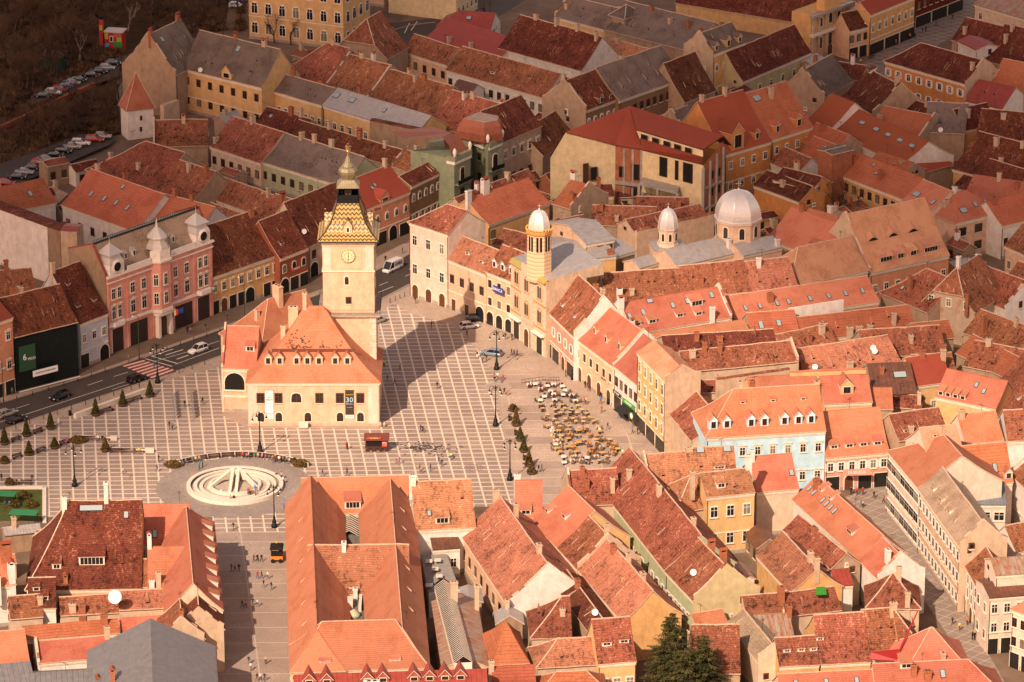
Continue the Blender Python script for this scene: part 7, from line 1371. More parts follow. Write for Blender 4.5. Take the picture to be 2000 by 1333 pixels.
# undergrowth: uncountable twigs and dry shrubs
rr = random.Random(11); b = MB(); UG = [M('dry_twig', (.14, .08, .045), .95, 0, .1), M('dry_leaf', (.20, .115, .055), .95, 0, .1), M('dark_twig', (.03, .018, .012), .95, 0, .1)]
zones = [((-40,345),(60,305),(225,255),(215,195),(-40,262)), ((-40,240),(230,150),(235,100),(-40,60)), ((-40,60),(470,60),(470,-40),(-40,-40))]
for zi, zpoly in enumerate(zones):
    for i in range((200, 300, 420)[zi]):
        a, c, d = zpoly[rr.randrange(len(zpoly))], zpoly[rr.randrange(len(zpoly))], zpoly[rr.randrange(len(zpoly))]; s_, t_ = rr.random(), rr.random()
        u = a[0] * s_ * t_ + c[0] * s_ * (1 - t_) + d[0] * (1 - s_); v = a[1] * s_ * t_ + c[1] * s_ * (1 - t_) + d[1] * (1 - s_); p = G(u, v); R_ = rr.uniform(.6, 2.0); m_ = UG[rr.randrange(3)]
        for j in range(26):
            d_ = Vector((rr.gauss(0, .6), rr.gauss(0, .6), rr.uniform(.5, 1.2))).normalized(); e = d_ * R_ * rr.uniform(.5, 1.1); o_ = Vector((p.x + rr.gauss(0, R_ * .4), p.y + rr.gauss(0, R_ * .4), .2)); s = d_.cross(Vector((rr.gauss(0, 1), rr.gauss(0, 1), .1))).normalized() * .09; b.poly([o_ - s, o_ + s, o_ + e], m_)
tag(b.obj('undergrowth'), 'tangled dry shrubs and twigs on the park slope', 'undergrowth', kind='stuff')
# fir trees
FIR = [M('fir_needles', (.055, .055, .020), .9, 0, .1), M('fir_needles_light', (.10, .09, .03), .9, 0, .1), M('fir_needles_dark', (.022, .026, .011), .9, 0, .1)]
def fir(u, v, H_, label, seed, z=0):
    rr = random.Random(seed); r = empty('fir_tree', at(u, v, z), 0, label, 'fir tree', 'fir trees'); b = MB(); b.lathe([(.35, -.5), (.25, H_ * .5), (.04, H_)], 8, BARK); b.obj('trunk', r); b = MB(); y = H_ * .08
    while y < H_ * .985:
        f = 1 - y / H_; n = int(8 + 10 * f); rad = (.8 + H_ * .34 * f ** .75)
        for i in range(n):
            a_ = rr.uniform(0, 2 * math.pi); Lb = rad * rr.uniform(.6, 1.15); dr = rr.uniform(.05, .3); p0 = Vector((0, 0, y + rr.uniform(-.2, .2))); d = Vector((math.cos(a_), math.sin(a_), -dr)); sd_ = Vector((-math.sin(a_), math.cos(a_), 0)); b.bar(p0, p0 + d * Lb * .9, .03, BARK, n=3); m_ = FIR[rr.choice((0, 0, 1, 2))]
            for j in range(int(12 + Lb * 15)):
                t = rr.uniform(.12, 1); q = p0 + d * Lb * t + sd_ * rr.gauss(0, .22 * Lb * (1.1 - t)) + Vector((0, 0, rr.uniform(-.12, .1) + .12 * t * t * Lb)); e = (d * rr.uniform(.3, 1) + sd_ * rr.gauss(0, .8) + Vector((0, 0, rr.uniform(-.5, .2)))).normalized() * rr.uniform(.22, .45); s = e.cross(Vector((rr.gauss(0, .4), rr.gauss(0, .4), 1))).normalized() * .09
                b.poly([q - s, q + e, q + s], m_ if rr.random() < .7 else FIR[rr.randrange(3)])
        y += H_ * .02 + .06
    b.obj('crown', r)
fir(1310, 1372, 16.5, 'tall dark fir tree at the bottom edge, left and taller one', 3); fir(1372, 1392, 14.5, 'shorter fir tree right of the tall one', 4); fir(1335, 1402, 13, 'fir tree between and in front of the other two', 6)
# lawn shrubs and green awnings
for u, v, lb in ((48,972,'brown shrub in the middle of the lawn'), (28,990,'olive shrub at the left of the lawn'), (62,990,'dark shrub near the lawn kerb')): b = MB(); leafball(b, (0, 0, .2), 1.2, 1.2, 700, TH1 + TH2, .15, seed=u); tag(b.obj('shrub', None, at(u, v)), lb, 'shrub')
for u, v, lb in ((8,985,'upper green awning roof at the left edge'), (50,1022,'lower green awning roof beside the old chimney house')): b = MB(); m_ = M('awning_green', (.03, .20, .08), .6); b.prism([(-3, -1.3), (2.2, -1.9), (2.6, .4), (-2.6, 1.2)], 2.3, 2.45, m_); [b.cbox(x, y, 0, 2.3, .12, .12, IRON) for x, y in ((-2.6, -1), (2, -1.5), (2.2, .2), (-2.3, .9))]; tag(b.obj('awning', None, at(u, v)), lb, 'awning')
# kiosk carts
kk = empty('snack_cart', at(736,880), 0, 'brown wooden snack cart on wheels with open flap on the square', 'cart'); DW = uneven('dark_cart_wood', (.07, .028, .02), .6, .3)
b = MB(); b.box(-2.3, -.8, .75, 2.3, .9, 1.1, DW); b.box(-2.2, -.75, 1.1, 2.2, .9, 2.6, DW); b.obj('body', kk); b = MB(); b.poly([(-2.5, -1.2, 2.5), (2.5, -1.2, 2.5), (2.5, 1.0, 3.3), (-2.5, 1.0, 3.3)], uneven('cart_roof', (.16, .05, .035), .6, .2)); b.poly([(-2.5, 1.0, 3.2), (2.5, 1.0, 3.2), (2.5, -1.2, 2.4), (-2.5, -1.2, 2.4)], DW); b.obj('roof', kk)
b = MB(); b.box(-1.9, -1.05, 2.75, .9, -1.0, 3.2, M('cart_sign', (.35, .08, .05))); s_ = b.obj('sign', kk); text(s_, 'COVRIGI', .4, (-.5, -1.08, 2.97), UPR, M('sign_yellow', (.75, .55, .2))); b = MB(); b.box(1.1, -.82, 1.15, 2.05, -.76, 2.3, M('menu_board', (.6, .12, .09))); s_ = b.obj('menu_board', kk); text(s_, 'MENU', .3, (1.57, -.84, 1.9), UPR, WHITE)
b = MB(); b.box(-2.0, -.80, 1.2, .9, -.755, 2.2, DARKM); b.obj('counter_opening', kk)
for x in (-1.9, -.6, .8, 1.9): b = MB(); b.lathe([(.36, -.06), (.36, .06)], 14, DW); wv = b.obj('wheel', kk, (x, -.85, .36)); wv.rotation_euler = (math.pi / 2, 0, 0)
k2 = empty('snack_cart', at(541,1096), 0, 'black and orange snack cart with lamp beside the great hall', 'cart'); b = MB(); b.box(-1.1, -1.0, .6, 1.1, 1.4, 1.3, M('cart_orange', (.60, .20, .03))); b.box(-1.05, -.9, 1.3, 1.05, 1.3, 2.8, DARKM); b.obj('body', k2); b = MB(); b.lathe([(1.75, 2.8), (1.5, 3.1), (.6, 3.4), (.1, 3.45)], 4, DARKM, ph=math.pi / 4, smooth=False, sy=1.2); b.obj('roof', k2); b = MB(); b.box(-.8, -1.15, 2.5, .4, -1.1, 2.95, WHITE); s_ = b.obj('sign', k2); text(s_, 'CAFE', .3, (-.2, -1.18, 2.72), UPR, RED); b = MB(); b.lathe([(.02, 3.5), (.3, 3.75), (.02, 4)], 10, M('orange_ball', (.75, .35, .05))); b.obj('orange_ball', k2)
for x in (-.7, .7): b = MB(); b.lathe([(.4, -.06), (.4, .06)], 14, DARKM); wv = b.obj('wheel', k2, (x, -1.05, .4)); wv.rotation_euler = (math.pi / 2, 0, 0)
# exhibition panels
for u, v, lb in ((341,822,'tall grey exhibition panel rack left of the town hall, left one'), (378,820,'tall grey exhibition panel rack left of the town hall, right one')):
    p = G(u, v); b = MB(); d = Vector((-math.sin(CO1), math.cos(CO1), 0)); 
    for i in range(8): q = p + d * i * 1.9; b.bar((q.x, q.y, 0), (q.x, q.y, 2.3), .06, M('steel', (.3, .3, .32), .4, .6)); q2 = q + d * 1.5; b.poly([(q.x, q.y, .7), (q2.x, q2.y, .7), (q2.x, q2.y, 2.2), (q.x, q.y, 2.2)], M('panel_grey', (.42, .42, .45), .4)); b.poly([(q.x + .04, q.y, 2.2), (q2.x + .04, q2.y, 2.2), (q2.x + .04, q2.y, .7), (q.x + .04, q.y, .7)], M('panel_grey', (.42, .42, .45), .4))
    tag(b.obj('exhibition_panel'), lb, 'exhibition panel')
for u, v, lb in ((1093,830,'rattan planter box'),): pass
u_, v_2 = 593, 832; b = MB(); b.box(-.9, -.35, .1, .9, .35, 1.25, WST); b.box(-.8, -.37, .2, -.05, -.34, 1.15, uneven('cabinet_face', (.6, .52, .42), .6)); b.box(.05, -.37, .2, .8, -.34, 1.15, uneven('cabinet_face', (.6, .52, .42), .6)); tag(b.obj('electric_cabinet', None, at(593,836)), 'white electric cabinet against the town hall front', 'cabinet')
for u, v, c_, lb in ((743,834,(.45,.36,.28),'stone guard post at the town hall corner'), (751,834,(.45,.36,.28),'second stone guard post right of the town hall corner')): b = MB(); b.lathe([(.28, 0), (.26, .8), (.1, 1.05)], 10, uneven('guard_stone', c_, .9)); tag(b.obj('guard_stone', None, at(u, v)), lb, 'guard stone')
for u, v, lb in ((1188,790,'dark litter bin before the orange house'), (137,812,'black litter bin at the foot of the ramp wall'), (1118,742,'litter bin by the striped house'), (575,905,'litter bin at the right end of the curved bench')): b = MB(); b.lathe([(.32, 0), (.36, 1.0), (.2, 1.15)], 10, IRON); tag(b.obj('litter_bin', None, at(u, v)), lb, 'litter bin')
# black awning and round sign before the white shop
p, a_ = onwall(1197, 1241, 798, 832, .72, .2); b = MB(); b.poly([(-2, 0, 3.1), (-2, -2.4, 2.2), (2, -2.4, 2.2), (2, 0, 3.1)], M('awning_black', (.02, .02, .018), .7)); b.poly([(-2, 0, 3.05), (2, 0, 3.05), (2, -2.4, 2.15), (-2, -2.4, 2.15)], M('awning_black', (.02, .02, .018), .7)); tag(b.obj('awning', None, (p.x, p.y, 0), a_), 'black shop awning on the white shop house', 'awning')
b = MB(); b.lathe([(.75, -.06), (.75, .06)], 24, M('sign_disc_green', (.1, .3, .12))); b.lathe([(.55, -.08), (.55, .08)], 24, WHITE); o = b.obj('round_sign', None, (p.x + .6, p.y - 2.6, 2.1), 0); o.rotation_euler = (math.pi / 2, 0, a_); tag(o, 'round green and white sign hanging at the black awning', 'sign')
# red sheet valley on the mottled roofs
for P, lb in (([(1700,1274,9.2),(1755,1268,9.2),(1760,1292,8.2),(1700,1288,8.2)],'wide red sheet patch at the foot of the mottled roof'), ([(1755,1270,9.4),(1792,1192,14.0),(1794,1192,14.0),(1758,1272,9.4)],'long narrow red sheet strip climbing to the tall chimney')):
    b = MB(); Q = [G(*q) for q in P]; m_ = M('bright_red_sheet', (.30, .02, .02), .5); b.poly(Q, m_); b.poly([q - Vector((0, 0, .12)) for q in Q][::-1], m_); tag(b.obj('red_sheet'), lb, 'metal sheet')
b = MB(); Q = [G(*q) for q in [(1594,1163,9.6),(1594,1147,10.6),(1612,1146,10.6),(1615,1162,9.6)]]; m_ = M('bright_green_glass', (.03, .20, .02), .4); b.poly(Q, m_); b.poly([q - Vector((0, 0, .15)) for q in Q][::-1], IRON); tag(b.obj('green_rooflight'), 'bright green corrugated rooflight on a mottled roof', 'rooflight')
# big satellite dish lower left
new_d = new('satellite_dish', dishmesh(1.25), None, at(226,1172,9.5), 0); tag(new_d, 'very large white satellite dish above the beige firewall', 'satellite dish')
# glazing and machinery in the two light wells of the great hall
for i, (q, lb) in enumerate((([(662,1052),(704,1051),(702,1012),(664,1012)], 'glazed roof in the north light well of the great hall'), ([(674,1210),(712,1210),(708,1168),(676,1168)], 'pale machines and glazing in the south light well of the great hall'))):
    P = [G(u, v, 6.5) for u, v in q]; b = MB(); b.prism([tuple(p[:2]) for p in P], 3, 6.5, uneven('well_floor', (.16, .14, .12), .8)); o = b.obj('light_well', None); tag(o, lb, 'light well'); c_ = sum(P, Vector()) / 4
    b = MB()
    if i == 0:
        for k in range(9): y = c_.y - 4 + k; b.bar((c_.x - 1.8, y, 6.6), (c_.x, y + .3, 7.6), .06, WST); b.bar((c_.x + 1.8, y, 6.6), (c_.x, y + .3, 7.6), .06, WST)
        b.poly([(c_.x - 1.8, c_.y - 4, 6.55), (c_.x, c_.y - 4, 7.5), (c_.x, c_.y + 4, 7.5), (c_.x - 1.8, c_.y + 4, 6.55)], CGL); b.poly([(c_.x, c_.y - 4, 7.5), (c_.x + 1.8, c_.y - 4, 6.55), (c_.x + 1.8, c_.y + 4, 6.55), (c_.x, c_.y + 4, 7.5)], CGL); b.obj('glazing', o)
    else:
        b.cbox(c_.x - .9, c_.y + 1, 6.5, 7.9, 1.2, 2.6, uneven('machine_white', (.6, .56, .5), .6)); b.obj('machine', o); b = MB(); b.cbox(c_.x + 1, c_.y + 1.5, 6.5, 7.5, .5, 6, WST); b.obj('duct', o); b = MB(); b.lathe([(1.3, 6.5), (1.2, 7.1), (.05, 7.9)], 8, uneven('lantern_green', (.4, .42, .3), .6), cx=c_.x, cy=c_.y - 3.4); b.obj('lantern', o)
# glass lantern on the rusty annex
gl = empty('glass_lantern', G(905, 1305, 8.5), math.atan2((G(865,1150,8.5) - G(905,1305,8.5)).y, (G(865,1150,8.5) - G(905,1305,8.5)).x), 'long glazed roof lantern on the rusty tin annex', 'roof lantern'); LL = (G(865,1150,8.5) - G(905,1305,8.5)).length; b = MB(); b.box(0, -1.5, -.5, LL, 1.5, 1.0, WFR); b.poly([(0, -1.6, 1), (LL, -1.6, 1), (LL, 0, 2.2), (0, 0, 2.2)], CGL); b.poly([(LL, 1.6, 1), (0, 1.6, 1), (0, 0, 2.2), (LL, 0, 2.2)], CGL); b.poly([(0, -1.5, 1), (0, 0, 2.15), (0, 1.5, 1)], CGL); b.poly([(LL, -1.5, 1), (LL, 1.5, 1), (LL, 0, 2.15)], CGL)
for i in range(int(LL / .7)): b.bar((i * .7, -1.6, 1.02), (i * .7, 0, 2.23), .05, WST); b.bar((i * .7, 1.6, 1.02), (i * .7, 0, 2.23), .05, WST)
b.obj('glazing', gl)
# roof terrace with tables beside the great hall
b = MB(); Q = [(822,1085),(872,1082),(898,1152),(838,1158)]; pl = [tuple(G(*q, 5.0)[:2]) for q in Q]; b.prism(pl, 0, 5.0, wallmat('white'), uneven('terrace_screed', (.26, .24, .22), .9)); tag(b.obj('roof_terrace'), 'grey flat roof terrace with white parapet beside the great hall', 'terrace')
for i, (u, v) in enumerate([(838,1103),(855,1101),(850,1118),(858,1132),(838,1150),(860,1148)]): b = MB(); b.cbox(0, 0, .68, .74, 1.2, 1.5, uneven('pale_table', (.6, .55, .45), .6)); b.cbox(0, 0, 0, .68, .12, .12, IRON); tag(b.obj('terrace_table', None, at(u, v, 5.0)), 'pale square table on the grey roof terrace', 'table', 'tables on the roof terrace')
# ---------------------------------------------------------------- people
SK = {}
def skel(pose):
    """joint -> (pos, radius); faces -Y"""
    J = dict(pel=(0, 0, .95, .135), sp=(0, 0, 1.12, .125), ch=(0, 0, 1.33, .15), nk=(0, 0, 1.47, .06), hd=(0, -.01, 1.58, .095), tp=(0, -.01, 1.68, .08),
             ls=(.17, 0, 1.40, .065), rs=(-.17, 0, 1.40, .065), le=(.23, .02, 1.14, .045), re=(-.23, .02, 1.14, .045), lw=(.24, -.05, .90, .03), rw=(-.24, -.05, .90, .03), lp_=(.24, -.07, .83, .035), rp=(-.24, -.07, .83, .035),
             lh=(.09, 0, .90, .10), rh=(-.09, 0, .90, .10), lk=(.10, -.02, .50, .065), rk=(-.10, -.02, .50, .065), la=(.10, .02, .09, .042), ra=(-.10, .02, .09, .042), lt=(.11, -.14, .04, .035), rt=(-.11, -.14, .04, .035))
    if pose == 'walk': J.update(lk=(.10, -.16, .53, .065), la=(.10, -.22, .10, .042), lt=(.10, -.38, .06, .035), rk=(-.10, .06, .50, .065), ra=(-.10, .30, .14, .042), rt=(-.10, .20, .04, .035), le=(.23, .16, 1.16, .045), lw=(.22, .18, .92, .03), lp_=(.22, .17, .85, .035), re=(-.23, -.10, 1.15, .045), rw=(-.20, -.30, .98, .03), rp=(-.19, -.36, .95, .035))
    if pose == 'sit':
        J = {k: (x, y, z - .42, r) for k, (x, y, z, r) in J.items()}
        J.update(lk=(.13, -.44, .50, .065), rk=(-.13, -.44, .50, .065), la=(.12, -.46, .09, .042), ra=(-.12, -.46, .09, .042), lt=(.12, -.60, .04, .035), rt=(-.12, -.60, .04, .035), lh=(.09, -.05, .50, .10), rh=(-.09, -.05, .50, .10), le=(.24, -.05, .74, .045), re=(-.24, -.05, .74, .045), lw=(.14, -.28, .66, .03), rw=(-.14, -.28, .66, .03), lp_=(.11, -.36, .64, .035), rp=(-.11, -.36, .64, .035))
    if pose == 'bend': 
        for k in ('sp', 'ch', 'nk', 'hd', 'tp', 'ls', 'rs', 'le', 're', 'lw', 'rw', 'lp_', 'rp'):
            x, y, z, r_ = J[k]; dz = z - .95; a = .75; J[k] = (x, y * math.cos(a) - dz * math.sin(a), .95 + dz * math.cos(a) + y * math.sin(a) * .5, r_)
        for k in ('le', 're', 'lw', 'rw', 'lp_', 'rp'): x, y, z, r_ = J[k]; J[k] = (x, y - .25, z - .1, r_)
    E = [('pel', 'sp', 1), ('sp', 'ch', 1), ('ch', 'nk', 1), ('nk', 'hd', 2), ('hd', 'tp', 2), ('ch', 'ls', 1), ('ch', 'rs', 1), ('ls', 'le', 1), ('rs', 're', 1), ('le', 'lw', 1), ('re', 'rw', 1), ('lw', 'lp_', 2), ('rw', 'rp', 2), ('pel', 'lh', 0), ('pel', 'rh', 0), ('lh', 'lk', 0), ('rh', 'rk', 0), ('lk', 'la', 0), ('rk', 'ra', 0), ('la', 'lt', 3), ('ra', 'rt', 3)]
    return J, E
def bodymesh(pose):
    J, E = skel(pose); names = list(J); me = bpy.data.meshes.new('p'); me.from_pydata([J[n][:3] for n in names], [(names.index(a), names.index(c)) for a, c, _ in E], [])
    ob = bpy.data.objects.new('p', me); sc.collection.objects.link(ob); md = ob.modifiers.new('s', 'SKIN'); 
    for i, n in enumerate(names): me.skin_vertices[0].data[i].radius = (J[n][3] * (1.15 if n in ('ch', 'sp', 'pel') else 1), J[n][3] * (.8 if n in ('ch', 'sp', 'pel') else 1)); me.skin_vertices[0].data[i].use_root = n == 'pel'
    m2 = ob.modifiers.new('u', 'SUBSURF'); m2.levels = m2.render_levels = 1
    dg = bpy.context.evaluated_depsgraph_get(); ev = bpy.data.meshes.new_from_object(ob.evaluated_get(dg)); bpy.data.objects.remove(ob)
    segs = [(Vector(J[a][:3]), Vector(J[c][:3]), k) for a, c, k in E]; hd = Vector(J['hd'][:3])
    idx = []
    for f in ev.polygons:
        c = f.center; best = min(segs, key=lambda s_: (c - (s_[0] + (s_[1] - s_[0]) * max(0, min(1, (c - s_[0]).dot(s_[1] - s_[0]) / (s_[1] - s_[0]).length_squared)))).length); k = best[2]
        if k == 2 and best[1].z > J['nk'][2] - .01 and ((c - hd).z > .035 or (c - hd).y > .02): k = 4
        idx.append(k)
    V = [tuple(v.co) for v in ev.vertices]; Fc = [tuple(f.vertices) for f in ev.polygons]; bpy.data.meshes.remove(ev)
    b = MB(); D = M('x', (0, 0, 0)); mats = [0, 1, 2, 3, 4]
    for s_ in ('lp_', 'rp'):   # fingers and thumb
        p = Vector(J[s_][:3]); w_ = Vector(J['lw' if s_ == 'lp_' else 'rw'][:3]); d = (p - w_).normalized(); sd_ = Vector((0, 1, 0)) if abs(d.y) < .7 else Vector((1, 0, 0))
        for i in range(4): q = p + sd_ * (i - 1.5) * .017; b.bar(q, q + d * (.075, .09, .085, .065)[i] + Vector((0, -.01, -.012)), .009, D, .006)
        b.bar(p - sd_ * .03, p - sd_ * .055 + d * .05, .010, D, .007)
    b.bar(hd + Vector((0, -.085, .0)), hd + Vector((0, -.115, -.02)), .012, D, .016)
    n0 = len(V); V += b.v; Fc += [tuple(i + n0 for i in f) for f in b.f]; idx += [2] * len(b.f)
    return V, Fc, idx
BODY = {k: bodymesh(k) for k in ('stand', 'walk', 'sit', 'bend')}
CL = {'black': (.014, .013, .014), 'navy': (.02, .03, .07), 'grey': (.14, .13, .13), 'red': (.50, .025, .025), 'white': (.68, .65, .60), 'brown': (.14, .065, .03), 'green': (.03, .25, .12), 'pink': (.62, .13, .25), 'lime': (.45, .75, .02), 'blue': (.04, .20, .50), 'orange': (.65, .17, .03), 'yellow': (.70, .55, .05), 'beige': (.45, .34, .22), 'purple': (.20, .06, .22), 'jeans': (.06, .10, .19), 'teal': (.04, .38, .30)}
SKIN = M('skin', (.50, .27, .18), .6); HAIR = [M('hair_dark', (.02, .012, .008), .7), M('hair_brown', (.07, .035, .018), .7), M('hair_fair', (.30, .19, .09), .7)]; SHOE = M('shoe', (.03, .022, .018), .6)
@memo
def pmesh(pose, top, bot, hair):
    V, Fc, idx = BODY[pose]; me = bpy.data.meshes.new('person'); me.from_pydata(V, [], Fc)
    for m_ in (plain('cloth_' + bot, CL[bot], .85), plain('cloth_' + top, CL[top], .85), SKIN, SHOE, HAIR[hair]): me.materials.append(m_)
    me.polygons.foreach_set('material_index', idx); me.polygons.foreach_set('use_smooth', [True] * len(Fc)); me.update(); return me
PC = {}
def person(u, v, top, pose, place, bot=None, z=0, s=1.0, rz_=None, loc=None):
    rr = random.Random(int(u * 31 + v * 17)); bot = bot or rr.choice(('black', 'jeans', 'grey', 'black', 'brown')); o = new('person', pmesh(pose, top, bot, rr.randrange(3)), None, loc or at(u, v, z), rr.uniform(0, 6.28) if rz_ is None else rz_); o.scale = (s,) * 3
    what = {'stand': 'standing', 'walk': 'walking', 'sit': 'sitting', 'bend': 'bending down'}[pose]; who = 'child' if s < .8 else 'person'; lb = f"{who} in {top} top and {'blue jeans' if bot == 'jeans' else bot + ' trousers'} {what} {place}"
    tag(o, lb, 'person'); PC.setdefault(lb, []).append(o); return o
PL = [(63,942,'black','walk','by the lone left lamp'),(310,903,'black','walk','near the second bench wall'),(307,922,'navy','walk','left of the long shrub'),(240,926,'white','walk','in the middle of the left square',None,0,.8),(254,932,'beige','walk','in the middle of the left square',None,0,.7),(331,838,'navy','walk','below the exhibition panels'),(337,840,'grey','walk','below the exhibition panels'),(361,796,'black','stand','between the exhibition panels'),(396,791,'black','walk','between the panels and the town hall'),(24,772,'green','stand','before the netted house'),(272,757,'black','stand','beside the black estate car'),(251,707,'beige','stand','before the blue house'),(366,652,'black','walk','before the pink mansion'),(372,653,'pink','walk','before the pink mansion'),(402,646,'black','walk','at the right end of the pink mansion'),(444,626,'black','stand','before the ochre house'),(301,722,'blue','stand','at the crossing lamp'),
 (381,933,'orange','walk','left of the fountain',None,0,.8),(389,918,'teal','stand','at the left end of the curved bench'),(396,913,'green','stand','at the left end of the curved bench'),(534,905,'brown','stand','before the curved bench'),(539,903,'red','stand','before the curved bench'),(545,905,'white','stand','before the curved bench'),(446,935,'white','walk','inside the fountain'),(432,966,'white','stand','inside the fountain',None,0,.7),(450,978,'beige','sit','on the front fountain ring'),(457,978,'black','sit','on the front fountain ring'),(485,968,'purple','stand','inside the fountain'),(489,968,'orange','stand','inside the fountain'),(498,962,'blue','stand','at the fountain basin'),(499,972,'red','stand','at the fountain basin'),(550,937,'beige','stand','at the right fountain rim'),(553,946,'white','walk','at the right fountain rim'),(540,934,'black','sit','on the right fountain rim'),(555,996,'blue','walk','near the great hall corner'),(630,931,'black','walk','above the great hall roof'),(678,930,'brown','walk','above the great hall roof'),
 (677,878,'red','stand','left of the snack cart'),(679,879,'black','stand','left of the snack cart'),(774,906,'red','walk','right below the snack cart',None,0,.75),(781,907,'purple','walk','right below the snack cart'),(820,922,'black','stand','below the pigeons'),(823,926,'beige','walk','below the pigeons'),(841,921,'black','stand','below the pigeons'),(857,907,'navy','walk','right of the pigeons','jeans'),(863,912,'black','walk','right of the pigeons','jeans'),(882,899,'lime','bend','above the round drain'),(822,844,'black','walk','in the centre of the square'),(826,846,'navy','walk','in the centre of the square'),(854,760,'black','stand','alone in the upper square'),(843,641,'black','stand','alone near the far end of the square'),(912,660,'navy','walk','below the white hatchback'),(987,664,'black','walk','before the brick church'),(1000,665,'black','walk','before the brick church'),(932,700,'navy','stand','left of the blue estate car','white'),(942,710,'brown','bend','with a pushchair below the blue car'),(950,706,'black','walk','below the blue estate car'),(999,695,'black','walk','right of the blue estate car'),(1004,697,'black','walk','right of the blue estate car'),(1010,696,'brown','walk','right of the blue estate car'),
 (965,739,'red','stand','on the octagonal platform'),(983,742,'red','sit','on the octagonal platform'),(972,742,'white','stand','on the octagonal platform'),(966,745,'black','sit','on the octagonal platform'),(978,748,'grey','sit','on the octagonal platform'),(985,771,'black','walk','below the octagonal platform'),(990,774,'orange','walk','below the octagonal platform'),(750,718,'lime','bend','in the town hall shadow'),(781,721,'lime','bend','in the town hall shadow, right one'),(741,716,'lime','stand','half behind the town hall roof'),(757,744,'grey','walk','in the shadow edge',None,0,.8),(771,752,'red','walk','in the shadow edge'),
 (1105,736,'black','stand','before the striped house'),(1143,758,'black','stand','at the first orange arch'),(1150,765,'brown','walk','at the first orange arch'),(1173,780,'black','stand','at the third orange arch'),(1145,790,'white','walk','right of the cafe tables'),(1142,791,'red','walk','right of the cafe tables'),(1173,790,'blue','walk','right of the cafe tables'),(1175,807,'red','walk','right of the cafe tables'),(1187,840,'black','walk','right of the orange cafe tables'),(1209,817,'orange','walk','before the black awning'),(1213,817,'white','stand','before the black awning'),(1235,847,'blue','walk','before the yellow building',None,0,.8),(1245,849,'black','stand','before the yellow building'),(1236,834,'brown','stand','under the black awning'),(1052,923,'black','walk','below the cafe','jeans'),(1058,922,'grey','walk','below the cafe'),(1025,865,'navy','stand','beside the third planter','jeans'),
 (456,1036,'black','walk','at the start of the pedestrian street'),(452,1117,'purple','walk','in the pedestrian street shadow'),(459,1117,'red','walk','in the pedestrian street shadow'),(467,1117,'black','walk','in the pedestrian street shadow'),(473,1188,'black','walk','further down the pedestrian street'),(480,1188,'orange','walk','further down the pedestrian street'),(494,1184,'navy','walk','further down the pedestrian street'),(486,1298,'navy','walk','near the pedestrian street benches'),(490,1311,'white','walk','near the pedestrian street benches'),(496,1098,'brown','walk','left of the black and orange cart'),(503,1098,'black','walk','left of the black and orange cart'),(511,1098,'black','walk','left of the black and orange cart'),(503,1131,'red','walk','below the black and orange cart'),(511,1131,'navy','walk','below the black and orange cart'),(523,1132,'white','walk','below the black and orange cart'),(515,1148,'black','walk','below the black and orange cart'),(530,1153,'black','walk','below the black and orange cart'),(503,1186,'white','walk','along the great hall'),(519,1298,'beige','stand','along the great hall'),(502,1331,'black','walk','at the bottom edge'),(509,1331,'white','walk','at the bottom edge'),(517,1331,'black','walk','at the bottom edge'),
 (1662,967,'black','stand','before the pink shop house'),(1674,968,'red','walk','before the pink shop house'),(1685,967,'red','stand','before the pink shop house'),(1707,974,'black','walk','before the pink shop house'),(1682,992,'navy','walk','in the paved corner'),(1685,993,'beige','walk','in the paved corner'),(1726,984,'red','walk','at the modern corner block'),(1860,1221,'navy','walk','in the narrow side street'),(1874,1232,'yellow','walk','in the narrow side street'),(1899,1250,'black','stand','at the cream corner shop'),(1903,1251,'black','stand','at the cream corner shop'),(1906,1249,'brown','stand','at the cream corner shop'),(1889,1221,'orange','stand','at a side street door'),
 (1701,118,'black','walk','at the pink shop awning'),(1706,118,'black','walk','at the pink shop awning'),(1681,127,'yellow','walk','below the church front'),(1777,77,'orange','stand','before the ornate orange house'),(1787,76,'black','stand','before the ornate orange house'),(1785,70,'red','stand','before the ornate orange house'),(1750,89,'grey','stand','before the ornate orange house'),(1771,74,'black','stand','before the ornate orange house'),(1802,66,'black','walk','far up the shopping street'),(1808,63,'black','walk','far up the shopping street'),(1829,51,'blue','walk','far up the shopping street'),(1860,39,'navy','walk','far up the shopping street'),
 (786,496,'black','stand','at the salmon house window'),(753,513,'black','walk','behind the white van'),(812,594,'black','bend','at the cream corner house door'),(76,843,'pink','sit','on the upper row bench'),(82,842,'grey','sit','on the upper row bench'),(40,861,'navy','sit','on the upper row bench'),(88,882,'black','sit','on the lower row bench','jeans'),(130,868,'red','sit','on the lower row bench'),(123,869,'navy','sit','on the lower row bench'),(192,861,'white','sit','at the first bench wall'),(200,861,'black','sit','at the first bench wall'),(236,885,'navy','sit','at the second bench wall'),(262,885,'brown','sit','at the second bench wall'),(272,885,'yellow','sit','at the second bench wall'),(215,803,'black','sit','under the ramp wall'),(219,802,'pink','sit','under the ramp wall'),(38,946,'beige','sit','beside the lawn corner'),(3,940,'black','stand','at the left edge by the lawn'),(10,985,'navy','sit','at the green awning'),(19,990,'blue','sit','at the green awning')]
for t_ in PL:
    u, v, top, pose, place = t_[:5]; person(u, v, top, pose, place, *(t_[5:]), rz_=(rnd.uniform(-.4, .4) if pose == 'sit' else None))
cl_ = list(CL)
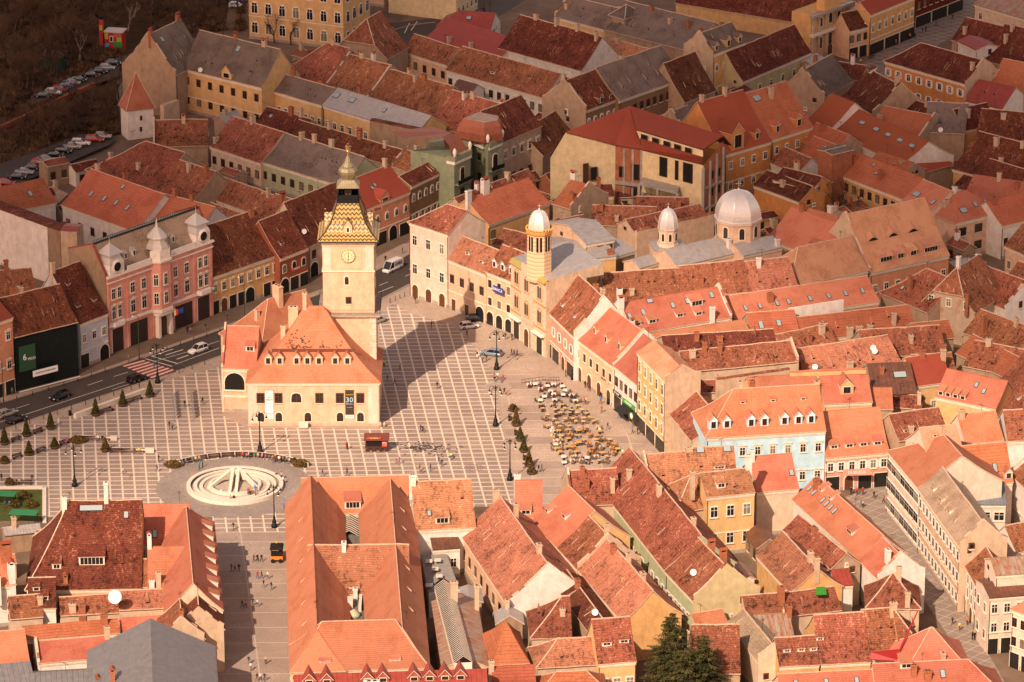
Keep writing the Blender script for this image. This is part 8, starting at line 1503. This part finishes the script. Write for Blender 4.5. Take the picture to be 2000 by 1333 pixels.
for i in range(21):   # along the curved bench
    t = math.radians((131 - i * 2.4) if i < 7 else (88 - (i - 7) * 2.5)); R_ = 17.5; x, y = FC.x + R_ * math.cos(t), FC.y - 2 + R_ * math.sin(t); s_ = rnd.choice((1, 1, .8)); person(i, 7, rnd.choice(('black', 'white', 'grey', 'blue', 'red', 'green', 'pink', 'navy', 'yellow', 'beige')), 'sit', 'on the left part of the curved bench' if i < 7 else 'on the right part of the curved bench', loc=(x, y, .0), rz_=t - math.pi / 2, s=s_)
# ---------------------------------------------------------------- cafe
def tablemesh(w_, d_, col, cloth):
    b = MB(); m_ = plain('table_%d_%d' % (int(col[0] * 100), int(col[1] * 100)), col, .5)
    if cloth: b.box(-w_/2, -d_/2, .45, w_/2, d_/2, .76, m_, .04)
    else: b.box(-w_/2, -d_/2, .71, w_/2, d_/2, .76, m_)
    b.cbox(0, 0, 0, .71, .08, .08, IRON); b.cbox(0, 0, 0, .04, .5, .5, IRON); return b.mesh('table')
def chairmesh(col, arms):
    b = MB(); m_ = plain('chair_%d' % int(col[0] * 1000), col, .7); b.box(-.24, -.24, .40, .24, .24, .46, m_); b.box(-.24, .20, .46, .24, .25, .92, m_)
    for x in (-.22, .22):
        for y in (-.22, .22): b.cbox(x, y, 0, .42, .045, .045, m_)
        if arms: b.box(x - .03, -.2, .62, x + .03, .24, .66, m_)
    return b.mesh('chair')
TC = {'w': tablemesh(1.0, .75, (.66, .62, .57), 1), 'y': tablemesh(1.0, .95, (.52, .34, .12), 0), 'o': tablemesh(1.0, .95, (.56, .25, .09), 0), 'l': tablemesh(1.0, .95, (.50, .42, .18), 0), 's': tablemesh(.7, .7, (.60, .42, .18), 0), 'b': tablemesh(.8, .8, (.14, .06, .03), 0)}
CHM = {'d': chairmesh((.05, .030, .022), 1), 'm': chairmesh((.20, .11, .055), 1), 'y': chairmesh((.55, .38, .10), 0)}
ed = [(755,1022,1106),(775,1034,1122),(790,1046,1132),(815,1058,1155),(845,1066,1180),(875,1078,1212),(905,1094,1232)]
def edge(v, k):
    for a, c in zip(ed, ed[1:]):
        if a[0] <= v <= c[0]: return a[k] + (c[k] - a[k]) * (v - a[0]) / (c[0] - a[0])
    return ed[-1][k]
NC = 0; NT_ = 0; v = 757.0; row = 0
cname = {'w': 'white-clothed', 'y': 'yellow-topped', 'o': 'orange-topped', 'l': 'olive-topped', 's': 'small tan-topped', 'b': 'brown-topped'}
while v < 908:
    x0, x1 = edge(v, 1), edge(v, 2); n = max(3, int((x1 - x0) / (15.5 if v > 840 else 16))); aisle = .0
    for i in range(n):
        u = x0 + (x1 - x0) * (i + .5) / n + rnd.uniform(-4, 4)
        if rnd.random() < .07: continue
        k = 'w' if v < 788 else ('s' if v < 843 else rnd.choice('yyol' if v < 893 else 'bsw'))
        if 843 < v < 880 and i < 1: k = 'w'
        p = G(u, v + rnd.uniform(-2.4, 2.4)); a_ = rnd.uniform(-.3, .3) + .05; zone = 'top' if v < 788 else 'middle' if v < 843 else 'lower'
        tb = new('cafe_table', TC[k], None, p, a_); tag(tb, f'{cname[k]} cafe table in the {zone} part of the outdoor cafe', 'table', f'cafe tables, {cname[k]}, {zone} part'); NT_ += 1
        sp = .95 if k != 's' else .7
        for q in ((0, -1), (0, 1), (-1, 0), (1, 0)):
            if NC >= 298 or rnd.random() < (.60 if v > 790 else .42): continue
            an = a_ + math.atan2(q[1], q[0]) - math.pi / 2 + rnd.uniform(-.2, .2); cc_ = 'd' if v < 815 else ('y' if (843 < v < 880 and i < 1) else 'm'); cp_ = (p.x + q[0] * sp, p.y + q[1] * (sp - .12), 0)
            ch2 = new('cafe_chair', CHM[cc_], None, cp_, an); nm = {'d': 'dark', 'm': 'brown', 'y': 'yellow'}[cc_]; tag(ch2, f'{nm} cafe chair in the {zone} part of the outdoor cafe', 'chair', f'{nm} cafe chairs, {zone} part'); NC += 1
            if rnd.random() < (.20 if v < 785 else .04 if v < 843 else .6): person(int(u * 3), int(v * 5 + q[0] + 2 * q[1]), rnd.choice(('black', 'black', 'navy', 'red', 'white', 'grey', 'brown', 'purple', 'beige', 'blue', 'orange')), 'sit', f'at the {zone} cafe tables', loc=(cp_[0], cp_[1], .0), rz_=an)
    v += 8.4 if v > 790 else 10; row += 1
b = MB(); P = [G(1019,750), G(1060,745), G(1092,746)]
for a, c in zip(P, P[1:]):
    for z in (.3, .95): b.bar((a.x, a.y, z), (c.x, c.y, z), .04, IRON)
    for i in range(7): q = a + (c - a) * i / 6; b.bar((q.x, q.y, 0), (q.x, q.y, 1.0), .04, IRON)
tag(b.obj('railing'), 'dark low railing at the upper end of the cafe', 'railing')
for lb, os_ in PC.items():
    if len(os_) > 1:
        for o in os_: o['group'] = lb
# pigeons
b = MB(); pg = M('pigeon_grey', (.055, .05, .055), .7); b.lathe([(.02, -.17), (.07, -.08), (.085, .02), (.05, .12), (.02, .16)], 6, pg); me = b.mesh('pigeon'); 
pb = MB()
for vv in range(len(b.v)): x, y, z = b.v[vv]; b.v[vv] = (x, z, y * .8 + .12 + max(0, z) * .5)
b.lathe([(.02, .26), (.045, .29), (.02, .34)], 6, pg, cy=.17); b.poly([(-.05, -.15, .1), (.05, -.15, .1), (.04, -.3, .09), (-.04, -.3, .09)], pg); b.bar((.03, .02, 0), (.03, .02, .08), .01, pg); b.bar((-.03, .02, 0), (-.03, .02, .08), .01, pg); pme = b.mesh('pigeon')
for i in range(120):
    u = rnd.gauss(828, 22) if i < 90 else rnd.uniform(790, 905); v = rnd.gauss(877, 4.5) if i < 90 else rnd.uniform(865, 895); o = new('pigeon', pme, None, at(u, v), rnd.uniform(0, 6)); o.scale = (1.25,) * 3; tag(o, 'grey pigeon feeding on the square right of the snack cart', 'pigeon', 'pigeons feeding on the square')
mi = hall.matrix_world if False else None
bpy.context.view_layer.update()
for i in range(62):
    xf = rnd.gauss(.33, .09) if i < 42 else rnd.uniform(.3, .75); tt = .5 + abs(rnd.gauss(0, .09)) if i < 50 else .52
    xf = max(.2, min(.8, xf)); tt = min(.75, tt); Lh = (G(744,749,hH) - G(479,749,hH)).length; p = hall.matrix_world @ Vector((xf * Lh, hallW * tt, hallZ(tt) + .12)); 
    if xf < .5 * tt: continue
    o = new('pigeon', pme, None, p, rnd.uniform(0, 6)); o.scale = (1.25,) * 3; tag(o, 'grey pigeon perched on the town hall roof', 'pigeon', 'pigeons on the town hall roof')
# ---------------------------------------------------------------- low outbuildings and yards between the houses
def inpoly(p, P):
    c = False; j = len(P) - 1
    for i in range(len(P)):
        if (P[i][1] > p[1]) != (P[j][1] > p[1]) and p[0] < (P[j][0] - P[i][0]) * (p[1] - P[i][1]) / (P[j][1] - P[i][1]) + P[i][0]: c = not c
        j = i
    return c
EXC = [[tuple(G(*q)[:2]) for q in P] for P in (
 [(-60,770),(125,735),(250,690),(430,630),(640,548),(740,480),(800,445),(875,470),(1010,620),(1110,680),(1250,820),(1330,900),(1290,985),(1100,990),(830,990),(560,1010),(560,1400),(400,1400),(410,1010),(-60,1060)],
 [(1600,940),(1760,900),(1940,1200),(2060,1420),(1940,1440),(1820,1240),(1600,1010)], [(1640,130),(1720,180),(2000,20),(1890,-60)], [(735,40),(900,20),(970,70),(800,110)],
 [(-80,372),(210,290),(250,262),(232,120),(480,70),(480,-100),(-80,-100)], [(556,960),(850,930),(880,1340),(560,1340)], [(815,1075),(885,1075),(905,1160),(830,1165)], [(930,60),(1060,-20),(1010,-60),(880,30)], [(1195,270),(1420,255),(1430,430),(1195,390)])]
fr_ = random.Random(5); X0, X1 = G(-60, 700).x * 1.25, G(2060, 700).x * 1.25; KEEP = {5,8,9,11,12,13,14,18,19,21,22,23,26,27,44,51,54,60,79,84,94,95,104,105,106,121,126,127,129,140,142,144,147,148,153,156,159,161,169,171,175,177,178,179,181,189,190,195,196,197,201,203,204,205,208,216,217,222,223,224,225,229,230,231,245,246,247,249,255,257,261,264,265,266,273,276,279,288,290,295,296,309,310,321,326,327,342,343,349,350,355,356,364,366,367,368,369,374,379,380,381,385,386,392,393,397,398,402,406}; NF = 0; FILL = []; yy = G(1000, 1370).y
KN = {'old': 'mottled brown', 'dark': 'dark brown', 'rib': 'orange ribbed', 'brown': 'brown sheet', 'rust': 'rusty tin', 'zinc': 'grey zinc', 'oldl': 'pale orange'}
while yy < G(1000, 70).y:
    xx = X0
    while xx < X1:
        px, py = xx + fr_.uniform(-1.5, 1.5), yy + fr_.uniform(-1.5, 1.5); xx += 6.6
        near = min(FP, key=lambda f: (f[0] + f[2] * f[4] / 2 - f[3] * f[5] / 2 - px) ** 2 + (f[1] + f[3] * f[4] / 2 + f[2] * f[5] / 2 - py) ** 2); dx, dy = near[2], near[3]
        if fr_.random() < .35: dx, dy = dy, -dx
        if dx < 0: dx, dy = -dx, -dy
        L, W2 = fr_.uniform(4.5, 7.5), fr_.uniform(3.6, 5.4); cs_ = [(px + dx * L * a - dy * W2 * b_, py + dy * L * a + dx * W2 * b_) for a in (0, .5, 1) for b_ in (0, .5, 1)]
        if any(inpoly(c, E_) for c in cs_ for E_ in EXC): continue
        u_, v_3 = PX((px, py, 0))
        if not (-30 < u_ < 2030 and 60 < v_3 < 1380) or (u_ < 340 and v_3 < 345 and False): continue
        hit = 0
        for (fx, fy, ax, ay, fl, fw) in FP:
            for c in cs_:
                rx, ry = c[0] - fx, c[1] - fy; lx, ly = rx * ax + ry * ay, -rx * ay + ry * ax
                if -.2 < lx < fl + .2 and -.2 < ly < fw + .2: hit += 1
            if hit > 2: break
        if hit > 2: continue
        k = fr_.choice(('old', 'old', 'dark', 'dark', 'rib', 'brown', 'rust', 'zinc', 'oldl')); hh = fr_.uniform(3.2, 5.4); dark = v_3 < 560
        if dark and k in ('oldl', 'rib'): k = 'dark'
        e1_ = PX((px, py, hh)); e2_ = PX((px + dx * L, py + dy * L, hh)); zn = ('upper' if v_3 < 450 else 'middle' if v_3 < 900 else 'lower') + (' left' if u_ < 900 else ' right' if u_ > 1500 else ' central')
        NF += 1
        if NF not in KEEP or (u_ < 345 and v_3 < 345): continue
        r_ = house('low outbuilding %d' % NF, e1_, e2_, None, k, fr_.choice(('tan', 'dtan', 'oatm', 'ochre', 'white', 'brick')), h=hh, s=fr_.choice((18, 26, 34)), hw=W2 / 2, corn=False, ch=[(.3, .9)] if fr_.random() < .3 else [], w=(1, 2, 'n') if fr_.random() < .5 else None, vents=0, name='outbuilding', cat='outbuilding')[0]
        FILL.append((r_, L, W2, hh, NF)); r_['label'] = f'low {KN[k]} roofed outbuilding in a courtyard of the {zn} old town'; r_['group'] = f'{KN[k]} courtyard outbuildings, {zn}'
    yy += 6.4
# ---------------------------------------------------------------- world, sun
w = bpy.data.worlds.new('World'); sc.world = w; w.use_nodes = True
nt = w.node_tree; bg = nt.nodes['Background']; sky = nt.nodes.new('ShaderNodeTexSky'); sky.sky_type = 'NISHITA'; sky.sun_disc = False
EL = R(39.5); AZ = math.atan2(47, 96)   # shadows fall away from the camera, to its right
sd = Vector((-math.sin(AZ) * math.cos(EL), -math.cos(AZ) * math.cos(EL), math.sin(EL)))   # towards the sun
sky.sun_elevation = EL; sky.sun_rotation = math.atan2(sd.x, sd.y)
mx = nt.nodes.new('ShaderNodeMix'); mx.data_type = 'RGBA'; mx.blend_type = 'MULTIPLY'; mx.inputs[0].default_value = 1; mx.inputs[7].default_value = (1.15, .66, .44, 1)
nt.links.new(sky.outputs[0], mx.inputs[6]); nt.links.new(mx.outputs[2], bg.inputs[0]); bg.inputs[1].default_value = .15
sl = bpy.data.lights.new('sun', 'SUN'); sl.energy = 3.7; sl.angle = R(.5); sl.color = (1, .775, .585)
so = bpy.data.objects.new('sun', sl); sc.collection.objects.link(so); so.rotation_euler = (-sd).to_track_quat('-Z', 'Y').to_euler()
# unseen clouds, added to darken the far town and its upper corners with soft shade
def shade_cloud(name, label, u, v, rx, ry, dens, alt, seed):
    g_ = G(u, v); p = g_ + sd * (alt / sd.z); b = MB(); rows = []
    for i in range(13):
        t = math.pi * i / 12; rows.append([(math.sin(t) * math.cos(a), math.sin(t) * math.sin(a), math.cos(t)) for a in [2 * math.pi * j / 24 for j in range(25)]])
    t = NT(name + '_vapour'); tc = t.nd('ShaderNodeTexCoord'); ob = tc.outputs['Object']; sx = t.nd('ShaderNodeSeparateXYZ'); t.l.new(ob, sx.inputs[0])
    r2 = t.math('ADD', t.math('POWER', sx.outputs[0], 2.0), t.math('POWER', sx.outputs[1], 2.0)); nz = t.noise(ob, 1.6, 5, .6)
    f = t.math('MULTIPLY', t.ramp(t.math('ADD', t.math('SUBTRACT', 1.0, r2), t.math('MULTIPLY', t.math('SUBTRACT', nz, .5), .9)), [(.08, 0), (.85, 1)]), dens)
    t.b.inputs['Base Color'].default_value = (.9, .9, .9, 1); tr = t.nd('ShaderNodeBsdfTransparent'); ms = t.nd('ShaderNodeMixShader', {0: f}); t.l.new(tr.outputs[0], ms.inputs[1]); t.l.new(t.b.outputs[0], ms.inputs[2]); t.l.new(ms.outputs[0], t.n['Material Output'].inputs['Surface'])
    b.grid(rows, t.m, True); o = b.obj(name, None, p); o.scale = (rx, ry, 22); tag(o, label, 'shade_cloud', kind='structure')
shade_cloud('shade_cloud', 'cloud added out of view to darken the upper right of the town', 1990, 90, 120, 300, .90, 700, 1)
shade_cloud('shade_cloud', 'cloud added out of view to darken the park and the upper left of the town', -20, 230, 115, 300, .90, 760, 2)
shade_cloud('shade_cloud', 'thin cloud added out of view to dim the far middle of the town', 1000, -60, 200, 290, .74, 820, 3)
vs = sc.view_settings; vs.view_transform = 'Standard'; vs.look = 'None'; vs.exposure = .80; vs.gamma = 1
sc.cycles.max_bounces = 5; sc.cycles.diffuse_bounces = 2; sc.cycles.transparent_max_bounces = 8
if WARN: print('WARN', len(WARN)); [print(x) for x in WARN]
